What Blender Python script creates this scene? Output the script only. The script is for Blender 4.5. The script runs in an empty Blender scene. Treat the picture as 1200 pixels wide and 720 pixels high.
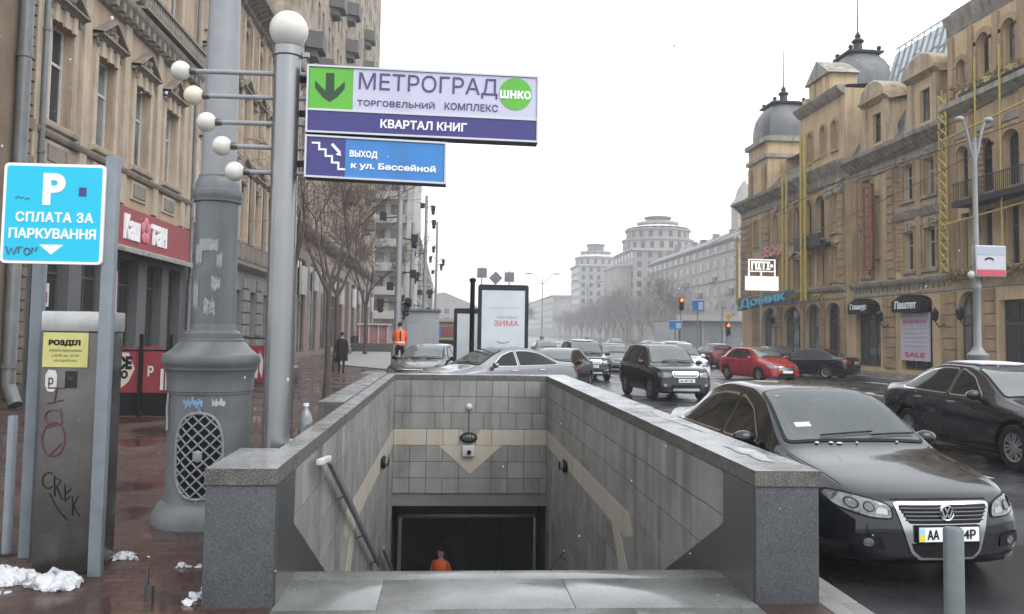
import bpy, bmesh, math, random
import numpy as np
from mathutils import Vector, Matrix
from mathutils.bvhtree import BVHTree

C = bpy.context.scene.collection
SC = bpy.context.scene
PI = math.pi
rad = math.radians
RND = random.Random(7)

# ---------------------------------------------------------------- camera
cam_d = bpy.data.cameras.new('camera')
cam = bpy.data.objects.new('camera', cam_d)
C.objects.link(cam)
SC.camera = cam
cam_d.sensor_width = 36.0
cam_d.lens = 30.0
cam_d.shift_y = -31.4 / 1200.0
cam_d.clip_start = 0.05
cam_d.clip_end = 4000
_yaw, _p, _r = rad(4.170), rad(3.5), rad(0.9)
_f = Vector((math.sin(_yaw) * math.cos(_p), math.cos(_yaw) * math.cos(_p), math.sin(_p)))
_rt = Vector((math.cos(_yaw), -math.sin(_yaw), 0))
_up = _rt.cross(_f)
_rt2 = _rt * math.cos(_r) + _up * math.sin(_r)
_up2 = _up * math.cos(_r) - _rt * math.sin(_r)
M = Matrix((_rt2, _up2, -_f)).transposed().to_4x4()
M.translation = Vector((0, 0, 1.88))
cam.matrix_world = M

# ---------------------------------------------------------------- world, sun, exposure
SUN_EL, SUN_AZ = 46.0, 140.0          # azimuth of the sun from +Y, clockwise
w = bpy.data.worlds.new('World')
SC.world = w
w.use_nodes = True
nt = w.node_tree
nt.nodes.clear()
sky = nt.nodes.new('ShaderNodeTexSky')
sky.sky_type = 'NISHITA'
sky.sun_disc = False
sky.sun_elevation = rad(SUN_EL)
sky.sun_rotation = rad(SUN_AZ)
sky.dust_density = 6.0
sky.air_density = 1.5
bw = nt.nodes.new('ShaderNodeRGBToBW')
# overcast: an even white cloud deck with only a breath of the clear sky's gradient left
mixc = nt.nodes.new('ShaderNodeMix')
mixc.data_type = 'RGBA'
mixc.inputs[0].default_value = 0.90
mixc.inputs[7].default_value = (10.75, 11.25, 11.95, 1)
nt.links.new(sky.outputs[0], bw.inputs[0])
nt.links.new(bw.outputs[0], mixc.inputs[6])
bg = nt.nodes.new('ShaderNodeBackground')
bg.inputs[1].default_value = 0.12
out = nt.nodes.new('ShaderNodeOutputWorld')
nt.links.new(mixc.outputs[2], bg.inputs[0])
nt.links.new(bg.outputs[0], out.inputs[0])

sun_d = bpy.data.lights.new('sun', 'SUN')
sun_d.energy = 1.1
sun_d.angle = rad(40)
sun_d.color = (1.0, 0.97, 0.93)
sun = bpy.data.objects.new('sun', sun_d)
C.objects.link(sun)
az, el = rad(SUN_AZ), rad(SUN_EL)
sd = Vector((math.sin(az) * math.cos(el), math.cos(az) * math.cos(el), math.sin(el)))
sun.rotation_euler = sd.to_track_quat('Z', 'Y').to_euler()

SC.view_settings.view_transform = 'Standard'
SC.view_settings.look = 'None'
SC.view_settings.gamma = 1.0
SC.view_settings.exposure = 0.55
SC.view_settings.use_curve_mapping = False
SC.render.engine = 'CYCLES'
SC.cycles.max_bounces = 6
SC.cycles.diffuse_bounces = 3
SC.cycles.glossy_bounces = 3
SC.cycles.transmission_bounces = 4
SC.cycles.volume_bounces = 1
SC.cycles.use_denoising = True

# ---------------------------------------------------------------- materials
MATS = {}


def mat(name, col, rough=0.6, metal=0.0, var=0.0, vscale=4.0, col2=None, bump=0.0, bscale=40.0, coat=0.0,
        streak=0.0, streakcol=(0.05, 0.045, 0.04), rvar=0.0, rscale=2.0, spec=0.5, speck=0.0, speckscale=120.0, emit=None, alpha=None):
    if name in MATS:
        return MATS[name]
    m = bpy.data.materials.new(name)
    m.use_nodes = True
    n, l = m.node_tree.nodes, m.node_tree.links
    b = n['Principled BSDF']
    b.inputs['Base Color'].default_value = (*col, 1)
    b.inputs['Roughness'].default_value = rough
    b.inputs['Metallic'].default_value = metal
    b.inputs['Specular IOR Level'].default_value = spec
    if coat:
        b.inputs['Coat Weight'].default_value = coat * .7
        b.inputs['Coat Roughness'].default_value = 0.04
    if alpha is not None:
        b.inputs['Alpha'].default_value = alpha
    if emit:
        b.inputs['Emission Color'].default_value = (*emit[0], 1)
        b.inputs['Emission Strength'].default_value = emit[1]
    tc = n.new('ShaderNodeTexCoord')
    cur = None

    def noise(scale, detail=6, stretch=None, rough_=0.6):
        t = n.new('ShaderNodeTexNoise')
        t.inputs['Scale'].default_value = scale
        t.inputs['Detail'].default_value = detail
        t.inputs['Roughness'].default_value = rough_
        if stretch:
            mp = n.new('ShaderNodeMapping')
            mp.inputs['Scale'].default_value = stretch
            l.new(tc.outputs['Object'], mp.inputs[0])
            l.new(mp.outputs[0], t.inputs[0])
        else:
            l.new(tc.outputs['Object'], t.inputs[0])
        return t

    def mix(fac, a, c2, blend='MIX'):
        x = n.new('ShaderNodeMix')
        x.data_type = 'RGBA'
        x.blend_type = blend
        l.new(fac, x.inputs[0])
        if isinstance(a, tuple):
            x.inputs[6].default_value = (*a, 1)
        else:
            l.new(a, x.inputs[6])
        if isinstance(c2, tuple):
            x.inputs[7].default_value = (*c2, 1)
        else:
            l.new(c2, x.inputs[7])
        return x.outputs[2]

    def ramp(src, lo, hi, a=0.0, c2=1.0):
        r = n.new('ShaderNodeMapRange')
        r.inputs[1].default_value = lo
        r.inputs[2].default_value = hi
        r.inputs[3].default_value = a
        r.inputs[4].default_value = c2
        l.new(src, r.inputs[0])
        return r.outputs[0]
    cur = col
    if var:
        c2 = col2 or tuple(max(0, c * 0.55) for c in col)
        cur = mix(ramp(noise(vscale).outputs[0], 0.35, 0.68, 0, var), cur, c2)
    if speck:
        v = n.new('ShaderNodeTexNoise')
        v.inputs['Scale'].default_value = speckscale
        v.inputs['Detail'].default_value = 2
        l.new(tc.outputs['Object'], v.inputs[0])
        cur = mix(ramp(v.outputs[0], 0.52, 0.62, 0, speck), cur, tuple(min(1, c * 3.2 + 0.03) for c in col))
        cur = mix(ramp(v.outputs[0], 0.46, 0.36, 0, speck), cur, tuple(c * 0.25 for c in col))
    if streak:
        s = noise(1.0, 5, (3.2, 3.2, 0.22))
        s2 = noise(0.35, 3)
        mm = n.new('ShaderNodeMath')
        mm.operation = 'MULTIPLY'
        l.new(ramp(s.outputs[0], 0.48, 0.72), mm.inputs[0])
        l.new(ramp(s2.outputs[0], 0.3, 0.6, 0, streak), mm.inputs[1])
        cur = mix(mm.outputs[0], cur, streakcol)
    if not isinstance(cur, tuple):
        l.new(cur, b.inputs['Base Color'])
    if rvar:
        l.new(ramp(noise(rscale, 5).outputs[0], 0.35, 0.65, max(0.02, rough - rvar), min(1, rough + rvar)), b.inputs['Roughness'])
    if bump:
        bp = n.new('ShaderNodeBump')
        bp.inputs['Strength'].default_value = bump
        bp.inputs['Distance'].default_value = 0.01
        l.new(noise(bscale, 5).outputs[0], bp.inputs['Height'])
        l.new(bp.outputs[0], b.inputs['Normal'])
    MATS[name] = m
    return m


def brick_mat(name, c1, c2, mortar, bw_, bh, ms, rough, rvar, plane='xy', bump=0.4, off=0.5, dirt=0.5, squash=1.0):
    m = bpy.data.materials.new(name)
    m.use_nodes = True
    n, l = m.node_tree.nodes, m.node_tree.links
    b = n['Principled BSDF']
    tc = n.new('ShaderNodeTexCoord')
    sep = n.new('ShaderNodeSeparateXYZ')
    l.new(tc.outputs['Object'], sep.inputs[0])
    cb = n.new('ShaderNodeCombineXYZ')
    ax = {'xy': (0, 1), 'yz': (1, 2), 'xz': (0, 2)}[plane]
    l.new(sep.outputs[ax[0]], cb.inputs[0])
    l.new(sep.outputs[ax[1]], cb.inputs[1])
    t = n.new('ShaderNodeTexBrick')
    t.inputs['Scale'].default_value = 1.0
    t.inputs['Brick Width'].default_value = bw_
    t.inputs['Row Height'].default_value = bh
    t.inputs['Mortar Size'].default_value = ms
    t.inputs['Mortar Smooth'].default_value = 0.2
    t.inputs['Color1'].default_value = (*c1, 1)
    t.inputs['Color2'].default_value = (*c2, 1)
    t.inputs['Mortar'].default_value = (*mortar, 1)
    t.offset = off
    l.new(cb.outputs[0], t.inputs[0])
    no = n.new('ShaderNodeTexNoise')
    no.inputs['Scale'].default_value = 0.7
    no.inputs['Detail'].default_value = 8
    l.new(tc.outputs['Object'], no.inputs[0])
    mr = n.new('ShaderNodeMapRange')
    mr.inputs[1].default_value = 0.35
    mr.inputs[2].default_value = 0.7
    mr.inputs[4].default_value = dirt
    l.new(no.outputs[0], mr.inputs[0])
    mx = n.new('ShaderNodeMix')
    mx.data_type = 'RGBA'
    mx.inputs[7].default_value = (0.028, 0.024, 0.022, 1)
    l.new(mr.outputs[0], mx.inputs[0])
    l.new(t.outputs[0], mx.inputs[6])
    l.new(mx.outputs[2], b.inputs['Base Color'])
    n2 = n.new('ShaderNodeTexNoise')
    n2.inputs['Scale'].default_value = 0.9
    n2.inputs['Detail'].default_value = 6
    l.new(tc.outputs['Object'], n2.inputs[0])
    r2 = n.new('ShaderNodeMapRange')
    r2.inputs[1].default_value = 0.4
    r2.inputs[2].default_value = 0.62
    r2.inputs[3].default_value = max(0.04, rough - rvar)
    r2.inputs[4].default_value = rough + rvar
    l.new(n2.outputs[0], r2.inputs[0])
    l.new(r2.outputs[0], b.inputs['Roughness'])
    bp = n.new('ShaderNodeBump')
    bp.inputs['Strength'].default_value = bump
    bp.inputs['Distance'].default_value = 0.006
    bp.invert = True
    l.new(t.outputs['Fac'], bp.inputs['Height'])
    l.new(bp.outputs[0], b.inputs['Normal'])
    MATS[name] = m
    return m


# ---------------------------------------------------------------- object helpers
def thing(name, label, cat, loc=(0, 0, 0), rotz=0.0, group=None):
    o = bpy.data.objects.new(name, None)
    o.empty_display_size = 0.2
    C.objects.link(o)
    o.location = loc
    o.rotation_euler = (0, 0, rotz)
    o['label'] = label
    o['category'] = cat
    if group:
        o['group'] = group
    return o


def tag(o, label, cat, group=None):
    o['label'] = label
    o['category'] = cat
    if group:
        o['group'] = group
    return o


def dup(root, loc, rotz, label=None):
    r = root.copy()
    C.objects.link(r)
    r.location = loc
    r.rotation_euler = (0, 0, rotz)
    if label:
        r['label'] = label

    def rec(src, dst):
        for ch in src.children:
            c = ch.copy()
            C.objects.link(c)
            c.parent = dst
            rec(ch, c)
    rec(root, r)
    return r


class MB:
    """collects shapes and links them as one mesh object"""

    def __init__(s):
        s.v, s.f, s.m, s.sm = [], [], [], []

    def add(s, vs, fs, mi=0, smooth=False):
        o = len(s.v)
        s.v += [tuple(v) for v in vs]
        for f in fs:
            s.f.append([i + o for i in f])
            s.m.append(mi)
            s.sm.append(smooth)
        return s

    def quad(s, a, b, c, d, mi=0):
        return s.add([a, b, c, d], [(0, 1, 2, 3)], mi)

    def box(s, x0, x1, y0, y1, z0, z1, mi=0):
        vs = [(x0, y0, z0), (x1, y0, z0), (x1, y1, z0), (x0, y1, z0), (x0, y0, z1), (x1, y0, z1), (x1, y1, z1), (x0, y1, z1)]
        return s.add(vs, [(0, 3, 2, 1), (4, 5, 6, 7), (0, 1, 5, 4), (1, 2, 6, 5), (2, 3, 7, 6), (3, 0, 4, 7)], mi)

    def obox(s, c, ax, hs, mi=0):
        """oriented box: centre, 3 axis vectors, half sizes"""
        c = Vector(c)
        a = [Vector(x).normalized() * h for x, h in zip(ax, hs)]
        vs = []
        for k in (-1, 1):
            for (i, j) in ((-1, -1), (1, -1), (1, 1), (-1, 1)):
                vs.append(c + a[0] * i + a[1] * j + a[2] * k)
        return s.add(vs, [(0, 3, 2, 1), (4, 5, 6, 7), (0, 1, 5, 4), (1, 2, 6, 5), (2, 3, 7, 6), (3, 0, 4, 7)], mi)

    def tube(s, pts, rs, n=10, mi=0, cap=True):
        pts = [Vector(p) for p in pts]
        if not hasattr(rs, '__len__'):
            rs = [rs] * len(pts)
        rings, ref = [], None
        for i, p in enumerate(pts):
            d = (pts[min(i + 1, len(pts) - 1)] - pts[max(i - 1, 0)])
            d = d.normalized() if d.length > 1e-9 else Vector((0, 0, 1))
            if ref is None:
                ref = Vector((1, 0, 0)) if abs(d.x) < 0.8 else Vector((0, 1, 0))
            a = (ref - d * ref.dot(d))
            a = a.normalized() if a.length > 1e-6 else d.orthogonal().normalized()
            ref = a
            b = d.cross(a)
            rings.append([p + (a * math.cos(2 * PI * k / n) + b * math.sin(2 * PI * k / n)) * rs[i] for k in range(n)])
        vs = [v for r in rings for v in r]
        fs = []
        for i in range(len(rings) - 1):
            for k in range(n):
                k2 = (k + 1) % n
                fs.append((i * n + k, i * n + k2, (i + 1) * n + k2, (i + 1) * n + k))
        s.add(vs, fs, mi, True)
        if cap:
            s.add(rings[0], [tuple(range(n))[::-1]], mi)
            s.add(rings[-1], [tuple(range(n))], mi)
        return s

    def lathe(s, c, prof, n=32, mi=0, axis='z', rot0=0.0):
        """prof: list of (radius, height)"""
        vs, fs = [], []
        for (r, h) in prof:
            for k in range(n):
                a = 2 * PI * k / n + rot0
                x, y = r * math.cos(a), r * math.sin(a)
                if axis == 'z':
                    vs.append((c[0] + x, c[1] + y, c[2] + h))
                elif axis == 'x':
                    vs.append((c[0] + h, c[1] + x, c[2] + y))
                else:
                    vs.append((c[0] + x, c[1] + h, c[2] + y))
        for i in range(len(prof) - 1):
            for k in range(n):
                k2 = (k + 1) % n
                fs.append((i * n + k, i * n + k2, (i + 1) * n + k2, (i + 1) * n + k))
        return s.add(vs, fs, mi, True)

    def sphere(s, c, r, nu=20, nv=12, mi=0, sc=(1, 1, 1)):
        vs, fs = [], []
        for j in range(nv + 1):
            t = PI * j / nv
            for i in range(nu):
                a = 2 * PI * i / nu
                vs.append((c[0] + r * sc[0] * math.sin(t) * math.cos(a), c[1] + r * sc[1] * math.sin(t) * math.sin(a), c[2] + r * sc[2] * math.cos(t)))
        for j in range(nv):
            for i in range(nu):
                i2 = (i + 1) % nu
                fs.append((j * nu + i, (j + 1) * nu + i, (j + 1) * nu + i2, j * nu + i2))
        return s.add(vs, fs, mi, True)

    def prism(s, poly, fn, h0, h1, mi=0):
        """poly of 2D points, fn(a, b, h) -> 3D"""
        n = len(poly)
        vs = [fn(a, b, h0) for a, b in poly] + [fn(a, b, h1) for a, b in poly]
        fs = [tuple(range(n))[::-1], tuple(range(n, 2 * n))]
        for i in range(n):
            j = (i + 1) % n
            fs.append((i, j, n + j, n + i))
        return s.add(vs, fs, mi)

    def build_each(s, name, mats, parent=None, gap=0.03, **k):
        """one object per separate piece: touching shapes stay together"""
        n = len(s.v)
        up = list(range(n))

        def find(i):
            while up[i] != i:
                up[i] = up[up[i]]
                i = up[i]
            return i
        for f in s.f:
            for q in f[1:]:
                a, b = find(f[0]), find(q)
                if a != b:
                    up[b] = a
        V = np.array(s.v)
        comp = {}
        for i in range(n):
            comp.setdefault(find(i), []).append(i)
        keys = list(comp)
        lo = np.array([V[comp[c]].min(0) for c in keys]) - gap / 2
        hi = np.array([V[comp[c]].max(0) for c in keys]) + gap / 2
        g = list(range(len(keys)))

        def fg(i):
            while g[i] != i:
                g[i] = g[g[i]]
                i = g[i]
            return i
        for i in range(len(keys)):
            hit = np.where(np.all((lo[i] <= hi) & (hi[i] >= lo), axis=1))[0]
            for j in hit:
                a, b = fg(i), fg(int(j))
                if a != b:
                    g[b] = a
        vg = {}
        for i, c in enumerate(keys):
            for v in comp[c]:
                vg[v] = fg(i)
        parts = {}
        for f, m, sm in zip(s.f, s.m, s.sm):
            parts.setdefault(vg[f[0]], []).append((f, m, sm))
        res = []
        for fs in parts.values():
            b, mp = MB(), {}
            for f, m, sm in fs:
                for v in f:
                    if v not in mp:
                        mp[v] = len(b.v)
                        b.v.append(s.v[v])
                b.f.append([mp[v] for v in f])
                b.m.append(m)
                b.sm.append(sm)
            res.append(b.build(name, mats, parent, **k))
        return res

    def build(s, name, mats, parent=None, bevel=0.0, world=True, recalc=True, angle=40, seg=2):
        me = bpy.data.meshes.new(name)
        vs = s.v
        if parent is not None and world:
            L = parent.location
            q = parent
            # parents of parts are never scaled; sub-parts add up their ancestors
            off = Vector((0, 0, 0))
            while q is not None:
                off += q.location
                q = q.parent
            vs = [(v[0] - off.x, v[1] - off.y, v[2] - off.z) for v in vs]
        me.from_pydata(vs, [], s.f)
        if not isinstance(mats, (list, tuple)):
            mats = [mats]
        for m in mats:
            me.materials.append(m)
        me.polygons.foreach_set('material_index', s.m)
        me.polygons.foreach_set('use_smooth', s.sm)
        if recalc or bevel:
            bm = bmesh.new()
            bm.from_mesh(me)
            if bevel:
                es = [e for e in bm.edges if len(e.link_faces) == 2 and e.calc_face_angle(0) > 0.6]
                bmesh.ops.bevel(bm, geom=es, offset=bevel, segments=seg, affect='EDGES', profile=0.5, clamp_overlap=True)
            bmesh.ops.recalc_face_normals(bm, faces=bm.faces)
            bm.to_mesh(me)
            bm.free()
        me.set_sharp_from_angle(angle=rad(angle))
        o = bpy.data.objects.new(name, me)
        C.objects.link(o)
        if parent is not None:
            o.parent = parent
        return o


def struct(name, mb, m, **k):
    o = mb.build(name, m, **k)
    o['kind'] = 'structure'
    return o


_fontcache = {}


def text_mesh(txt, size, bold=0.0, extr=0.002, spacing=1.0):
    """outlines of the letters, each contour filled by itself so that overlapping strokes never share a plane"""
    key = (txt, size, bold, extr, spacing)
    if key in _fontcache:
        return _fontcache[key]
    cu = bpy.data.curves.new('lettering', 'FONT')
    cu.body = txt
    cu.size = size
    cu.space_character = spacing
    cu.align_x = 'CENTER'
    cu.align_y = 'CENTER'
    o = bpy.data.objects.new('lettering', cu)
    C.objects.link(o)
    dg = bpy.context.evaluated_depsgraph_get()
    c2 = o.evaluated_get(dg).to_curve(dg)
    loops = []
    for sp in c2.splines:
        pts = []
        if sp.type == 'BEZIER':
            bp = sp.bezier_points
            for a, b in zip(bp, list(bp[1:]) + [bp[0]]):
                straight = (a.handle_right - a.co).length < 1e-6 * size + .34 * (b.co - a.co).length and abs((b.co - a.co).cross(a.handle_right - a.co).z) < 1e-5 * size * size and abs((b.co - a.co).cross(b.handle_left - a.co).z) < 1e-5 * size * size
                n = 1 if straight else 4
                for k in range(n):
                    t = k / n
                    q = a.co * (1 - t)**3 + a.handle_right * 3 * t * (1 - t)**2 + b.handle_left * 3 * t * t * (1 - t) + b.co * t**3
                    if not pts or (Vector(pts[-1]) - Vector((q.x, q.y))).length > 1e-5 * size:
                        pts.append((q.x, q.y))
        else:
            pts = [(p.co.x, p.co.y) for p in sp.points]
        if len(pts) > 2:
            loops.append(pts)
    o.to_curve_clear()
    bpy.data.objects.remove(o)
    bpy.data.curves.remove(cu)

    def area(p):
        return sum(p[i][0] * p[(i + 1) % len(p)][1] - p[(i + 1) % len(p)][0] * p[i][1] for i in range(len(p))) / 2

    def box(p):
        return min(q[0] for q in p), max(q[0] for q in p), min(q[1] for q in p), max(q[1] for q in p)
    if bold > 0:
        bs, ars = [box(p) for p in loops], [area(p) for p in loops]
        res = []
        for i, p in enumerate(loops):
            hole = any(k != i and ars[k] * ars[i] < 0 and bs[k][0] < bs[i][0] and bs[k][1] > bs[i][1] and bs[k][2] < bs[i][2] and bs[k][3] > bs[i][3] for k in range(len(loops)))
            res.append(grow(p, -bold if hole else bold))
        loops = res
    # letters one by one: cut into level bands and keep what the winding rule calls inside
    loops.sort(key=lambda p: box(p)[0])
    groups, right = [], None
    for p in loops:
        x0, x1, _, _ = box(p)
        if right is None or x0 > right:
            groups.append([p])
            right = x1
        else:
            groups[-1].append(p)
            right = max(right, x1)
    b = MB()
    for g in groups:
        es = [(p[i], p[(i + 1) % len(p)]) for p in g for i in range(len(p))]
        ys = {q[1] for p in g for q in p}
        for i in range(len(es)):
            (ax, ay), (bx, by) = es[i]
            for k in range(i + 1, len(es)):
                (cx, cy), (dx, dy) = es[k]
                if max(ay, by) < min(cy, dy) or min(ay, by) > max(cy, dy) or max(ax, bx) < min(cx, dx) or min(ax, bx) > max(cx, dx):
                    continue
                den = (bx - ax) * (dy - cy) - (by - ay) * (dx - cx)
                if abs(den) > 1e-14:
                    t = ((cx - ax) * (dy - cy) - (cy - ay) * (dx - cx)) / den
                    u = ((cx - ax) * (by - ay) - (cy - ay) * (bx - ax)) / den
                    if 0 < t < 1 and 0 < u < 1:
                        ys.add(ay + (by - ay) * t)
        ys = sorted(ys)
        tiny = 1e-6 * size
        for y0, y1 in zip(ys, ys[1:]):
            if y1 - y0 < tiny:
                continue
            ym = (y0 + y1) / 2
            cr = []
            for (a, c) in es:
                if (a[1] > ym) != (c[1] > ym):
                    f = lambda y: a[0] + (c[0] - a[0]) * (y - a[1]) / (c[1] - a[1])
                    cr.append((f(ym), f(y0), f(y1), 1 if c[1] > a[1] else -1))
            cr.sort()
            wn, st = 0, None
            for q in cr:
                if wn == 0:
                    st = q
                wn += q[3]
                if wn == 0:
                    b.add([(st[1], y0, extr), (q[1], y0, extr), (q[2], y1, extr), (st[2], y1, extr)], [(0, 1, 2, 3)])
        for r in g:
            m = len(r)
            b.add([(x, y, extr) for x, y in r] + [(x, y, -extr) for x, y in r], [(i, (i + 1) % m, m + (i + 1) % m, m + i) for i in range(m)])
    me = bpy.data.meshes.new('lettering')
    me.from_pydata(b.v, [], b.f)
    _fontcache[key] = me
    return me


def grow(poly, d):
    """move a closed outline outwards by d"""
    n = len(poly)
    ar = sum(poly[i][0] * poly[(i + 1) % n][1] - poly[(i + 1) % n][0] * poly[i][1] for i in range(n))
    sg = 1 if ar > 0 else -1
    res = []
    for i in range(n):
        p0, p1, p2 = Vector(poly[i - 1]), Vector(poly[i]), Vector(poly[(i + 1) % n])
        e1, e2 = (p1 - p0).normalized(), (p2 - p1).normalized()
        m = Vector((e1.y, -e1.x)) * sg + Vector((e2.y, -e2.x)) * sg
        m = m / max(.7, m.length_squared / 2) if m.length > 1e-6 else Vector((0, 0))
        res.append((p1.x + m.x * d, p1.y + m.y * d))
    return res


def text(name, txt, size, origin, xdir, m, parent=None, updir=(0, 0, 1), width=None, bold=0.0, extr=0.002, spacing=1.0, height=None):
    """lettering as a mesh: centre, reading direction, optional fitted width"""
    me = text_mesh(txt, size, bold, extr, spacing).copy()
    me.name = name
    co = np.empty(len(me.vertices) * 3, dtype=np.float32)
    me.vertices.foreach_get('co', co)
    co = co.reshape(-1, 3)
    cx, cy = (co[:, 0].min() + co[:, 0].max()) / 2, (co[:, 1].min() + co[:, 1].max()) / 2
    co[:, 0] -= cx
    co[:, 1] -= cy
    if width:
        co[:, 0] *= width / max(1e-6, np.ptp(co[:, 0]))
    if height:
        co[:, 1] *= height / max(1e-6, np.ptp(co[:, 1]))
    X = Vector(xdir).normalized()
    U = Vector(updir)
    U = (U - X * U.dot(X)).normalized()
    N = X.cross(U)
    off = Vector((0, 0, 0))
    q = parent
    while q is not None:
        off += q.location
        q = q.parent
    R = np.array([X, U, N])
    co = co @ R + np.array(Vector(origin) - off)
    me.vertices.foreach_set('co', co.astype(np.float32).ravel())
    me.update()
    me.materials.clear()
    me.materials.append(m)
    o = bpy.data.objects.new(name, me)
    C.objects.link(o)
    if parent is not None:
        o.parent = parent
    return o


# ---------------------------------------------------------------- palette
def make_palette():
    mat('asphalt', (0.022, 0.022, 0.024), 0.30, spec=.42, var=0.6, vscale=0.8, col2=(0.05, 0.05, 0.054), bump=0.25, bscale=60, rvar=0.22, rscale=0.5)
    brick_mat('pavers', (0.098, 0.043, 0.033), (0.055, 0.028, 0.024), (0.018, 0.015, 0.014), 0.22, 0.11, 0.009, 0.34, 0.26, dirt=0.9, bump=0.8)
    mat('granite_wet', (0.155, 0.16, 0.155), 0.24, var=0.95, vscale=1.7, col2=(0.062, 0.063, 0.058), speck=0.25, speckscale=160, rvar=0.12, rscale=1.2)
    mat('granite_rough', (0.06, 0.064, 0.069), 0.7, var=0.7, vscale=2.2, col2=(0.032, 0.035, 0.04), speck=0.24, speckscale=130, bump=0.55, bscale=70)
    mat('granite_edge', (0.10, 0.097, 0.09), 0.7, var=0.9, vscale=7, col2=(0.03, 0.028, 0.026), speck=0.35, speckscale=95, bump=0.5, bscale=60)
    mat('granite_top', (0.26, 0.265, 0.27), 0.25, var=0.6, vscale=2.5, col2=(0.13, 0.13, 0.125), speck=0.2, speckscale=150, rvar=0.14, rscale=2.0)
    mat('granite_polished', (0.065, 0.065, 0.064), 0.28, var=0.4, vscale=3, speck=0.25, speckscale=180)
    mat('tile_grey', (0.285, 0.285, 0.272), 0.5, var=0.7, vscale=1.2, col2=(0.15, 0.15, 0.14), streak=0.95, streakcol=(0.085, 0.08, 0.07), rvar=0.15)
    mat('tile_grey_light', (0.305, 0.305, 0.292), 0.5, var=0.7, vscale=1.6, col2=(0.18, 0.18, 0.17), streak=0.95, streakcol=(0.10, 0.095, 0.085), rvar=0.15)
    mat('tile_grey_dark', (0.262, 0.26, 0.248), 0.5, var=0.7, vscale=1.6, col2=(0.13, 0.125, 0.12), streak=0.95, streakcol=(0.075, 0.07, 0.06), rvar=0.15)
    mat('tile_beige', (0.47, 0.42, 0.35), 0.5, var=0.5, vscale=2, col2=(0.37, 0.33, 0.28), streak=0.4, streakcol=(0.18, 0.15, 0.11), rvar=0.12)
    mat('grout', (0.035, 0.034, 0.032), 0.9)
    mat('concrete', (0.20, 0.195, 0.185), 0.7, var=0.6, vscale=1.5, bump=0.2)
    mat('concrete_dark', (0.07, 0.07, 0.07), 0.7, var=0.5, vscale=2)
    mat('snow', (0.56, 0.57, 0.59), 0.8, var=0.7, vscale=14, col2=(0.42, 0.42, 0.43), bump=0.8, bscale=45)
    mat('snow_dirty', (0.45, 0.45, 0.46), 0.8, var=0.8, vscale=12, col2=(0.2, 0.19, 0.18), bump=0.6, bscale=40)
    mat('steel', (0.27, 0.275, 0.28), 0.33, 0.8, var=0.35, vscale=2, col2=(0.21, 0.21, 0.21), rvar=0.06, rscale=3)
    mat('steel_dirty', (0.145, 0.14, 0.13), 0.34, 0.75, var=0.9, vscale=1.6, col2=(0.065, 0.06, 0.055), rvar=0.15, rscale=3, streak=0.5, streakcol=(0.06, 0.05, 0.045))
    mat('galvanised', (0.42, 0.44, 0.46), 0.4, 0.7, var=0.5, vscale=4, col2=(0.27, 0.29, 0.30), rvar=0.1)
    mat('paint_grey', (0.15, 0.162, 0.166), 0.42, var=0.8, vscale=3, col2=(0.095, 0.10, 0.105), streak=0.8, streakcol=(0.06, 0.055, 0.05), bump=0.15, bscale=30)
    mat('paint_grey_light', (0.26, 0.275, 0.285), 0.42, var=0.5, vscale=4, col2=(0.18, 0.19, 0.2), bump=0.08, bscale=30)
    mat('paint_bluegrey', (0.19, 0.215, 0.24), 0.4, var=0.5, vscale=5)
    mat('pole_grey', (0.30, 0.31, 0.31), 0.45, 0.2, var=0.5, vscale=2)
    mat('globe', (0.58, 0.565, 0.53), 0.25, var=0.45, vscale=6, col2=(0.62, 0.58, 0.52))
    mat('globe_yellow', (0.66, 0.60, 0.47), 0.3, var=0.3, vscale=6)
    mat('black', (0.008, 0.008, 0.009), 0.5, spec=.18)
    mat('black_gloss', (0.008, 0.008, 0.009), 0.12)
    mat('dark_metal', (0.022, 0.022, 0.024), 0.45, 0.2, spec=.3)
    mat('rubber', (0.014, 0.014, 0.015), 0.75, spec=.25)
    mat('chrome', (0.62, 0.63, 0.64), 0.14, 1.0)
    mat('alu', (0.45, 0.46, 0.47), 0.3, 0.9)
    mat('white', (0.72, 0.72, 0.72), 0.5)
    mat('white_dirty', (0.55, 0.55, 0.54), 0.6, var=0.5, vscale=5)
    mat('letter_white', (0.80, 0.80, 0.82), 0.5)
    mat('glass_car', (0.008, 0.010, 0.010), 0.05, spec=0.32)
    mat('glass_wind', (0.10, 0.115, 0.115), 0.05, spec=0.9, var=0.7, vscale=1.2, col2=(0.05, 0.055, 0.055))  # opaque grey base colour stands in for sky reflected in the windscreen
    mat('glass_reflect_veil', (0.17, 0.19, 0.19), 0.05, spec=0.9, var=0.6, vscale=1.5, col2=(0.10, 0.115, 0.115), alpha=0.5)  # see-through windscreen; its grey veil is painted sky reflection
    mat('glass_win', (0.028, 0.033, 0.036), 0.06, spec=0.5, var=0.8, vscale=0.5, col2=(0.012, 0.013, 0.015))
    mat('glass_curtain', (0.20, 0.21, 0.21), 0.1, spec=0.6, var=0.9, vscale=1.6, col2=(0.06, 0.065, 0.07))
    mat('lamp_glass', (0.24, 0.25, 0.26), 0.08, 0.3, var=0.95, vscale=22, col2=(0.06, 0.06, 0.065), coat=1.0)
    mat('lamp_red', (0.30, 0.012, 0.015), 0.12, coat=0.8)
    mat('lamp_pink', (0.62, 0.34, 0.32), 0.12, coat=0.8)
    mat('skin', (0.45, 0.28, 0.21), 0.55)
    mat('hair', (0.02, 0.015, 0.012), 0.6)
    mat('orange_vest', (0.80, 0.13, 0.03), 0.6, var=0.4, vscale=9, col2=(0.6, 0.08, 0.02))
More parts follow.
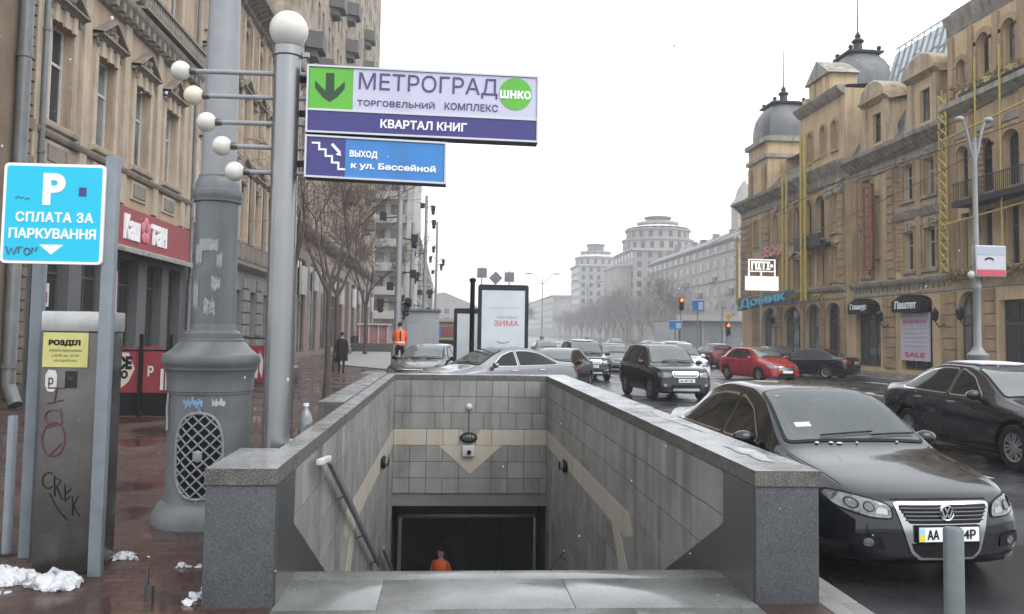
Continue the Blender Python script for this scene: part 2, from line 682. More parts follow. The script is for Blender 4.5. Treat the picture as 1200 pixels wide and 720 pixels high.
    mat('cloth_dark', (0.012, 0.012, 0.014), 0.9, var=0.5, vscale=8, col2=(0.03, 0.028, 0.028), spec=.2)
    mat('reflective', (0.6, 0.6, 0.55), 0.3)
    mat('bark', (0.055, 0.043, 0.036), 0.85, var=0.7, vscale=8, col2=(0.10, 0.085, 0.075), bump=0.6, bscale=25)
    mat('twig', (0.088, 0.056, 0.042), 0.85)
    mat('twig_haze_tint', (0.20, 0.19, 0.19), 0.9)  # paler than real bark: distance haze put into the far trees' colour
    mat('red_board', (0.21, 0.022, 0.032), 0.45, var=0.4, vscale=3)


make_palette()
K = MATS
HAZE = 0.0009

# ================================================================ SETTING
def sheet(name, xs, ys, hole, z, m):
    """flat sheet cut at xs/ys with some cells left open"""
    mb = MB()
    for i in range(len(xs) - 1):
        for j in range(len(ys) - 1):
            if (i, j) in hole:
                continue
            mb.quad((xs[i], ys[j], z), (xs[i + 1], ys[j], z), (xs[i + 1], ys[j + 1], z), (xs[i], ys[j + 1], z))
    return struct(name, mb, m)


PX0, PX1, PY0, PY1 = -1.15, 2.19, 6.80, 18.80        # clear inside of the stairwell
KERB = 2.95
sheet('road', [-700, -1.30, 2.34, 900], [-60, 6.6, 20.4, 1500], {(1, 1)}, -0.13, K['asphalt'])


def slab(name, xs, ys, hole, z0, z1, m, edges=()):
    mb = MB()
    for i in range(len(xs) - 1):
        for j in range(len(ys) - 1):
            if (i, j) in hole:
                continue
            mb.quad((xs[i], ys[j], z1), (xs[i + 1], ys[j], z1), (xs[i + 1], ys[j + 1], z1), (xs[i], ys[j + 1], z1))
    for a, b in edges:
        mb.quad((*a, z0), (*b, z0), (*b, z1), (*a, z1))
    return struct(name, mb, m)


slab('pavement', [-16, -1.30, 2.34, KERB - 0.15], [-6, 6.6, 20.4, 27, 420], {(1, 1), (2, 3), (1, 3), (2, 2)}, -0.13, 0.0, K['pavers'],
     [((2.34, 27), (-1.30, 27)), ((-1.30, 27), (-1.30, 420)), ((KERB - .15, -6), (KERB - .15, 20.4)), ((KERB - .15, 20.4), (2.34, 20.4)), ((2.34, 20.4), (2.34, 27))])
# kerb of the left pavement
mb = MB()
y = -6.0
while y < 20.3:
    mb.box(KERB - 0.15, KERB, y, y + 1.19, -0.16, 0.003)
    y += 1.2
struct('kerb', mb, K['concrete'], bevel=0.015)
# the strips of grey granite paving at the head of the stairs and beside the right pier
mb = MB()
y = 2.2
rows = [2.2, 2.95, 3.7, 4.45, 5.2, 5.9, 6.6]
for r in range(len(rows) - 1):
    x = PX0 + 0.002
    off = 0.7 if r % 2 else 1.1
    while x < PX1 - 0.01:
        x1 = min(x + off, PX1 - 0.002)
        mb.box(x + 0.002, x1 - 0.002, rows[r] + 0.002, rows[r + 1] - 0.002, -0.05, 0.006 + RND.uniform(0, 0.002))
        x = x1
        off = 1.35
mb.box(PX0 + 0.002, PX1 - 0.002, 6.602, 6.83, -0.10, 0.008)
struct('landing_paving', mb, K['granite_wet'], bevel=0.003)
mb = MB()
y = -2.0
while y < 20:
    mb.box(PX1 + 0.012 if y < 5.2 else 2.66, KERB - 0.153, y, y + 0.9, -0.05, 0.006)
    y += 0.905
struct('edge_paving', mb, K['concrete'], bevel=0.004)
# far pavement, in front of the buildings across the street
slab('far_pavement', [20.3, 26], [-20, 180], set(), -0.13, 0.02, K['granite_wet'], [((20.3, -20), (20.3, 180))])
mb = MB()
y = -20.0
while y < 120:
    mb.box(20.15, 20.3, y, y + 1.98, -0.16, 0.02)
    y += 2.0
struct('far_kerb', mb, K['concrete'])
# lane lines
mb = MB()
for x in (7.9, 12.2, 16.2):
    y = 12.0
    while y < 160:
        mb.quad((x - .06, y, -0.126), (x + .06, y, -0.126), (x + .06, y + 3, -0.126), (x - .06, y + 3, -0.126))
        y += 7.0
struct('lane_markings', mb, mat('road_paint', (0.5, 0.5, 0.49), 0.6, var=0.9, vscale=3, col2=(0.12, 0.12, 0.12)))
# thin wet slush left between the wheel tracks
mb = MB()
for i in range(240):
    y = RND.uniform(9, 70)
    x = RND.choice((3.3, 5.2, 9.3, 11.2, 15.2, 18.9)) + RND.gauss(0, 0.30)
    if 5.6 < x < 7.9 and 24 < y < 31:
        continue
    a, b = RND.uniform(.06, .28), RND.uniform(.3, 1.5)
    n = 9
    ph = [RND.uniform(.55, 1.1) for _ in range(n)]
    pts = [(x + a * ph[k] * math.cos(2 * PI * k / n), y + b * ph[k] * math.sin(2 * PI * k / n), -0.124) for k in range(n)]
    mb.add(pts + [(x, y, -0.112)], [(k, (k + 1) % n, n) for k in range(n)], 0, True)
slush = mb.build('slush', K['snow_dirty'])
slush['kind'] = 'stuff'

# ---------------------------------------------------------------- stairs going down
NR, RISE, TREAD = 30, 0.155, 0.355
FLOOR = -NR * RISE
SLOPE = RISE / TREAD
mb = MB()
for i in range(NR):
    y0 = PY0 + 0.03 + i * TREAD
    mb.box(PX0 + .003, PX1 - .003, y0 - (0.03 if i else 0.0), y0 + TREAD, FLOOR - 0.3, -(i + 1) * RISE)
ye = PY0 + 0.03 + NR * TREAD
mb.box(PX0 + .003, PX1 - .003, ye, 24.0, FLOOR - 0.3, FLOOR)
struct('stairs', mb, K['granite_wet'])

# ---------------------------------------------------------------- the stairwell's walls
well = thing('stairwell_enclosure', 'grey tiled stairwell walls with granite coping leading down to the underpass', 'stairwell', (0.52, 6.0, 0))
TOP = 0.82                                # underside of the coping
YF = 5.98                                 # front faces of the piers


def run_tiles(length, rows, rnd, seed):
    """ragged courses: list of (s0, s1, z0, z1, row)"""
    r = random.Random(seed)
    res = []
    z = TOP - 0.004
    for k in range(rows):
        z0 = z - 0.352
        s = -r.choice((0, 0, 0.18))
        while s < length:
            w_ = r.choice((0.355, 0.355, 0.355, 0.71))
            a, b = max(0, s), min(length, s + w_)
            if b - a > 0.02:
                res.append((a, b, z0, z, k))
            s += w_
        z = z0
    return res


def tile_wall(name, tiles, fn, keep):
    mb = MB()
    g = 0.0055
    r = random.Random(5)
    for (a, b, z0, z1, k) in tiles:
        poly = keep(a + g, b - g, z0 + g, z1 - g)
        if not poly:
            continue
        mi = 3 if k == 3 else r.choice((0, 0, 0, 1, 2))
        t = 0.02 + r.uniform(-0.0012, 0.0012)
        mb.prism(poly, fn, 0.0, t, mi)
    return mb.build(name, [K['tile_grey'], K['tile_grey_light'], K['tile_grey_dark'], K['tile_beige']], well)


def clip_line(poly, f):
    """keep the part of a polygon where f(p) >= 0"""
    res = []
    for i in range(len(poly)):
        p, q = poly[i], poly[(i + 1) % len(poly)]
        fp, fq = f(p), f(q)
        if fp >= 0:
            res.append(p)
        if (fp >= 0) != (fq >= 0):
            t = fp / (fp - fq)
            res.append((p[0] + (q[0] - p[0]) * t, p[1] + (q[1] - p[1]) * t))
    return res if len(res) > 2 else None


STR0 = 0.42      # height of the dark skirting above the nosings


def strline(s):
    return STR0 - (s - 6.65) * 0.47


def keep_side(a, b, z0, z1):
    p = [(a + 6.70, z0), (b + 6.70, z0), (b + 6.70, z1), (a + 6.70, z1)]
    p = clip_line(p, lambda q: q[1] - strline(q[0]) - 0.006)
    if not p:
        return None
    return [(q[0] - 6.70, q[1]) for q in p]


LEN = PY1 - 6.70
side = run_tiles(LEN, 15, RND, 3)
# backing walls
mb = MB()
mb.box(PX0 - 0.14, PX0 - 0.021, 6.0, 20.5, FLOOR - .3, TOP - 0.002)
mb.build('backing_wall', K['grout'], well)
mb = MB()
mb.box(PX1 + 0.021, PX1 + 0.14, 6.0, 20.5, FLOOR - .3, TOP - 0.002)
mb.build('backing_wall', K['grout'], well)
mb = MB()
mb.box(PX0 - 0.018, PX1 + 0.018, PY1 + 0.021, PY1 + 0.35, -1.62, TOP - 0.002)
mb.build('backing_wall', K['grout'], well)
tile_wall('tiled_wall', side, lambda s, z, h: (PX0 - 0.02 + h, s + 6.70, z), keep_side)
tile_wall('tiled_wall', run_tiles(LEN, 15, RND, 11), lambda s, z, h: (PX1 + 0.02 - h, s + 6.70, z), keep_side)
WID = PX1 - PX0
tile_wall('tiled_wall', run_tiles(WID, 7, RND, 8), lambda s, z, h: (PX0 + s, PY1 + 0.02 - h, z), lambda a, b, z0, z1: [(a, max(z0, -1.62)), (b, max(z0, -1.62)), (b, z1), (a, z1)])
# the beige pattern that breaks the band
mb = MB()
ZB = TOP - 0.004 - 3 * 0.352
tri = [(-0.17, ZB - 0.352), (0.08, ZB - 0.352), (0.52, ZB - 0.352), (0.96, ZB - 0.352), (1.20, ZB - 0.352), (0.52, -1.21)]
mb.prism(tri, lambda a, b, h: (a, PY1 - h, b), 0.0, 0.004)
mb.build('band_ornament', K['tile_beige'], well)
mb = MB()
mb.prism([(0.30, ZB + .002), (0.74, ZB + .002), (0.66, ZB - 0.11), (0.52, ZB - 0.2), (0.38, ZB - 0.11)], lambda a, b, h: (a, PY1 - h, b), 0.0, 0.004)
mb.build('band_ornament', K['tile_grey'], well)
for sx, X in ((1, PX0), (-1, PX1)):
    mb = MB()
    mb.prism([(10.75, ZB - .35), (11.25, ZB - .352), (10.55, -1.3), (10.15, -2.2), (9.4, -2.2), (9.75, -1.3)], lambda a, b, h: (X + sx * h, a, b), 0.001, 0.005)
    mb.build('band_ornament', K['tile_beige'], well)
    mb = MB()
    mb.prism([(6.0, ZB + .01), (10.2, ZB + .01), (9.95, ZB - .2), (10.45, ZB - .36), (6.0, ZB - .36)], lambda a, b, h: (X + sx * h, a, b), 0.0005, 0.004)
    o = mb.build('tile_patch', K['tile_grey'], well)
    # dark polished skirting that follows the stair, and the polished panel by the landing
    mb = MB()
    yy = [6.66, 18.7]
    poly = [(6.66, strline(6.66)), (18.7, strline(18.7)), (18.7, strline(18.7) - .75), (6.84, -0.25), (6.66, -0.06)]
    mb.prism(poly, lambda a, b, h: (X + sx * h, a, b), 0.0, 0.009)
    mb.build('stair_skirting', K['granite_polished'], well)
    mb = MB()
    mb.prism([(YF + .03, -.06), (6.655, -.06), (6.655, TOP - .004), (YF + .03, TOP - .004)], lambda a, b, h: (X + sx * h, a, b), -0.05, 0.012)
    mb.build('polished_panel', K['granite_polished'], well)
# piers and outer faces
for (xa, xb) in ((-1.62, PX0 - 0.002), (PX1 + 0.002, 2.65)):
    mb = MB()
    mb.box(xa, xb, YF, YF + 0.09, -0.15, TOP - 0.003)
    mb.build('granite_pier', K['granite_rough'], well, bevel=0.004)
mb = MB()
mb.box(-1.618, -1.30, YF + .092, 19.2, -0.2, 0.70)
mb.build('outer_wall', K['granite_rough'], well)
mb = MB()
mb.box(2.34, 2.648, YF + .092, 19.2, -0.2, TOP - .003)
mb.build('outer_wall', K['granite_rough'], well)
mb = MB()
mb.box(-1.618, 2.648, 19.202, 19.4, -0.2, TOP - .003)
mb.build('outer_wall', K['granite_rough'], well)


def coping(pts, mats_=('granite_top', 'granite_edge'), z0=TOP, z1=0.93):
    mb = MB()
    n = len(pts)
    mb.add([(x, y, z1) for x, y in pts], [tuple(range(n))], 0)
    for i in range(n):
        a, b = pts[i], pts[(i + 1) % n]
        mb.quad((*a, z0), (*b, z0), (*b, z1), (*a, z1), 1)
    mb.add([(x, y, z0) for x, y in pts], [tuple(range(n))[::-1]], 1)
    o = mb.build('coping', [K[mats_[0]], K[mats_[1]]], well, bevel=0.006)
    return o


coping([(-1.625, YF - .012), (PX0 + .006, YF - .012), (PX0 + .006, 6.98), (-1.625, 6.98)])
y = 6.984
while y < 18.7:                               # the narrow inner coping with the hollow beside it
    y1 = min(y + 1.45, 18.806)
    if 18.806 - y1 < .3:
        y1 = 18.806
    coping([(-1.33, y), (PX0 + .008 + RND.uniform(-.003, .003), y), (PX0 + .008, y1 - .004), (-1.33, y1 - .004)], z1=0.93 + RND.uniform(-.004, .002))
    y = y1
y = 11.2
while y < 19:
    y1 = min(y + 1.6, 19.42)
    coping([(-1.66, y), (-1.334, y), (-1.334, y1 - .004), (-1.66, y1 - .004)], z0=0.55, z1=0.948)
    y = y1
y = YF - .012
while y < 18.7:
    y1 = min(y + 1.6, 18.806)
    if 18.806 - y1 < .3:
        y1 = 18.806
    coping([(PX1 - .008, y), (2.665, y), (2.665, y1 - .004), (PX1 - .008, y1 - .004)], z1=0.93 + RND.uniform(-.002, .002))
    y = y1
x = -1.33
while x < 2.6:
    x1 = min(x + 1.0, 2.665)
    if 2.665 - x1 < .3:
        x1 = 2.665
    coping([(x, 18.808), (x1 - .003, 18.808), (x1 - .003, 19.42), (x, 19.42)])
    x = x1
# underpass mouth
mb = MB()
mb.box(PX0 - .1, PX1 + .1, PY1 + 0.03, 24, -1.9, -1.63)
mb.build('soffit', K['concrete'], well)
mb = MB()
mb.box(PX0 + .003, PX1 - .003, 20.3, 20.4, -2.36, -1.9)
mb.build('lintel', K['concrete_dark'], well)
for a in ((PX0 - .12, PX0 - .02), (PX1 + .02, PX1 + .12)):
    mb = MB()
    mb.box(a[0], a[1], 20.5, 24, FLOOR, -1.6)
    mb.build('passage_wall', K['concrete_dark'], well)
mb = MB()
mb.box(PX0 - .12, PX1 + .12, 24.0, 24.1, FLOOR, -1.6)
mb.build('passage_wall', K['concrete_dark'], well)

dr = thing('underpass_door', 'grey framed dark glass door wall at the bottom of the underpass stairs', 'door', (0.52, 20.2, FLOOR))
mb = MB()
mb.box(PX0 + .06, PX1 - .06, 20.16, 20.28, -2.44, -2.36)
mb.box(PX0 + .06, PX0 + .15, 20.16, 20.28, FLOOR + .002, -2.44)
mb.box(PX1 - .13, PX1 - .06, 20.16, 20.28, FLOOR + .002, -2.44)
mb.build('door_frame', K['galvanised'], dr, bevel=.006)
for i in range(4):
    xa = PX0 + .155 + i * (PX1 - PX0 - .30) / 4
    xb = xa + (PX1 - PX0 - .30) / 4 - .02
    mb = MB()
    mb.box(xa, xb, 20.205, 20.22, FLOOR + .02, -2.45)
    lf = mb.build('door_leaf', mat('glass_dark', (0.012, 0.012, 0.012), 0.15), dr)
    mb = MB()
    mb.box(xa, xa + .04, 20.19, 20.203, FLOOR + .02, -2.45)
    mb.box(xb - .04, xb, 20.19, 20.203, FLOOR + .02, -2.45)
    mb.box(xa + .041, xb - .041, 20.19, 20.203, FLOOR + .02, FLOOR + .2)
    mb.build('leaf_frame', K['dark_metal'], lf)

# things fixed to the stairwell
def bulkhead(label, c, n):
    t = thing('bulkhead_lamp', label, 'wall lamp', c, 0, 'oval wall lamps in the stairwell')
    n = Vector(n)
    mb = MB()
    s = (0.05, 0.19, 0.12) if abs(n.x) > .5 else (0.19, 0.05, 0.12)
    mb.sphere(Vector(c) + n * 0.02, 1.0, 24, 12, 0, s)
    mb.build('lamp_body', K['black'], t)
    mb = MB()
    s2 = (0.055, 0.145, 0.075) if abs(n.x) > .5 else (0.145, 0.055, 0.075)
    mb.sphere(Vector(c) + n * 0.05, 1.0, 24, 12, 0, s2)
    mb.build('lamp_glass', mat('bulk_glass', (0.10, 0.10, 0.10), 0.12), t)
    mb = MB()
    for k in (-.06, .0, .06):
        if abs(n.x) > .5:
            mb.tube([Vector(c) + Vector((n.x * .10, k, -.08)), Vector(c) + Vector((n.x * .112, k, 0)), Vector(c) + Vector((n.x * .10, k, .08))], .006, 6)
        else:
            mb.tube([Vector(c) + Vector((k, n.y * .10, -.08)), Vector(c) + Vector((k, n.y * .112, 0)), Vector(c) + Vector((k, n.y * .10, .08))], .006, 6)
    mb.build('lamp_guard', K['dark_metal'], t)


bulkhead('oval black lamp on the tiled end wall above the small white box', (0.475, PY1 - .03, -0.42), (0, -1, 0))
bulkhead('oval black lamp on the right-hand tiled wall of the stairwell', (PX1 - .03, 15.6, -0.53), (-1, 0, 0))
bulkhead('oval black lamp on the left-hand tiled wall of the stairwell', (PX0 + .03, 15.4, -0.45), (1, 0, 0))
t = thing('alarm_box', 'small white box with a round black button on the tiled end wall', 'box', (0.475, PY1, -0.70))
mb = MB()
mb.box(.345, .605, PY1 - .10, PY1 - .001, -0.82, -0.585)
mb.build('housing', K['white_dirty'], t, bevel=.012)
mb = MB()
mb.lathe((.49, PY1 - .10, -.73), [(0.0, -.03), (.045, -.028), (.05, 0)], 20, axis='y')
mb.build('button', K['black_gloss'], t)
t = thing('dome_camera', 'small white dome camera high on the tiled end wall', 'camera', (0.475, PY1, 0.24))
mb = MB()
mb.lathe((.475, PY1, .24), [(0, -.075), (.04, -.07), (.066, -.045), (.075, 0)], 24, axis='y')
mb.build('dome', K['white_dirty'], t)
mb = MB()
mb.tube([(.475, PY1 - .012, .15), (.475, PY1 - .012, -.30)], .008, 6)
mb.build('cable', K['dark_metal'], t)
for sx, X, lab in ((1, PX0, 'grey steel handrail on the left-hand tiled wall, from pale bracket at landing'), (-1, PX1, 'thin grey handrail low on the right-hand tiled wall of the stairs')):
    t = thing('handrail', lab, 'handrail', (X, 7.4, 0.7), 0)
    off = sx * .09
    mb = MB()
    if sx > 0:
        pts = [(7.95, .70), (14.2, -1.90)]
        mb.obox((X + off, 11.07, -.60), ((0, 6.25, -2.60), (1, 0, 0), (0, 2.6, 6.25)), (3.385, .022, .04))
        mb.obox((X + off, 16.9, -2.60), ((0, 3.4, -1.42), (1, 0, 0), (0, 1.42, 3.4)), (1.85, .022, .04))
        mb.build('rail', K['paint_grey'], t, bevel=.006)
        mb = MB()
        mb.obox((X + off, 7.60, .745), ((0, .55, -.05), (1, 0, 0), (0, .05, .55)), (.30, .026, .026))
        mb.build('end_bracket', K['white_dirty'], t, bevel=.01)
        yb = (9.2, 11.4, 13.6, 16.0, 17.8)
    else:
        mb.tube([(X + off, 15.2, -1.95), (X + off, 18.4, -3.35)], .022, 8)
        mb.tube([(X + off, 17.2, -1.75), (X + off, 17.2, -3.3)], .018, 8)
        mb.build('rail', K['pole_grey'], t)
        yb = (15.6, 17.0, 18.1)
    for yy in yb:
        z = .70 - (yy - 7.95) * .416 if sx > 0 else -1.95 - (yy - 15.2) * .4375
        mb = MB()
        mb.tube([(X + sx * .001, yy, z - .09), (X + off, yy, z - .05), (X + off, yy, z - .015)], .011, 8)
        mb.build('wall_bracket', K['paint_grey'], t)

# ================================================================ SIGN POST
sp = thing('sign_post', 'steel post with a globe on top carrying two underpass signs', 'sign post', (-1.43, 7.35, 0.70))
mb = MB()
mb.lathe((-1.43, 7.35, .70), [(.112, 0), (.112, 3.46), (.112, 3.6)], 36)
mb.build('pole', K['steel'], sp)
mb = MB()
mb.lathe((-1.43, 7.35, 4.22), [(.112, -.01), (.128, 0), (.128, .075), (.112, .085), (.10, .088), (.0, .09)], 36)
mb.box(-1.36, -1.25, 7.33, 7.37, 4.22, 4.26)
mb.build('pole_collar', K['steel'], sp)
mb = MB()
mb.sphere((-1.43, 7.35, 4.455), .163, 36, 24)
mb.build('globe', K['globe'], sp)
mb = MB()
mb.box(-1.62, -1.24, 7.16, 7.56, .70, .725)
for a in (-1.58, -1.28):
    for b in (7.2, 7.52):
        mb.lathe((a, b, .725), [(.02, 0), (.02, .03), (0, .032)], 6)
mb.build('base_plate', K['galvanised'], sp, bevel=.003)
globes = [(-2.325, 4.065), (-2.21, 3.855), (-2.095, 3.63), (-1.96, 3.428), (-1.846, 3.211)]
for i, (gx, gz) in enumerate(globes):
    b = MB()
    b.tube([(gx + .06, 7.35, gz), (-1.24, 7.35, gz + (.004 if i < 3 else -.004))], .021, 12)
    arm = b.build('arm', K['paint_grey_light'], sp)
    b = MB()
    b.lathe((gx, 7.35, gz), [(.0, .06), (.032, .065), (.032, .10), (.026, .125), (.022, .13)], 16, axis='x')
    b.build('globe_holder', K['steel_dirty'], arm)
    b = MB()
    b.sphere((gx, 7.35, gz), .083, 24, 16)
    b.build('globe', K['globe_yellow'] if i == 1 else K['globe'], arm)

navy = mat('sign_navy', (0.036, 0.032, 0.18), 0.3, streak=.3, var=.2, vscale=3)
navytxt = mat('sign_navy_text', (0.06, 0.045, 0.16), 0.4)
green = mat('sign_green', (0.10, 0.42, 0.03), 0.3, streak=.25, var=.2, vscale=3)
lav = mat('sign_lavender', (0.50, 0.50, 0.62), 0.3, streak=.3, streakcol=(.25, .24, .26), var=.15, vscale=3)
blue = mat('sign_blue', (0.03, 0.20, 0.52), 0.3, streak=.25, var=.2, vscale=3)
arrowm = mat('sign_arrow', (0.012, 0.05, 0.012), 0.4)
frame = mat('sign_frame', (0.50, 0.50, 0.54), 0.35, 0.5)
YS = 7.27                       # front face of the sign boxes


def signbox(name, xa, xb, za, zb, sk):
    """box with thin frame; sk: drop of the right end"""
    o = MB()
    p = [(xa, za), (xb, za - sk), (xb, zb - sk), (xa, zb)]
    o.prism(p, lambda a, b, h: (a, YS + h, b), 0.012, 0.17)
    bx = o.build(name, K['dark_metal'], sp)
    o = MB()
    t = .016
    slope = -sk / (xb - xa)
    for (x0, x1, z0, z1) in ((xa, xb, zb - t, zb), (xa, xb, za, za + t), (xa, xa + t, za + t, zb - t), (xb - t, xb, za + t, zb - t)):
        q = [(x, z + slope * (x - xa)) for x, z in ((x0, z0), (x1, z0), (x1, z1), (x0, z1))]
        o.prism(q, lambda a, b, h: (a, YS + h, b), -0.008, 0.022)
    o.build('frame', frame, bx)
    return bx, slope


def panel(parent, name, xa, xb, za, zb, m, x0, slope, d=.008):
    o = MB()
    q = [(x, z + slope * (x - x0)) for x, z in ((xa, za), (xb, za), (xb, zb), (xa, zb))]
    o.prism(q, lambda a, b, h: (a, YS + h, b), d - .004, .013)
    return o.build(name, m, parent)


X0, X1 = -1.25, 0.738
b1, s1 = signbox('sign_box', X0, X1, 3.552, 4.138, .028)
DZ = 3.752
ld = (1, 0, s1)
panel(b1, 'green_panel', X0 + .018, -.862, DZ + .008, 4.12, green, X0, s1)
panel(b1, 'white_panel', -.860, X1 - .018, DZ + .008, 4.12, lav, X0, s1)
panel(b1, 'navy_panel', X0 + .018, X1 - .018, 3.57, DZ - .008, navy, X0, s1)
o = MB()
q = [(x, DZ + dz + s1 * (x - X0)) for x, dz in ((X0, -.009), (X1, -.009), (X1, .009), (X0, .009))]
o.prism(q, lambda a, b, h: (a, YS + h, b), -.004, .02)
o.build('divider', frame, b1)
# arrow
o = MB()
cx, cz = -1.055, 3.945
arrow = [(-.035, .125), (.035, .125), (.035, -.035), (.125, .055), (.125, -.005), (.06, -.085), (0, -.125), (-.06, -.085), (-.125, -.005), (-.125, .055), (-.035, -.035)]
o.prism([(cx + a, cz + b) for a, b in arrow], lambda a, b, h: (a, YS + h, b), 0.0, .006)
o.build('arrow', arrowm, b1)
sl = lambda x: s1 * (x - X0)
text('lettering', 'МЕТРОГРАД', .24, (-.215, YS, 4.005 + sl(-.215)), ld, navytxt, b1, width=1.19, height=.175, bold=-.002)
text('lettering', 'ТОРГОВЕЛЬНИЙ', .09, (-.49, YS, 3.835 + sl(-.49)), ld, navytxt, b1, width=.66, height=.062, bold=.001)
text('lettering', 'КОМПЛЕКС', .09, (.155, YS, 3.835 + sl(.155)), ld, navytxt, b1, width=.46, height=.062, bold=.001)
text('lettering', 'КВАРТАЛ КНИГ', .10, (-.25, YS, 3.655 + sl(-.25)), ld, K['letter_white'], b1, width=.74, height=.075, bold=.003)
o = MB()
o.lathe((.535, YS + .006, 3.945), [(0, -.006), (.142, -.006), (.142, 0)], 40, axis='y')
disc = o.build('round_logo', green, b1)
text('lettering', 'шнко', .12, (.535, YS - .002, 3.937), ld, K['letter_white'], disc, width=.27, height=.075, bold=.004)
b2, s2 = signbox('sign_box', X0, -.05, 3.168, 3.532, .03)
panel(b2, 'navy_panel', X0 + .018, -.912, 3.186, 3.514, navy, X0, s2)
panel(b2, 'blue_panel', -.91, -.068, 3.186, 3.514, blue, X0, s2)
ld2 = (1, 0, s2)
text('lettering', 'ВЫХОД', .10, (-.755, YS, 3.385 + s2 * .5), ld2, K['letter_white'], b2, width=.235, height=.068, bold=.004)
text('lettering', 'к ул. Бассейной', .09, (-.50, YS, 3.285 + s2 * .75), ld2, K['letter_white'], b2, width=.72, height=.07, bold=.003)
o = MB()
px, pz = -1.185, 3.462
st = [(px, pz)]
for k in range(4):
    st += [(st[-1][0] + .055, st[-1][1]), (st[-1][0] + .055, st[-1][1] - .055)]
st.append((st[-1][0] + .05, st[-1][1]))
for i in range(len(st) - 1):
    a, b = st[i], st[i + 1]
    xa, xb = min(a[0], b[0]) - .008, max(a[0], b[0]) + .008
    za, zb = min(a[1], b[1]) - .008, max(a[1], b[1]) + .008
    o.box(xa, xb, YS - .001 - .0005 * (i % 2), YS + .006, za, zb)
o.obox((-.99, YS + .002, 3.42), ((.07, 0, -.075), (0, 1, 0), (.075, 0, .07)), (.05, .005, .012))
o.prism([(-.945, 3.355), (-.95, 3.40), (-.99, 3.365)], lambda a, b, h: (a, YS + h, b), -.003, .007)
o.build('stair_symbol', K['letter_white'], b2)
# strap between pole and signs
o = MB()
for z in (3.28, 3.72, 4.02):
    o.box(-1.33, -1.0, 7.40, 7.441, z, z + .05)
o.build_each('strap', K['dark_metal'], sp)

# ================================================================ CAST IRON LAMP COLUMN
CX, CY = -2.33, 8.66
lc = thing('lamp_column', 'huge grey cast iron lamp column with an oval lattice door in its base', 'lamp column', (CX, CY, 0))
N8 = 48
mb = MB()
mb.lathe((CX, CY, 0), [(.0, 0), (.50, 0), (.50, .10), (.47, .15), (.45, .19), (.405, .22), (.395, .26), (.39, 1.22), (.39, 1.24), (.40, 1.245), (.40, 1.265), (.408, 1.27), (.408, 1.35), (.415, 1.43), (.435, 1.475), (.44, 1.48), (.44, 1.50), (.452, 1.515), (.464, 1.545), (.464, 1.60), (.452, 1.622), (.425, 1.63), (.37, 1.675), (.315, 1.735), (.305, 1.745), (.305, 1.765), (.29, 1.775), (.29, 1.825), (.26, 1.832), (.25, 1.85), (.222, 1.86), (.212, 1.92)], N8)
mb.build('pedestal', K['paint_grey'], lc)
mb = MB()
mb.lathe((CX, CY, 0), [(.212, 1.915), (.208, 2.6), (.204, 3.115), (.204, 3.118), (.228, 3.125), (.228, 3.145), (.238, 3.165), (.242, 3.20), (.238, 3.235), (.218, 3.245), (.214, 3.30), (.198, 3.355), (.188, 3.365), (.188, 3.385)], N8)
mb.build('lower_shaft', K['paint_grey'], lc)
mb = MB()
mb.lathe((CX, CY, 0), [(.172, 3.38), (.160, 4.4), (.150, 5.4), (.14, 7.5), (.11, 9.4)], N8)
mb.build('upper_shaft', K['paint_grey_light'], lc)
# torn remains of stuck-on leaflets
mb = MB()
def curved_patch(mb, r, a0, a1, z0, z1, rag, n=14, mi=0):
    """ragged paper lying on a round shaft; angles measured from the side facing the street's near end"""
    top, bot = [], []
    for k in range(n + 1):
        a = a0 + (a1 - a0) * k / n
        x, y = CX + r * math.sin(a), CY - r * math.cos(a)
        top.append((x, y, z1 - RND.uniform(0, rag)))
        bot.append((x, y, z0 + RND.uniform(0, rag)))
    vs = top + bot
    mb.add(vs, [(k, k + 1, n + 2 + k, n + 1 + k) for k in range(n)], mi, True)
curved_patch(mb, .2145, -.55, .35, 2.62, 2.75, .02)
curved_patch(mb, .2145, -.75, -.35, 2.48, 2.72, .05)
curved_patch(mb, .2145, .30, .55, 2.45, 2.62, .05)
curved_patch(mb, .2155, -.25, .30, 1.97, 2.20, .08, mi=1)
curved_patch(mb, .2145, -.85, -.5, 2.0, 2.4, .12)
curved_patch(mb, .2145, .1, .5, 2.22, 2.4, .06)
mb.build('leaflet_remains', [mat('paper_old', (.34, .36, .36), .7, var=.7, vscale=20), K['lamp_glass']], lc)
mb = MB()
for k in range(9):
    a = -.40 + k * .055
    zc = 1.17 + RND.uniform(-.02, .02)
    curved_patch(mb, .394, a, a + .05, zc - RND.uniform(.03, .055), zc + RND.uniform(.03, .05), .02, 3)
mb.build('paint_scrawl', mat('scrawl_blue', (.10, .28, .52), .5, var=.8, vscale=30, col2=(.35, .42, .5)), lc)
mb = MB()
curved_patch(mb, .394, .30, .62, 1.12, 1.22, .05, 10)
mb.build('leaflet_remains', mat('paper_pale', (.42, .43, .42), .7), lc)
# oval lattice door facing the camera side
mesh = MB()
rm, a_c = .400, 0.02
ZC, HH, HW = .675, .40, .56          # centre height, half height, half angle


def on_base(a, z, r=rm):
    return (CX + r * math.sin(a), CY - r * math.cos(a), z)


def inside(a, z):
    return abs((a - a_c) / HW) ** 2.6 + abs((z - ZC) / HH) ** 2.6 <= 1.0


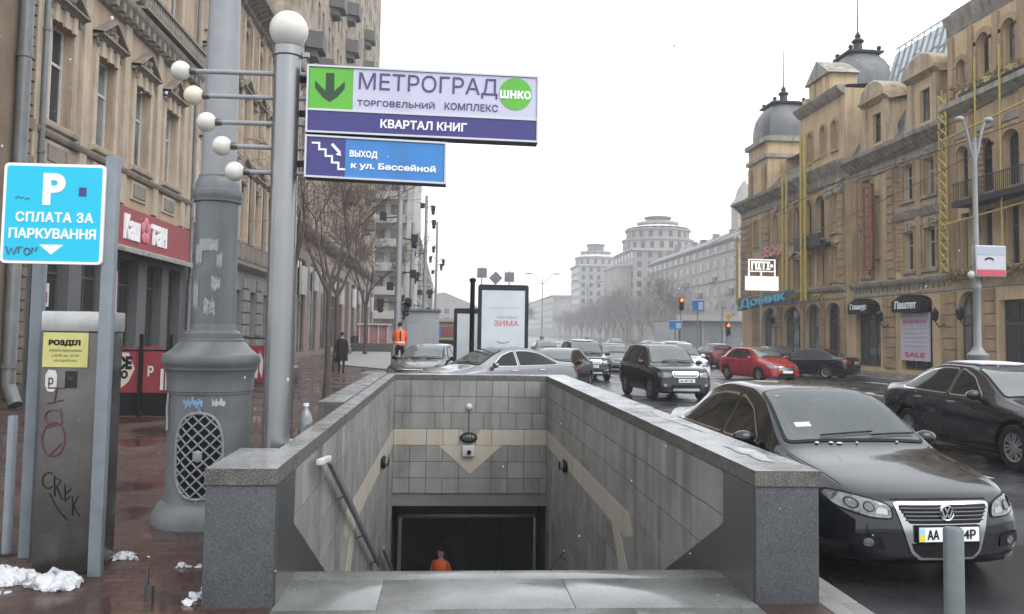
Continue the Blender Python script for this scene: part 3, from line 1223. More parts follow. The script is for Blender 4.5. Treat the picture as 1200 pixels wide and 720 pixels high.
b = MB()
ring = []
for k in range(48):
    t = 2 * PI * k / 48
    ca, sa = math.cos(t), math.sin(t)
    ring.append((a_c + HW * math.copysign(abs(ca) ** (2 / 2.6), ca), ZC + HH * math.copysign(abs(sa) ** (2 / 2.6), sa)))
rows_ = 14
for j in range(rows_ + 1):
    z = ZC - HH * .995 + 2 * HH * .995 * j / rows_
    wv = HW * max(0.0, 1 - abs((z - ZC) / HH) ** 2.6) ** (1 / 2.6)
    b.v += [on_base(a_c - wv + 2 * wv * i / 12, z, .3985) for i in range(13)]
for j in range(rows_):
    for i in range(12):
        b.f.append([j * 13 + i, j * 13 + i + 1, (j + 1) * 13 + i + 1, (j + 1) * 13 + i])
        b.m.append(0)
        b.sm.append(True)
door = b.build('lattice_backing', K['black'], lc)
b = MB()
b.tube([on_base(a, z, .402) for a, z in ring] + [on_base(*ring[0], .402)], .014, 8)
b.tube([on_base(a_c - .03, ZC + HH, .40), on_base(a_c, ZC + HH + .055, .398), on_base(a_c + .03, ZC + HH, .40)], .014, 6)
b.tube([on_base(a_c - .03, ZC - HH, .40), on_base(a_c, ZC - HH - .035, .398), on_base(a_c + .03, ZC - HH, .40)], .014, 6)
b.build('lattice_frame', K['paint_grey_light'], door)
b = MB()
step = .118
for sgn in (1, -1):
    for k in range(-9, 10):
        pts = []
        for j in range(-40, 41):
            s_ = j * .02
            al = s_
            z = ZC + sgn * s_ * .40 * 1.0 + k * step * .92
            a = a_c + al
            if inside(a, z):
                pts.append(on_base(a, z, .409 + .003 * sgn))
            elif len(pts) > 1:
                break
        if len(pts) > 2:
            b.tube(pts, .0085, 6)
b.sphere(on_base(a_c, ZC, .405), .045, 16, 10, 0, (1, .4, 1.3))
b.build('lattice', K['paint_grey_light'], door)
b = MB()
b.tube([on_base(-.95, 1.25, .405), on_base(-.98, 1.1, .41), on_base(-.95, .95, .405), on_base(-.90, .9, .415)], .012, 8)
b.build('conduit', K['paint_grey_light'], lc)

# ================================================================ PARKING PAY MACHINE
kz = thing('parking_machine', 'stainless parking pay machine under a square turquoise parking sign', 'parking machine', (-2.92, 7.1, 0))
mb = MB()
mb.box(-3.15, -2.70, 6.82, 7.24, .0, 1.83)
mb.build('cabinet', K['steel_dirty'], kz, bevel=.012)
mb = MB()
mb.box(-3.16, -2.69, 6.808, 7.25, 1.832, 1.99)
mb.build('top_cover', mat('steel_pale', (.48, .48, .47), .4, .6, var=.6, vscale=7), kz, bevel=.012)
yel = mat('notice_yellow', (.50, .48, .17), .6, var=.3, vscale=12)
mb = MB()
mb.box(-3.135, -2.80, 6.806, 6.819, 1.56, 1.825)
nb = mb.build('yellow_notice', yel, kz)
text('lettering', 'РОЗДІЛ', .07, (-2.975, 6.804, 1.745), (1, 0, 0), K['black'], nb, width=.235, height=.05, bold=.004)
for j, (s_, wd) in enumerate((('оплата паркування', .24), ('з 8.00 до 22.00', .20), ('цілодобово', .17))):
    text('lettering', s_, .03, (-2.965, 6.8045, 1.685 - j * .036), (1, 0, 0), mat('ink_faint', (.22, .22, .10), .7), nb, width=wd, height=.024)
mb = MB()
q = [(-3.11 + a, 1.42 + b) for a, b in ((0, .0), (.02, -.045), (.06, -.05), (.085, -.02), (.085, .08), (.07, .115), (.02, .12), (0, .08))]
mb.prism(q, lambda a, b, h: (a, 6.818 + h, b), -.003, .003)
st_ = mb.build('sticker', K['white_dirty'], kz)
text('lettering', 'р', .12, (-3.067, 6.813, 1.445), (1, 0, 0), K['black'], st_, width=.035, height=.07)
mb = MB()
mb.prism([(-2.965, 1.40), (-2.875, 1.40), (-2.875, 1.53), (-2.965, 1.53)], lambda a, b, h: (a, 6.818 + h, b), -.002, .003)
mb.lathe((-2.92, 6.815, 1.46), [(0, -.003), (.03, -.002), (.03, .001)], 16, axis='y')
mb.build('sticker', K['black_gloss'], kz)
# scrawls of spray paint on the cabinet
def scrawl(name, strokes, r, m, x0, z0, sc=1.0, y=6.8185):
    b = MB()
    for s_ in strokes:
        b.tube([(x0 + a * sc, y, z0 + c * sc) for a, c in s_], r, 6)
    return b.build(name, m, kz)
def arc(cx, cz, rx, rz, a0, a1, n=12):
    return [(cx + rx * math.cos(rad(a0 + (a1 - a0) * k / n)), cz + rz * math.sin(rad(a0 + (a1 - a0) * k / n))) for k in range(n + 1)]
wine = mat('spray_wine', (.085, .02, .045), .6)
scrawl('spray_scrawl', [[(0, .42), (.13, .42)], [(.07, .42), (.05, .30)], [(.0, .30), (.12, .33)], arc(.05, .20, .06, .055, 60, 300), arc(.06, .03, .085, .13, 0, 360, 20), [(.0, .12), (.12, .15), (.10, .26)], [(.12, .0), (.03, -.1)]], .007, wine, -3.09, .98)
scrawl('spray_scrawl', [arc(.04, .10, .045, .06, 50, 310), [(.08, .14), (.09, -.02)], [(.09, .12), (.13, .10), (.10, .05), (.15, -.05)], [(.16, .07), (.17, -.06), (.20, -.02)], [(.17, .0), (.21, .04)], [(.22, -.02), (.23, -.16)], [(.26, -.02), (.23, -.09), (.28, -.17)], [(.05, .0), (.12, -.12), (.19, -.2)]], .0055, K['black'], -3.09, .60)
# posts and sign
for (xa, xb, ya, yb, z0, z1) in ((-2.70, -2.605, 6.72, 6.80, 0.0, 3.19), (-3.46, -3.37, 7.26, 7.34, 0, 3.0)):
    mb = MB()
    mb.box(xa, xb, ya, yb, z0, z1)
    mb.build('post', K['paint_bluegrey'], kz, bevel=.008)
cy = mat('sign_turquoise', (.0, .46, .66), .35)
xa, xb, za, zb = -3.432, -2.685, 2.345, 3.112
def rrect(xa, xb, za, zb, r, n=5):
    res = []
    for (cx, cz, a0) in ((xb - r, zb - r, 0), (xa + r, zb - r, 90), (xa + r, za + r, 180), (xb - r, za + r, 270)):
        for k in range(n + 1):
            t = rad(a0 + 90 * k / n)
            res.append((cx + r * math.cos(t), cz + r * math.sin(t)))
    return res
mb = MB()
mb.prism(rrect(xa, xb, za, zb, .035), lambda a, b, h: (a, 6.70 + h, b), 0, .05)
sg = mb.build('sign_board', K['letter_white'], kz)
mb = MB()
mb.prism(rrect(xa + .022, xb - .022, za + .022, zb - .022, .02), lambda a, b, h: (a, 6.70 + h, b), -.003, .01)
fc = mb.build('sign_face', cy, sg)
text('lettering', 'P', .3, (-3.058, 6.695, 2.915), (1, 0, 0), K['letter_white'], fc, width=.165, height=.245, bold=.012)
text('lettering', 'СПЛАТА ЗА', .1, (-3.045, 6.695, 2.70), (1, 0, 0), K['letter_white'], fc, width=.57, height=.078, bold=.003, spacing=1.1)
text('lettering', 'ПАРКУВАННЯ', .1, (-3.055, 6.695, 2.575), (1, 0, 0), K['letter_white'], fc, width=.64, height=.078, bold=.003)
mb = MB()
mb.prism([(-3.15, 2.49), (-2.97, 2.49), (-3.06, 2.415)], lambda a, b, h: (a, 6.695 + h, b), 0, .004)
mb.prism([(-3.075, 2.475), (-3.045, 2.475), (-3.06, 2.462)], lambda a, b, h: (a, 6.695 + h, b), -.001, .0)
mb.build('arrow', K['letter_white'], fc)
mb = MB()
mb.box(-2.875, -2.82, 6.694, 6.699, 2.865, 2.935)
mb.build('sticker', navy, fc)
b = MB()
for s_ in ([(-3.39, 2.47), (-3.37, 2.41), (-3.35, 2.46), (-3.33, 2.41), (-3.31, 2.47)], [(-3.30, 2.42), (-3.295, 2.47), (-3.27, 2.465)], arc(-3.235, 2.435, .022, .025, 0, 340), [(-3.20, 2.42), (-3.20, 2.465), (-3.17, 2.44), (-3.165, 2.47)]):
    b.tube([(x, 6.696, z) for x, z in s_], .006, 5)
for s_ in ([(-3.34, 2.84), (-3.32, 2.855), (-3.30, 2.84), (-3.28, 2.85)], [(-3.27, 2.83), (-3.25, 2.845), (-3.235, 2.835)]):
    b.tube([(x, 6.696, z) for x, z in s_], .004, 5)
b.build('spray_scrawl', mat('spray_dark', (.07, .09, .16), .6), fc)

kz.location.x += .035


# bollards
def bollard(label, x, y, h, r, m, group='grey pipe bollards'):
    t = thing('bollard', label, 'bollard', (x, y, 0), 0, group)
    b = MB()
    b.lathe((x, y, 0), [(r, 0), (r, h - .012), (r - .01, h), (0, h)], 24)
    b.build('pipe', m, t)
    b = MB()
    b.lathe((x, y, 0), [(r + .05, 0), (r + .05, .008), (r, .012)], 24)
    b.build('foot_plate', K['dark_metal'], t)
bollard('greenish grey pipe bollard in front of the black saloon\'s number plate', 2.925, 4.8, .795, .055, mat('bollard_paint', (.12, .145, .147), .4, var=.6, vscale=9))
bollard('slim grey pipe bollard on the pavement left of the parking machine', -3.58, 7.4, 1.13, .037, K['paint_bluegrey'])
# small metal stub and an elbow of pipe in the gutter of the pavement
t = thing('pipe_stub', 'short bent metal pipe stub standing out of the wet pavement', 'pipe stub', (-2.1, 6.2, 0))
b = MB()
b.tube([(-2.07, 6.25, 0), (-2.07, 6.25, .17), (-2.07, 6.25, .20)], .016, 8)
b.tube([(-2.03, 6.2, 0), (-2.03, 6.2, .085), (-2.03, 6.2, .09)], .03, 12)
b.build('stub', K['steel_dirty'], t)

# snow heaps
def snow_heap(name, label, x, y, sx, sy, h, seed, n=26, m='snow'):
    r = random.Random(seed)
    b = MB()
    for k in range(n):
        a = r.uniform(0, 2 * PI)
        q = r.random() ** .6
        px, py = x + sx * q * math.cos(a), y + sy * q * math.sin(a)
        s_ = r.uniform(.35, 1.0) * h * (1.15 - .7 * q)
        vs, fs = [], []
        nu, nv = 18, 11
        f1, f2, f3 = r.uniform(0, 9), r.uniform(0, 9), r.uniform(0, 9)
        for j in range(nv + 1):
            t_ = PI * j / nv
            for i in range(nu):
                u = 2 * PI * i / nu
                w_ = 1 + .22 * math.sin(3 * u + f1) * math.sin(t_ * 2 + f2) + .14 * math.sin(5 * u + f3 + 3 * t_)
                vs.append((px + 1.5 * s_ * w_ * math.sin(t_) * math.cos(u), py + 1.5 * s_ * w_ * math.sin(t_) * math.sin(u), max(.001, s_ * .35 + s_ * .8 * w_ * math.cos(t_))))
        for j in range(nv):
            for i in range(nu):
                i2 = (i + 1) % nu
                fs.append((j * nu + i, (j + 1) * nu + i, (j + 1) * nu + i2, j * nu + i2))
        b.add(vs, fs, 0, True)
    o = b.build(name, [K[m]])
    # fine crust
    bm = bmesh.new()
    bm.from_mesh(o.data)
    for v in bm.verts:
        p = v.co.copy()
        q = 1.0 if p.z > .004 else .3
        for fq, am in ((47, .010), (113, .006), (251, .004)):
            v.co.x += q * am * math.sin(p.y * fq + p.z * fq * .8 + 1)
            v.co.y += q * am * math.sin(p.x * fq * 1.1 + p.z * fq * .7)
            v.co.z += q * am * .8 * math.sin(p.x * fq * .9 + p.y * fq * 1.2 + 2)
        v.co.z = max(.001, v.co.z)
    bm.to_mesh(o.data)
    bm.free()
    tag(o, label, 'snow heap', 'heaps of old snow on the pavement')
snow_heap('snow_heap', 'lumpy heap of snow at the left foot of the parking machine', -3.22, 6.62, .22, .13, .085, 1, 30)
snow_heap('snow_heap', 'bright heap of snow at the right foot of the parking machine', -2.79, 6.50, .17, .10, .085, 2, 22)
snow_heap('snow_heap', 'flat grey crust of snow between two heaps by the machine', -3.02, 6.62, .14, .08, .035, 9, 20, 'snow_dirty')
snow_heap('snow_heap', 'small patch of snow between parking machine and lamp column', -2.60, 7.28, .22, .10, .035, 3, 24)
snow_heap('snow_heap', 'crumbs of snow on dark paving left of the granite pier', -2.02, 7.0, .14, .06, .022, 4, 9)
snow_heap('snow_heap', 'snow lodged against the side of the left granite pier', -1.70, 6.2, .04, .22, .05, 5, 9)
snow_heap('snow_heap', 'tiny lump of snow in front of the parking machine', -3.12, 6.33, .10, .04, .025, 6, 6)
# snow on the right coping, debris in the hollow of the left one
def flat_snow(label, c, a, b_, z, h, seed, m='snow'):
    r = random.Random(seed)
    n = 44
    o = MB()
    f1, f2 = r.uniform(0, 6), r.uniform(0, 6)
    ph = [.78 + .16 * math.sin(3 * 2 * PI * k / n + f1) + .10 * math.sin(7 * 2 * PI * k / n + f2) + r.uniform(-.05, .05) for k in range(n)]
    rings = []
    for f_, hh in ((1, .002), (.85, h * .6), (.5, h), (.2, h * 1.05)):
        rings.append([(c[0] + a * f_ * ph[k] * math.cos(2 * PI * k / n), c[1] + b_ * f_ * ph[k] * math.sin(2 * PI * k / n), z + hh) for k in range(n)])
    vs = [v for q in rings for v in q] + [(c[0], c[1], z + h * 1.05)]
    fs = [(i * n + k, i * n + (k + 1) % n, (i + 1) * n + (k + 1) % n, (i + 1) * n + k) for i in range(3) for k in range(n)]
    fs += [(3 * n + k, 3 * n + (k + 1) % n, 4 * n) for k in range(n)]
    o.add(vs, fs, 0, True)
    o = o.build('snow_patch', [K[m]])
    tag(o, label, 'snow', 'thin snow left on the copings')
flat_snow('thin white snow patch on the right coping beside the black saloon', (2.46, 6.85), .11, .55, .931, .012, 1, 'snow_dirty')
flat_snow('narrow strip of snow farther along the right coping', (2.52, 9.6), .07, 1.3, .931, .008, 2, 'snow_dirty')
flat_snow('snow left at the foot of the sign post behind the left pier', (-1.46, 7.12), .15, .07, .702, .05, 3)
t = thing('plastic_bottle', 'crumpled clear plastic bottle standing beside the sign post', 'bottle', (-1.43, 8.85, .70))
b = MB()
b.lathe((-1.43, 8.85, .70), [(0, 0), (.06, 0), (.07, .03), (.066, .12), (.072, .15), (.066, .2), (.07, .28), (.045, .34), (.025, .37), (.025, .40)], 20)
b.build('bottle', mat('plastic_clear', (.26, .28, .28), .12, var=.8, vscale=25, col2=(.10, .11, .11), spec=.8), t)
b = MB()
b.lathe((-1.43, 8.85, 1.10), [(.03, 0), (.03, .03), (0, .032)], 16)
b.build('bottle_cap', K['white'], t)
for (x, y, lab) in ((-1.47, 8.15, 'crushed pale plastic cup behind the sign post'), (-1.52, 7.05, 'scrap of white paper litter beside the sign post foot')):
    b = MB()
    b.lathe((x, y, .702), [(0, 0), (.045, 0), (.06, .05), (.05, .12), (.062, .15), (.055, .15), (.045, .11), (.05, .05)], 14)
    o = b.build('crushed_cup', K['white_dirty'])
    tag(o, lab, 'litter')

# ================================================================ VEHICLES
def pchip(xs, ys, q):
    xs, ys = np.asarray(xs, float), np.asarray(ys, float)
    h = np.diff(xs)
    d = np.diff(ys) / h
    m = np.zeros(len(xs))
    m[0], m[-1] = d[0], d[-1]
    for i in range(1, len(xs) - 1):
        if d[i - 1] * d[i] > 0:
            w1, w2 = 2 * h[i] + h[i - 1], h[i] + 2 * h[i - 1]
            m[i] = (w1 + w2) / (w1 / d[i - 1] + w2 / d[i])
    i = np.clip(np.searchsorted(xs, q) - 1, 0, len(xs) - 2)
    t = (q - xs[i]) / h[i]
    return (2 * t**3 - 3 * t**2 + 1) * ys[i] + (t**3 - 2 * t**2 + t) * h[i] * m[i] + (-2 * t**3 + 3 * t**2) * ys[i + 1] + (t**3 - t**2) * h[i] * m[i + 1]


def crspline(pts, sub):
    P = np.array(pts, float)
    P = np.vstack([2 * P[0] - P[1], P, 2 * P[-1] - P[-2]])
    res = []
    for i in range(1, len(P) - 2):
        for k in range(sub):
            t = k / sub
            res.append(.5 * (2 * P[i] + (P[i + 1] - P[i - 1]) * t + (2 * P[i - 1] - 5 * P[i] + 4 * P[i + 1] - P[i + 2]) * t * t + (3 * P[i] - P[i - 1] - 3 * P[i + 1] + P[i + 2]) * t**3))
    res.append(P[-2])
    return np.array(res)


# stations: y, underside, belt, top, half width, half width of the top, roof drop
SEDAN = dict(L=4.77, half=.91, wheel=.325, axles=(.94, 3.65), sweepf=.22, sweepr=.16, st=[
    (0, .27, .56, .665, .70, .60, .02), (.06, .21, .61, .735, .775, .66, .025), (.25, .18, .69, .80, .85, .72, .03),
    (.70, .17, .79, .895, .895, .765, .04), (1.22, .17, .87, .985, .905, .775, .045), (1.36, .17, .885, 1.035, .907, .765, .05),
    (2.02, .17, .935, 1.375, .91, .63, .055), (2.42, .17, .95, 1.455, .91, .585, .05), (2.95, .17, .965, 1.465, .91, .58, .05),
    (3.42, .17, .975, 1.395, .91, .585, .05), (4.02, .18, .985, 1.125, .90, .67, .045), (4.22, .19, .975, 1.085, .893, .71, .035),
    (4.55, .23, .93, 1.06, .865, .72, .03), (4.70, .28, .86, 1.02, .825, .70, .03), (4.77, .33, .78, .93, .765, .66, .03)])
PASSAT = dict(SEDAN, cabin=True)
PASSAT['st'] = [(a, b, c, d + (.045 if 1.9 < a < 3.6 else .02 if a > 1.3 else 0), e, f, g) for a, b, c, d, e, f, g in SEDAN['st']]
SUV = dict(L=4.40, half=.905, wheel=.36, axles=(.85, 3.45), sweepf=.16, sweepr=.10, st=[
    (0, .30, .66, .82, .74, .64, .03), (.06, .26, .72, .92, .81, .70, .03), (.22, .25, .82, 1.00, .865, .75, .03),
    (.65, .25, .94, 1.06, .895, .78, .035), (1.10, .25, 1.0, 1.12, .905, .78, .045), (1.25, .25, 1.02, 1.18, .905, .76, .05),
    (1.80, .25, 1.06, 1.60, .905, .66, .06), (2.10, .25, 1.07, 1.69, .905, .635, .055), (2.9, .25, 1.08, 1.71, .905, .635, .05),
    (3.75, .26, 1.09, 1.68, .90, .63, .05), (4.10, .30, 1.09, 1.58, .885, .62, .06), (4.28, .34, 1.06, 1.32, .865, .65, .06),
    (4.36, .38, .98, 1.12, .83, .68, .04), (4.40, .42, .86, 1.0, .78, .68, .03)])
HATCH = dict(L=4.25, half=.88, wheel=.315, axles=(.88, 3.45), sweepf=.22, sweepr=.12, st=[
    (0, .26, .57, .68, .68, .58, .02), (.06, .2, .63, .76, .76, .65, .025), (.25, .18, .72, .83, .83, .70, .03),
    (.65, .17, .82, .93, .87, .74, .04), (1.02, .17, .90, 1.02, .878, .75, .045), (1.15, .17, .915, 1.08, .88, .735, .05),
    (1.85, .17, .965, 1.43, .88, .60, .055), (2.25, .17, .98, 1.49, .88, .565, .05), (2.9, .17, 1.0, 1.49, .88, .565, .05),
    (3.55, .18, 1.01, 1.42, .875, .56, .05), (4.0, .22, 1.0, 1.15, .86, .60, .05), (4.17, .28, .93, 1.03, .83, .66, .03), (4.25, .34, .82, .95, .76, .62, .03)])


def body_mesh(spec, k=1.0):
    st = np.array(spec['st'])
    L, half = spec['L'], spec['half']
    q = np.unique(np.round(np.concatenate([st[:, 0], np.linspace(0, L, 46), [0.02, .12, L - .02, L - .12]]), 4))
    F = [pchip(st[:, 0], st[:, i], q) for i in range(1, 7)]
    rows = None
    secs = []
    for i, y in enumerate(q):
        bot, belt, top, hw, rw, dr = [f[i] for f in F]
        zr = max(top - dr, belt + .004)
        pts = [(0, bot), (.8 * hw, bot), (hw - .035, bot + .085), (hw, bot + .42 * (belt - bot)), (hw - .012, belt - .10 * (belt - bot) / .7),
               (hw - .05, belt), (rw + (hw - .05 - rw) * .06, zr - (zr - belt) * .10), (rw - .02, zr + dr * .22), (rw * .86, top - dr * .38), (rw * .45, top - dr * .06), (0, top)]
        c = crspline(pts, 3)
        c[:, 0] = np.maximum(c[:, 0], 0)
        secs.append(c)
    ns = len(secs[0])

    def warp(x, y, z):
        u = abs(x) / half
        bf = max(0, 1 - y / 1.25) ** 2
        br = max(0, 1 - (L - y) / 1.1) ** 2
        lf = .16 * max(0, z - .48) * max(0, 1 - y / .3)
        lr = .16 * max(0, z - .60) * max(0, 1 - (L - y) / .3)
        return (x, y + spec['sweepf'] * u**2.4 * bf + lf - spec['sweepr'] * u**2.4 * br - lr, z)
    vs, fs = [], []
    for i, y in enumerate(q):
        for (x, z) in secs[i]:
            vs.append(warp(x, y, z))
        for (x, z) in secs[i][1:-1]:
            vs.append(warp(-x, y, z))
    n = 2 * ns - 2

    def idx(i, j):                      # loop index j: 0..ns-1 right, then left from top back down to bottom
        j %= n
        return i * n + (j if j < ns else ns + (n - j) - 1)
    for i in range(len(q) - 1):
        for j in range(n):
            fs.append((idx(i, j), idx(i, j + 1), idx(i + 1, j + 1), idx(i + 1, j)))
    # end caps: rows joining left and right
    nc = 10
    for (i, y) in ((0, q[0]), (len(q) - 1, q[-1])):
        grid = []
        for j in range(ns):
            a = idx(i, j)
            b = idx(i, (n - j) % n)
            if j == 0 or j == ns - 1:
                grid.append([a] * (nc + 1))
                continue
            row = [a]
            x, z = secs[i][j]
            for k_ in range(1, nc):
                row.append(len(vs))
                vs.append(warp(x * (1 - 2 * k_ / nc), y, z))
            row.append(b)
            grid.append(row)
        for j in range(ns - 1):
            for k_ in range(nc):
                f = [grid[j][k_], grid[j][k_ + 1], grid[j + 1][k_ + 1], grid[j + 1][k_]]
                f2 = []
                for v in f:
                    if v not in f2:
                        f2.append(v)
                if len(f2) > 2:
                    fs.append(tuple(f2))
    bm = bmesh.new()
    bv = [bm.verts.new(v) for v in vs]
    for f in fs:
        try:
            bm.faces.new([bv[i] for i in f])
        except ValueError:
            pass
    bmesh.ops.remove_doubles(bm, verts=bm.verts, dist=.0005)
    bmesh.ops.recalc_face_normals(bm, faces=bm.faces)
    for f in bm.faces:
        f.smooth = True
    return bm


class CarKit:
    def __init__(s, spec, wheel_dx=0.0):
        s.spec = spec
        s.bm = body_mesh(spec)
        s.bvh = BVHTree.FromBMesh(s.bm)

    def cut_arches(s, name, mats_):
        spec = s.spec
        me = bpy.data.meshes.new(name)
        s.bm.to_mesh(me)
        o = bpy.data.objects.new(name, me)
        C.objects.link(o)
        b = MB()
        R = spec['wheel'] + .065
        for ya in spec['axles']:
            for sx in (-1, 1):
                xa, xb = (spec['half'] - .27) * sx, (spec['half'] + .2) * sx
                b.lathe((0, ya, spec['wheel']), [(0, min(xa, xb)), (R, min(xa, xb)), (R, max(xa, xb)), (0, max(xa, xb))], 32, axis='x')
        c = b.build('cutter', [])
        bm = bmesh.new()
        bm.from_mesh(c.data)
        bmesh.ops.remove_doubles(bm, verts=bm.verts, dist=.0005)
        bmesh.ops.recalc_face_normals(bm, faces=bm.faces)
        bm.to_mesh(c.data)
        bm.free()
        if spec.get('cabin'):
            cb = bmesh.new()
            prof = [(1.40, .90), (1.28, 1.10), (1.35, 1.75), (1.98, 1.75), (2.12, 1.39), (2.5, 1.43), (3.3, 1.40), (3.4, .70), (1.75, .70)]
            wx = lambda z: .60 - max(0, min(z, 1.45) - .95) * .20
            L_ = [cb.verts.new((-wx(z), y, z)) for y, z in prof]
            R2 = [cb.verts.new((wx(z), y, z)) for y, z in prof]
            cb.faces.new(L_)
            cb.faces.new(R2[::-1])
            for i in range(len(prof)):
                k_ = (i + 1) % len(prof)
                cb.faces.new([L_[i], R2[i], R2[k_], L_[k_]])
            bmesh.ops.triangulate(cb, faces=cb.faces[:])
            bmesh.ops.recalc_face_normals(cb, faces=cb.faces)
            cm = bpy.data.meshes.new('cabin')
            cb.to_mesh(cm)
            cb.free()
            co = bpy.data.objects.new('cabin', cm)
            C.objects.link(co)
            m2 = o.modifiers.new('cabin', 'BOOLEAN')
            m2.operation = 'DIFFERENCE'
            m2.object = co
            m2.solver = 'EXACT'
        md = o.modifiers.new('arch', 'BOOLEAN')
        md.operation = 'DIFFERENCE'
        md.object = c
        md.solver = 'EXACT'
        dg = bpy.context.evaluated_depsgraph_get()
        me2 = bpy.data.meshes.new_from_object(o.evaluated_get(dg))
        bpy.data.objects.remove(o)
        bpy.data.objects.remove(c)
        if spec.get('cabin'):
            bpy.data.objects.remove(co)
        me2.materials.clear()
        for m in mats_:
            me2.materials.append(m)
        for p in me2.polygons:
            p.use_smooth = True
            p.material_index = 0
            ce = p.center
            for ya in spec['axles']:
                dd = math.hypot(ce.y - ya, ce.z - spec['wheel'])
                if dd < R + .01 and abs(ce.x) > .3 and (dd > R - .03 and abs(p.normal.x) < .3 or abs(abs(ce.x) - (spec['half'] - .27)) < .01):
                    p.material_index = 1
                    p.use_smooth = False
            if spec.get('cabin') and 1.3 < ce.y < 3.45 and ce.z > .68 and abs(ce.x) < .61:
                hit, nr, _, dd = s.bvh.find_nearest(ce)
                if dd > .006:
                    p.material_index = 1
                    p.use_smooth = False
            if ce.z < spec['wheel'] + .0 and p.normal.z < -.6:
                p.material_index = 1
        return me2

    def patch(s, poly, view, off=.004, thick=0.0, step=.07, sign=1):
        """a polygon drawn on the side, front, rear or top of the body and laid on its surface"""
        bm = bmesh.new()
        vs = [bm.verts.new((a, b, 0)) for a, b in poly]
        bm.faces.new(vs)
        a0, a1 = min(p[0] for p in poly), max(p[0] for p in poly)
        b0, b1 = min(p[1] for p in poly), max(p[1] for p in poly)
        k = a0 + step
        while k < a1 - .01:
            bmesh.ops.bisect_plane(bm, geom=bm.verts[:] + bm.edges[:] + bm.faces[:], plane_co=(k, 0, 0), plane_no=(1, 0, 0))
            k += step
        k = b0 + step
        while k < b1 - .01:
            bmesh.ops.bisect_plane(bm, geom=bm.verts[:] + bm.edges[:] + bm.faces[:], plane_co=(0, k, 0), plane_no=(0, 1, 0))
            k += step
        L = s.spec['L']
        pts = []
        for v in bm.verts:
            a, b = v.co.x, v.co.y
            if view == 'side':
                o, d = Vector((3 * sign, a, b)), Vector((-sign, 0, 0))
            elif view == 'front':
                o, d = Vector((a, -2, b)), Vector((0, 1, 0))
            elif view == 'rear':
                o, d = Vector((a, L + 2, b)), Vector((0, -1, 0))
            else:
                o, d = Vector((a, b, 4)), Vector((0, 0, -1))
            h, nrm, _, _ = s.bvh.ray_cast(o, d)
            if h is None:
                h, nrm, _, _ = s.bvh.find_nearest(o + d * (2.2 if view != 'top' else 2.6))
            if nrm.dot(d) > 0:
                nrm = -nrm
            pts.append(h - d * off * .6 + nrm * off * .6)
        for v in bm.verts:
            v.index = v.index
        bm.verts.index_update()
        fs = [[v.index for v in f.verts] for f in bm.faces]
        bm.free()
        b = MB()
        b.add(pts, fs, 0, True)
        return b


def off_poly(poly, d):
    """grow a polygon outwards"""
    n = len(poly)
    ar = sum(poly[i][0] * poly[(i + 1) % n][1] - poly[(i + 1) % n][0] * poly[i][1] for i in range(n))
    sg = 1 if ar > 0 else -1
    res = []
    for i in range(n):
        p0, p1, p2 = Vector(poly[i - 1]), Vector(poly[i]), Vector(poly[(i + 1) % n])
        e1, e2 = (p1 - p0).normalized(), (p2 - p1).normalized()
        n1, n2 = Vector((e1.y, -e1.x)) * sg, Vector((e2.y, -e2.x)) * sg
        m = (n1 + n2)
        m = m / max(.35, m.length_squared / 2) if m.length > 1e-6 else n1
        res.append((p1.x + m.x * d, p1.y + m.y * d))
    return res


def round_poly(poly, r, n=3):
    res = []
    m = len(poly)
    for i in range(m):
        p0, p1, p2 = Vector(poly[i - 1]), Vector(poly[i]), Vector(poly[(i + 1) % m])
        a = min(r, (p0 - p1).length * .4)
        b = min(r, (p2 - p1).length * .4)
        s_, e = p1 + (p0 - p1).normalized() * a, p1 + (p2 - p1).normalized() * b
        for k in range(n + 1):
            t = k / n
            q = s_ * (1 - t)**2 + p1 * 2 * t * (1 - t) + e * t * t
            res.append((q.x, q.y))
    return res


def mir(poly):
    return [(-a, b) for a, b in poly][::-1]


RIMS = {}


def wheel_parts(parent, x, y, R, sx, n=5, wid=.205):
    b = MB()
    r0 = R * .66
    prof = [(r0, -wid / 2), (R * .93, -wid / 2), (R * .985, -wid / 2 + .02), (R, -wid / 4), (R, wid / 4), (R * .985, wid / 2 - .02), (R * .93, wid / 2), (r0, wid / 2), (r0 - .012, wid / 2 - .012), (r0 - .012, -wid / 2 + .012), (r0, -wid / 2)]
    b.lathe((x, y, R), prof, 36, axis='x')
    w_ = b.build('wheel', K['rubber'], parent, world=False)
    b = MB()
    xo = x + sx * (wid / 2 - .02)
    b.lathe((0, y, R), [(r0 - .014, xo - sx * .10), (r0 - .03, xo), (r0 - .005, xo + sx * .012), (r0 - .003, xo + sx * .004)], 36, axis='x')
    for k in range(n):
        a = 2 * PI * k / n + .3
        u = Vector((0, math.cos(a), math.sin(a)))
        t = Vector((0, -math.sin(a), math.cos(a)))
        c0 = Vector((xo - sx * .015, y, R))
        for sp_ in (-1, 1):
            p = [c0 + u * .045 + t * .012 * sp_, c0 + u * (r0 - .02) + t * (.055 * sp_)]
            d = (p[1] - p[0])
            b.obox((p[0] + p[1]) / 2 + Vector((sx * .004, 0, 0)), (d, Vector((1, 0, 0)), d.cross(Vector((1, 0, 0)))), (d.length / 2, .014, .017))
    b.lathe((0, y, R), [(0, xo + sx * .012), (.05, xo + sx * .01), (.06, xo - sx * .03)], 20, axis='x')
    rim = b.build('rim', K['alu'], w_, world=False)
    b = MB()
    b.lathe((0, y, R), [(0, xo - sx * .06), (r0 - .02, xo - sx * .06)], 28, axis='x')
    b.build('brake_disc', K['dark_metal'], w_, world=False)


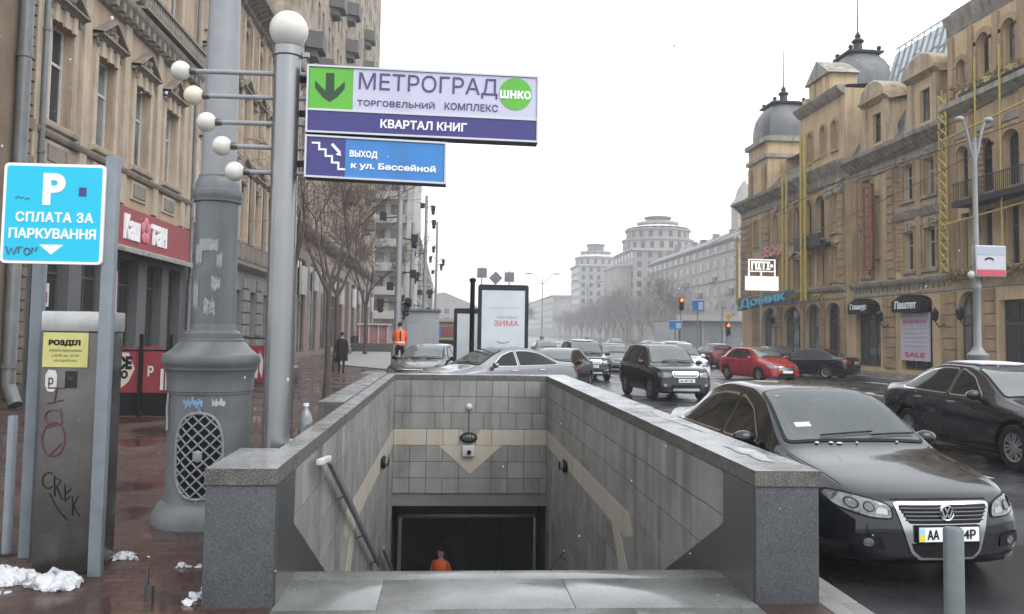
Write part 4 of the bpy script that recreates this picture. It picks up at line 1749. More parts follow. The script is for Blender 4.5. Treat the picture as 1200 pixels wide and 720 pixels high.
def plate(parent, kit, xc, zc, view, txt, yel=True, wid=.52, tilt=0.0):
    hgt = .112
    L = kit.spec['L']
    d = 1 if view == 'front' else -1
    h = kit.bvh.ray_cast(Vector((xc, -2 if d > 0 else L + 2, zc)), Vector((0, d, 0)))[0]
    y = (h.y if h else (0 if d > 0 else L)) - d * .035
    b = MB()
    b.box(xc - wid / 2 - .012, xc + wid / 2 + .012, min(y, y + d * .10), max(y, y + d * .10), zc - hgt / 2 - .012, zc + hgt / 2 + .012)
    hol = b.build('plate_holder', K['black'], parent, bevel=.004, world=False)
    b = MB()
    b.box(xc - wid / 2, xc + wid / 2, min(y - d * .004, y), max(y - d * .004, y), zc - hgt / 2, zc + hgt / 2)
    pl = b.build('number_plate', K['letter_white'], hol, world=False)
    if yel:
        b = MB()
        b.box(xc - d * wid / 2, xc - d * (wid / 2 - .05), y - d * .0065, y - d * .005, zc - hgt / 2 + .003, zc)
        b.build('plate_mark', mat('plate_yellow', (.7, .6, .03), .5), pl, world=False)
        b = MB()
        b.box(xc - d * wid / 2, xc - d * (wid / 2 - .05), y - d * .0065, y - d * .005, zc, zc + hgt / 2 - .003)
        b.build('plate_mark', mat('plate_blue', (.35, .6, .7), .5), pl, world=False)
    if txt:
        for (s_, x0, wd) in txt:
            o = text('lettering', s_, .1, (0, 0, 0), (d, 0, 0), K['black'], None, width=wd, height=.075, bold=.002)
            o.parent = pl
            o.location = (xc + d * x0, y - d * .0075, zc)
    return hol


def car(name, label, cat, spec, loc, rotz, paint, group='cars parked and queuing along the street', nspoke=5, detail=1, snow=0, trim='black', rearplate=None, frontplate=None, custom=None, rack=False, kind='sedan', windm='glass_wind', handles=True):
    L, half = spec['L'], spec['half']
    t = thing(name, label, cat, loc, rotz, group)
    kit = CarKit(spec)
    me = kit.cut_arches('body', [paint, K['black']])
    body = bpy.data.objects.new('body', me)
    C.objects.link(body)
    body.parent = t

    def lay(nm, poly, view, m, off=.004, parent=t, sign=1, step=.07):
        b = kit.patch(poly, view, off, step=step, sign=sign)
        return b.build(nm, m, parent, world=False, recalc=False)
    P = spec.get('P') or PATCH[kind]
    # glass
    for sgn in (-1, 1):
        for w_ in P['side']:
            w_ = round_poly(w_, .05)
            fr = lay('side_window', w_, 'side', K['glass_car'], .010, t, sgn)
            lay('window_frame', off_poly(w_, .022), 'side', K[trim], .006, fr, sgn)
        for dl in P['doors']:
            lay('door_gap', dl, 'side', K['black'], .0025, body, sgn)
        if handles:
            for (hy, hz) in P['handles']:
                h = kit.bvh.ray_cast(Vector((3 * sgn, hy, hz)), Vector((-sgn, 0, 0)))[0]
                b = MB()
                b.obox(h + Vector((sgn * .02, 0, 0)), ((1, 0, 0), (0, 1, 0), (0, 0, 1)), (.012, .10, .016))
                b.box(min(h.x - sgn * .02, h.x + sgn * .03), max(h.x - sgn * .02, h.x + sgn * .03), hy - .10, hy - .08, hz - .014, hz + .014)
                b.build('door_handle', paint if trim == 'black' else K['chrome'], t, bevel=.006, world=False)
        # mirror
        my, mz = P['mirror']
        h = kit.bvh.ray_cast(Vector((3 * sgn, my, mz - .05)), Vector((-sgn, 0, 0)))[0]
        b = MB()
        c = h + Vector((sgn * .13, -.02, .06))
        b.sphere(c, 1, 16, 10, 0, (.115, .07, .075))
        b.tube([h + Vector((-.02 * sgn, .02, -.01)), c + Vector((-.05 * sgn, .02, -.03))], .028, 8)
        mm = b.build('door_mirror', paint, t, world=False)
        b = MB()
        b.sphere(c + Vector((0, .05, 0)), 1, 16, 8, 0, (.098, .026, .062))
        b.build('mirror_glass', K['chrome'], mm, world=False)
        for ya in spec['axles']:
            wheel_parts(t, sgn * (half - .115), ya, spec['wheel'], sgn, nspoke)
    ws = round_poly(P['wind'], .06)
    fr = lay('windscreen', ws, 'top', K[windm], .010)
    if not spec.get('cabin'):
        lay('window_frame', off_poly(ws, .03), 'top', K['black'], .005, fr)
    else:
        o_, i_ = off_poly(ws, .03), off_poly(ws, -.075)
        nn = len(ws)
        for k in range(nn):
            k2 = (k + 1) % nn
            if (Vector(o_[k]) - Vector(o_[k2])).length > .004:
                lay('window_frame', [o_[k], o_[k2], i_[k2], i_[k]], 'top', K['black'], .006, fr)
        cabin_inside(t)
    ws = round_poly(P['rearw'], .06)
    fr = lay('rear_window', ws, 'top', K['glass_car'], .010)
    lay('window_frame', off_poly(ws, .025), 'top', K['black'], .005, fr)
    # wipers
    y0, xw = P['wind'][0][1], abs(P['wind'][0][0])
    for (xa, xb) in ((-.5 * xw, .30 * xw), (.25 * xw, .93 * xw)):
        b = MB()
        pts = []
        for k in range(9):
            x = xa + (xb - xa) * k / 8
            h = kit.bvh.ray_cast(Vector((x, y0 + .03 + .05 * k / 8, 3)), Vector((0, 0, -1)))[0]
            pts.append(h + Vector((0, -.012, .028)))
        b.tube(pts, .009, 6)
        b.build('wiper', K['black'], fr if False else t, world=False)
    # hood gap, lights, grille
    for dl in P['tops']:
        lay('panel_gap', dl, 'top', K['black'], .0025, body)
    if custom:
        custom(t, kit, lay, paint)
    else:
        for sgn in (1, -1):
            hl = P['head'] if sgn > 0 else mir(P['head'])
            o = lay('headlight', round_poly(hl, .03), 'front', K['lamp_glass'], .010, step=.05)
            lay('lamp_surround', off_poly(round_poly(hl, .03), .012), 'front', K['black'], .005, o, step=.05)
            tl = P['tail'] if sgn > 0 else mir(P['tail'])
            lay('tail_light', round_poly(tl, .03), 'rear', K['lamp_red'], .010, step=.05)
        g = lay('grille', round_poly(P['grille'], .04), 'front', K['black'], .010, step=.06)
        lay('grille_frame', off_poly(round_poly(P['grille'], .04), .022), 'front', K['chrome'], .006, g, step=.06)
        gx0, gx1 = min(p[0] for p in P['grille']), max(p[0] for p in P['grille'])
        gz0, gz1 = min(p[1] for p in P['grille']), max(p[1] for p in P['grille'])
        for k in range(1, 4):
            z = gz0 + (gz1 - gz0) * k / 4
            lay('grille_bar', [(gx0 * .9, z - .007), (gx1 * .9, z - .007), (gx1 * .9, z + .007), (gx0 * .9, z + .007)], 'front', K['alu'], .014, g, step=.08)
        lay('lower_grille', round_poly(P['lower'], .04), 'front', K['black'], .008)
        for sgn in (-1, 1):
            fx, fz = P['fog']
            lay('fog_lamp', [(sgn * fx + .05 * math.cos(2 * PI * k / 14), fz + .045 * math.sin(2 * PI * k / 14)) for k in range(14)], 'front', K['lamp_glass'], .010, step=.05)
        if 'bar' in P:
            lay('bumper_bar', P['bar'], 'front', K['alu'], .012)
        if 'clad' in P:
            for q in P['clad']:
                lay('bumper_cladding', q, 'front', K['black'], .005)
        lay('rear_bumper_strip', P['rstrip'], 'rear', K['black'], .006)
    if frontplate is not None:
        plate(t, kit, 0, P['plate'][0], 'front', frontplate)
    if rearplate is not None:
        plate(t, kit, 0, P['plate'][1], 'rear', rearplate)
    if rack:
        for sgn in (-1, 1):
            b = MB()
            pts = []
            for k in range(9):
                y = 1.95 + (L - 2.65) * k / 8
                h = kit.bvh.ray_cast(Vector((sgn * .56, y, 3)), Vector((0, 0, -1)))[0]
                pts.append(h + Vector((0, 0, .045 if 0 < k < 8 else .0)))
            b.tube(pts, .018, 8)
            b.build('roof_rail', K['alu'], t, world=False)
    if snow:
        # a crust of snow with a ragged outline lying on the roof, and on the bonnet when snow > 1
        r = random.Random(hash(label) % 1000)
        def crust(x0, y0_, y1_):
            n = 40
            pts = []
            for k in range(n):
                a = 2 * PI * k / n
                c_, s_ = math.cos(a), math.sin(a)
                f_ = r.uniform(.93, 1.0)
                pts.append((x0 * f_ * math.copysign(abs(c_)**.5, c_), (y0_ + y1_) / 2 + (y1_ - y0_) / 2 * f_ * math.copysign(abs(s_)**.5, s_)))
            return pts
        ro = P['roof']
        b = kit.patch(crust(ro[0], ro[1], ro[2]), 'top', .03)
        # skirt down to the roof for thickness
        o = b.build('snow_crust', K['snow'], t, world=False, recalc=False)
        md = o.modifiers.new('thickness', 'SOLIDIFY')
        md.thickness = .03
        md.offset = -1
        if snow > 1:
            o = kit.patch(crust(half * .72, .35, P['wind'][0][1] - .08), 'top', .025).build('snow_crust', K['snow'], t, world=False, recalc=False)
            md = o.modifiers.new('thickness', 'SOLIDIFY')
            md.thickness = .025
            md.offset = -1
    kit.bm.free()
    return t


def cabin_inside(t):
    """dashboard, wheel and seats behind the windscreen"""
    dk = mat('cabin_dark', (.035, .036, .038), .7, spec=.3)
    b = MB()
    b.prism([(1.46, .72), (1.46, .925), (1.62, .965), (1.86, .95), (1.92, .72)], lambda y, z, h: (h, y, z), -.58, .58)
    b.build('dashboard', dk, t, bevel=.02, world=False)
    b = MB()
    pts = [(.33 + .185 * math.cos(2 * PI * k / 24), 2.0 + .07 * math.sin(2 * PI * k / 24), .92 + .172 * math.sin(2 * PI * k / 24)) for k in range(25)]
    b.tube(pts, .017, 8, cap=False)
    b.tube([(.16, 2.0, .92), (.50, 2.0, .92)], .02, 6)
    b.build('steering_wheel', K['black'], t, world=False)
    seat = mat('seat_grey', (.11, .108, .10), .8)
    for x in (-.33, .33):
        b = MB()
        b.prism([(2.44, .71), (2.58, 1.17), (2.68, 1.16), (2.62, .71)], lambda y, z, h: (x + h, y, z), -.23, .23)
        s_ = b.build('seat', seat, t, bevel=.05, world=False)
        b = MB()
        b.box(x - .13, x + .13, 2.60, 2.70, 1.20, 1.375)
        b.box(x - .06, x - .04, 2.63, 2.65, 1.1, 1.21)
        b.box(x + .04, x + .06, 2.63, 2.65, 1.1, 1.21)
        b.build('headrest', seat, s_, bevel=.03, world=False)
    b = MB()
    b.box(-.52, .52, 3.2, 3.32, .72, 1.12)
    b.build('rear_seat', seat, t, bevel=.04, world=False)
    b = MB()
    b.box(-.11, .11, 2.02, 2.05, 1.31, 1.37)
    b.build('rear_view_mirror', K['black'], t, bevel=.01, world=False)


def line(pts, w_=.006):
    """thin band polygon along a polyline"""
    P = [Vector(p) for p in pts]
    a, b = [], []
    for i, p in enumerate(P):
        d = (P[min(i + 1, len(P) - 1)] - P[max(0, i - 1)]).normalized()
        n = Vector((-d.y, d.x)) * w_ / 2
        a.append((p.x + n.x, p.y + n.y))
        b.append((p.x - n.x, p.y - n.y))
    return a + b[::-1]


PATCH = {
    'sedan': dict(
        side=[[(1.72, .985), (2.10, 1.255), (2.42, 1.355), (2.50, 1.365), (2.50, .985)], [(2.58, .99), (2.58, 1.368), (2.95, 1.368), (3.30, 1.315), (3.55, 1.215), (3.86, 1.06), (3.86, 1.015)]],
        doors=[line([(1.50, .30), (1.46, .60), (1.52, .90)]), line([(2.545, .30), (2.545, .955)]), line([(3.45, .95), (3.40, .75), (3.15, .45), (3.10, .30)])],
        handles=[(2.38, .86), (3.30, .875)], mirror=(1.72, 1.0),
        wind=[(-.69, 1.33), (.69, 1.33), (.565, 2.12), (.3, 2.16), (-.3, 2.16), (-.565, 2.12)], rearw=[(-.50, 3.46), (.50, 3.46), (.59, 4.0), (-.59, 4.0)],
        tops=[line([(-.70, .36), (-.74, .8), (-.76, 1.24)]), line([(.70, .36), (.74, .8), (.76, 1.24)]), line([(-.66, 4.14), (.66, 4.14)])],
        head=[(.43, .60), (.44, .665), (.62, .72), (.78, .735), (.82, .70), (.79, .615), (.62, .58)], tail=[(.46, .74), (.46, .90), (.84, .93), (.84, .78)],
        grille=[(-.34, .535), (.34, .535), (.42, .69), (-.42, .69)], lower=[(-.45, .27), (.45, .27), (.40, .37), (-.40, .37)], fog=(.64, .36), plate=(.46, .80),
        rstrip=[(-.6, .40), (.6, .40), (.6, .48), (-.6, .48)], roof=(.52, 2.25, 3.35)),
    'suv': dict(
        side=[[(1.52, 1.10), (1.86, 1.47), (2.05, 1.565), (2.28, 1.585), (2.28, 1.10)], [(2.36, 1.10), (2.36, 1.59), (3.15, 1.59), (3.15, 1.10)], [(3.26, 1.12), (3.26, 1.58), (3.75, 1.54), (4.0, 1.32), (3.95, 1.14)]],
        doors=[line([(1.32, .40), (1.30, .7), (1.36, 1.0)]), line([(2.32, .40), (2.32, 1.06)]), line([(3.2, 1.06), (3.18, .8), (3.0, .55), (2.95, .4)])],
        handles=[(2.15, .96), (3.02, .97)], mirror=(1.50, 1.13),
        wind=[(-.69, 1.22), (.69, 1.22), (.585, 1.86), (-.585, 1.86)], rearw=[(-.53, 4.06), (.53, 4.06), (.58, 4.26), (-.58, 4.26)],
        tops=[line([(-.70, .32), (-.74, .7), (-.76, 1.12)]), line([(.70, .32), (.74, .7), (.76, 1.12)])],
        head=[(.44, .74), (.44, .86), (.70, .90), (.80, .89), (.81, .76), (.70, .725)], tail=[(.64, .80), (.64, 1.02), (.80, 1.02), (.80, .80)],
        grille=[(-.36, .76), (.36, .76), (.40, .89), (-.40, .89)], lower=[(-.50, .36), (.50, .36), (.46, .52), (-.46, .52)], fog=(.64, .50), plate=(.64, .90),
        bar=[(-.42, .335), (.42, .335), (.40, .41), (-.40, .41)], rstrip=[(-.7, .48), (.7, .48), (.7, .60), (-.7, .60)], roof=(.56, 1.95, 4.0)),
    'hatch': dict(
        side=[[(1.48, 1.02), (1.90, 1.31), (2.2, 1.395), (2.30, 1.40), (2.30, 1.02)], [(2.38, 1.025), (2.38, 1.40), (2.9, 1.40), (3.2, 1.36), (3.50, 1.2), (3.55, 1.05)]],
        doors=[line([(1.30, .30), (1.27, .60), (1.32, .93)]), line([(2.34, .30), (2.34, .99)]), line([(3.25, .99), (3.2, .75), (2.98, .45), (2.93, .30)])],
        handles=[(2.18, .90), (3.10, .91)], mirror=(1.47, 1.03),
        wind=[(-.67, 1.14), (.67, 1.14), (.55, 1.93), (-.55, 1.93)], rearw=[(-.48, 3.62), (.48, 3.62), (.53, 3.96), (-.53, 3.96)],
        tops=[line([(-.68, .36), (-.71, .7), (-.73, 1.04)]), line([(.68, .36), (.71, .7), (.73, 1.04)])],
        head=[(.40, .62), (.42, .69), (.60, .765), (.76, .79), (.80, .74), (.76, .64), (.58, .59)], tail=[(.52, .76), (.52, .95), (.78, .98), (.78, .80)],
        grille=[(-.32, .57), (.32, .57), (.37, .68), (-.37, .68)], lower=[(-.45, .26), (.45, .26), (.40, .40), (-.40, .40)], fog=(.60, .36), plate=(.47, .72),
        rstrip=[(-.6, .40), (.6, .40), (.6, .48), (-.6, .48)], roof=(.5, 2.05, 3.5)),
}


def paint(name, c, metal=0.3, rough=.28):
    return mat('paint_' + name, c, rough, metal, spec=.25, coat=1.0, var=.25, vscale=2.5, rvar=.05)


BLACKP = paint('black', (.005, .0058, .008), .1, .2)
DARKP = paint('dark', (.010, .011, .0135), .2, .25)
SILVER = paint('silver', (.20, .205, .21), .75, .32)
GREYP = paint('grey', (.13, .135, .14), .6, .32)
REDP = paint('red', (.36, .012, .022), .2, .28)
WHITEP = paint('white', (.62, .62, .63), 0, .35)
WINE = paint('wine', (.14, .015, .02), .3, .3)


def passat(t, kit, lay, pm):
    """the near saloon's own front: swept lamps, chrome shield grille, ring emblem"""
    for sgn in (1, -1):
        hl = [(.435, .575), (.445, .665), (.55, .705), (.70, .735), (.79, .742), (.83, .715), (.80, .65), (.72, .615), (.58, .58)]
        hl = round_poly(hl if sgn > 0 else mir(hl), .03)
        o = lay('headlight', hl, 'front', K['lamp_glass'], .010, step=.04)
        lay('lamp_surround', off_poly(hl, .014), 'front', K['black'], .005, o, step=.04)
        for (cx, cz, r) in ((.70, .672, .040), (.60, .655, .036)):
            for (rr, m, of) in ((r * 1.3, 'lamp_glass', .013), (r * 1.05, 'dark_metal', .016), (r * .8, 'glass_wind', .019)):
                lay('projector', [(sgn * cx + rr * math.cos(2 * PI * k / 20), cz + rr * math.sin(2 * PI * k / 20)) for k in range(20)], 'front', K[m], of, o, step=.05)
        lay('indicator', round_poly([(sgn * a, b) for a, b in ((.47, .60), (.47, .645), (.54, .655), (.56, .61))], .01), 'front', K['alu'], .013, o, step=.05)
        lay('fog_grille', round_poly([(sgn * a, b) for a, b in ((.50, .33), (.52, .43), (.72, .45), (.76, .36))], .02), 'front', K['black'], .007, step=.05)
        lay('fog_lamp', [(sgn * .62 + .038 * math.cos(2 * PI * k / 16), .385 + .034 * math.sin(2 * PI * k / 16)) for k in range(16)], 'front', K['lamp_glass'], .012, step=.05)
        tl = [(.46, .74), (.46, .90), (.84, .93), (.84, .78)]
        lay('tail_light', round_poly(tl if sgn > 0 else mir(tl), .03), 'rear', K['lamp_red'], .010, step=.05)
    shield = round_poly([(-.235, .255), (.235, .255), (.30, .31), (.33, .40), (.415, .69), (.36, .70), (-.36, .70), (-.415, .69), (-.33, .40), (-.30, .31)], .02)
    sh = lay('chrome_shield', shield, 'front', mat('chrome_soft', (.40, .40, .41), .2, 1.0), .010, step=.04)
    up = round_poly([(-.305, .535), (.305, .535), (.385, .675), (-.385, .675)], .02)
    g = lay('grille', up, 'front', K['black'], .016, sh, step=.04)
    for k in range(4):
        z = .562 + k * .030
        w_ = .315 + (z - .535) * .5
        lay('grille_bar', [(-w_, z - .005), (w_, z - .005), (w_, z + .005), (-w_, z + .005)], 'front', K['dark_metal'], .024, g, step=.06)
        lay('grille_bar', [(-w_, z + .005), (w_, z + .005), (w_, z + .0075), (-w_, z + .0075)], 'front', K['alu'], .0255, g, step=.06)
    low = round_poly([(-.22, .275), (.22, .275), (.275, .32), (.295, .385), (-.295, .385), (-.275, .32)], .015)
    lay('lower_grille', low, 'front', K['black'], .016, sh, step=.04)
    lay('bumper_gap', line([(-.84, .30), (-.5, .275), (0, .262)], .012), 'front', K['black'], .004, t)
    lay('bumper_gap', line([(.84, .30), (.5, .275), (0, .262)], .012), 'front', K['black'], .004, t)
    # bonnet edge and creases
    lay('bonnet_gap', line([(-.42, .715), (0, .722), (.42, .715)], .009), 'front', K['black'], .004, t, step=.05)
    # round emblem
    h = kit.bvh.ray_cast(Vector((0, -2, .625)), Vector((0, 1, 0)))[0]
    y = h.y - .036
    R = .062
    b = MB()
    b.lathe((0, y, .622), [(R * .80, .012), (R * .82, -.004), (R * .92, -.008), (R, -.002), (R, .03)], 32, axis='y')

    def stroke(pts, r=.0062):
        for i in range(len(pts) - 1):
            a, c = Vector((pts[i][0], y - .001, .622 + pts[i][1])), Vector((pts[i + 1][0], y - .001, .622 + pts[i + 1][1]))
            d = c - a
            b.obox((a + c) / 2, (d, (0, 1, 0), d.cross(Vector((0, 1, 0)))), (d.length / 2 + .002, .004, r))
    stroke([(-.022, .048), (0, .006), (.022, .048)])
    stroke([(-.043, .026), (-.021, -.044), (0, -.004), (.021, -.044), (.043, .026)])
    b.build('emblem', K['chrome'], sh, world=False)
    b = MB()
    b.lathe((0, y + .006, .622), [(0, 0), (R * .85, 0), (R * .85, .025)], 28, axis='y')
    b.build('emblem_backing', K['black'], sh, world=False)
    # stickers inside the screen, crumbs of snow on the cowl
    for (xa, xb, ya, yb, m) in ((-.52, -.36, 1.50, 1.56, 'white_dirty'), (-.52, -.46, 1.95, 2.0, 'glass_wind')):
        lay('screen_sticker', [(xa, ya), (xb, ya), (xb, yb), (xa, yb)], 'top', K[m], .013)
    for (x, y_) in ((-.42, 1.285), (-.2, 1.27), (-.02, 1.275), (.40, 1.29), (-.28, 1.28)):
        h = kit.bvh.ray_cast(Vector((x, y_, 3)), Vector((0, 0, -1)))[0]
        b = MB()
        b.sphere(h + Vector((0, 0, .008)), 1, 10, 6, 0, (.024 + .012 * math.sin(x * 90), .016, .011))
        b.build('snow_crumb', K['snow'], t, world=False)


def skoda_side(t, kit, lay, pm):
    for sgn in (1, -1):
        hl = PATCH['sedan']['head'] if sgn > 0 else mir(PATCH['sedan']['head'])
        lay('headlight', round_poly(hl, .03), 'front', K['lamp_glass'], .010, step=.05)
        tl = [(.50, .70), (.46, .92), (.84, .95), (.86, .74)]
        lay('tail_light', round_poly(tl if sgn > 0 else mir(tl), .03), 'rear', K['lamp_glass'], .010, step=.05)
        lay('sill_strip', line([(1.35, .30), (2.4, .285), (3.2, .30)], .03), 'side', K['black'], .006, t, sgn)
        lay('crease_shade', line([(1.0, .80), (2.4, .845), (4.2, .86)], .005), 'side', K['black'], .003, t, sgn)  # black line painted as the shade along a pressed crease
    lay('grille', round_poly(PATCH['sedan']['grille'], .04), 'front', K['black'], .010)


ZR = -0.13
GP = 'cars parked and queuing along the street'
# nearest, facing us
car('saloon_car', 'shiny black saloon with chrome shield grille parked nose towards the stairs, nearest car', 'car', PASSAT, (4.00, 6.66, ZR), rad(4.0), BLACKP, GP, trim='chrome', custom=passat, windm='glass_reflect_veil', handles=True,
    frontplate=[('АА', -.14, .10), ('00', 0.0, .09), ('54Р', .155, .145)])
car('saloon_car', 'large black saloon with silver window trim, cut by the right picture edge', 'car', SEDAN, (9.72, 11.75, ZR), rad(1.5), DARKP, GP, trim='chrome', custom=skoda_side, nspoke=7, snow=1).scale = (1.07, 1.07, 1.09)
car('off_road_car', 'black boxy off-roader with silver bumper bar driving ahead of the red car', 'car', SUV, (7.15, 25.3, ZR), rad(5), BLACKP, GP, kind='suv', rack=True, frontplate=[('АА', -.15, .1), ('4471', .0, .16), ('ВК', .16, .1)], snow=0)
car('off_road_car', 'dark grey off-roader with bright headlights beyond the end of the coping', 'car', SUV, (6.05, 35.6, ZR), rad(2), DARKP, GP, kind='suv', snow=1, frontplate=[('АА', -.15, .1), ('7008', .0, .16), ('СТ', .16, .1)])
car('hatchback_car', 'bright red hatchback facing the camera in the far lane', 'car', HATCH, (14.75, 36.4, ZR), rad(14), REDP, GP, kind='hatch', frontplate=[])
car('saloon_car', 'black saloon seen from behind with red tail lights by the far kerb', 'car', SEDAN, (16.55, 43.6, ZR), rad(180 + 40), BLACKP, GP, rearplate=[('АА', -.15, .1), ('3119', .0, .16), ('НІ', .16, .1)])
car('saloon_car', 'silver saloon standing crosswise right behind the tiled end wall', 'car', SEDAN, (-.72, 22.5, 0), rad(-60), SILVER, GP, trim='alu', windm='glass_wind')
car('hatchback_car', 'black hatchback behind the silver crosswise saloon, right of the billboard', 'car', HATCH, (3.05, 27.9, ZR), rad(-22), BLACKP, GP, kind='hatch', trim='chrome')
car('saloon_car', 'dark saloon with bright headlights behind the worker in orange', 'car', SEDAN, (-1.20, 26.2, 0), rad(-14), DARKP, GP)
car('hatchback_car', 'snow-whitened pale car behind the dark saloon with bright headlights', 'car', HATCH, (-.35, 31.0, ZR), rad(-28), SILVER, GP, kind='hatch', snow=2)
car('saloon_car', 'silver saloon left of the boxy black off-roader, farther back', 'car', SEDAN, (9.0, 44.5, ZR), rad(0), GREYP, GP, snow=1)
car('off_road_car', 'white-roofed tall car hidden behind the boxy black off-roader', 'car', SUV, (10.0, 34.5, ZR), rad(3), WHITEP, GP, kind='suv', snow=1)
car('hatchback_car', 'dark wine-red car with a thick snow cap between off-roader and red car', 'car', HATCH, (16.7, 55.5, ZR), rad(183), WINE, GP, kind='hatch', snow=2, rearplate=[])
car('saloon_car', 'dark saloon partly hidden between the red hatchback and the black rear-facing saloon', 'car', SEDAN, (18.8, 45.5, ZR), rad(0), BLACKP, GP)
far0 = car('saloon_car', 'small white saloon far down the street', 'car', SEDAN, (10.6, 62, ZR), rad(0), WHITEP, 'distant traffic down the street', snow=1)
far1 = car('hatchback_car', 'small dark hatchback far down the street', 'car', HATCH, (6.6, 56, ZR), rad(0), GREYP, 'distant traffic down the street', kind='hatch', snow=1)
for i, (src, x, y, lab) in enumerate(((far0, 6.2, 78, 'white saloon tiny in the left lane far off'), (far1, 13.0, 84, 'dark hatchback tiny in the middle lane far off'), (far0, 18.2, 74, 'white saloon parked by the far kerb beyond the red hatchback'),
                                      (far0, 9.0, 108, 'white saloon almost lost in the haze'), (far1, 3.4, 48, 'dark hatchback parked at the left kerb beyond the grey off-roader'), (far0, 3.0, 66, 'white saloon parked at the left kerb far off'), (far1, 18.6, 92, 'dark hatchback parked at the far kerb in the haze'))):
    dup(src, (x, y, ZR), rad(RND.uniform(-2, 2)), lab)

# ================================================================ PEOPLE
def skin_mesh(verts, edges, radii, root=0, sub=1):
    me = bpy.data.meshes.new('body')
    me.from_pydata(verts, edges, [])
    o = bpy.data.objects.new('body', me)
    C.objects.link(o)
    o.modifiers.new('skin', 'SKIN')
    for i, r in enumerate(radii):
        d = me.skin_vertices[0].data[i]
        d.radius = r if hasattr(r, '__len__') else (r, r)
        d.use_root = (i == root)
    s_ = o.modifiers.new('sub', 'SUBSURF')
    s_.levels = s_.render_levels = sub
    dg = bpy.context.evaluated_depsgraph_get()
    r = bpy.data.meshes.new_from_object(o.evaluated_get(dg))
    bpy.data.objects.remove(o)
    return r


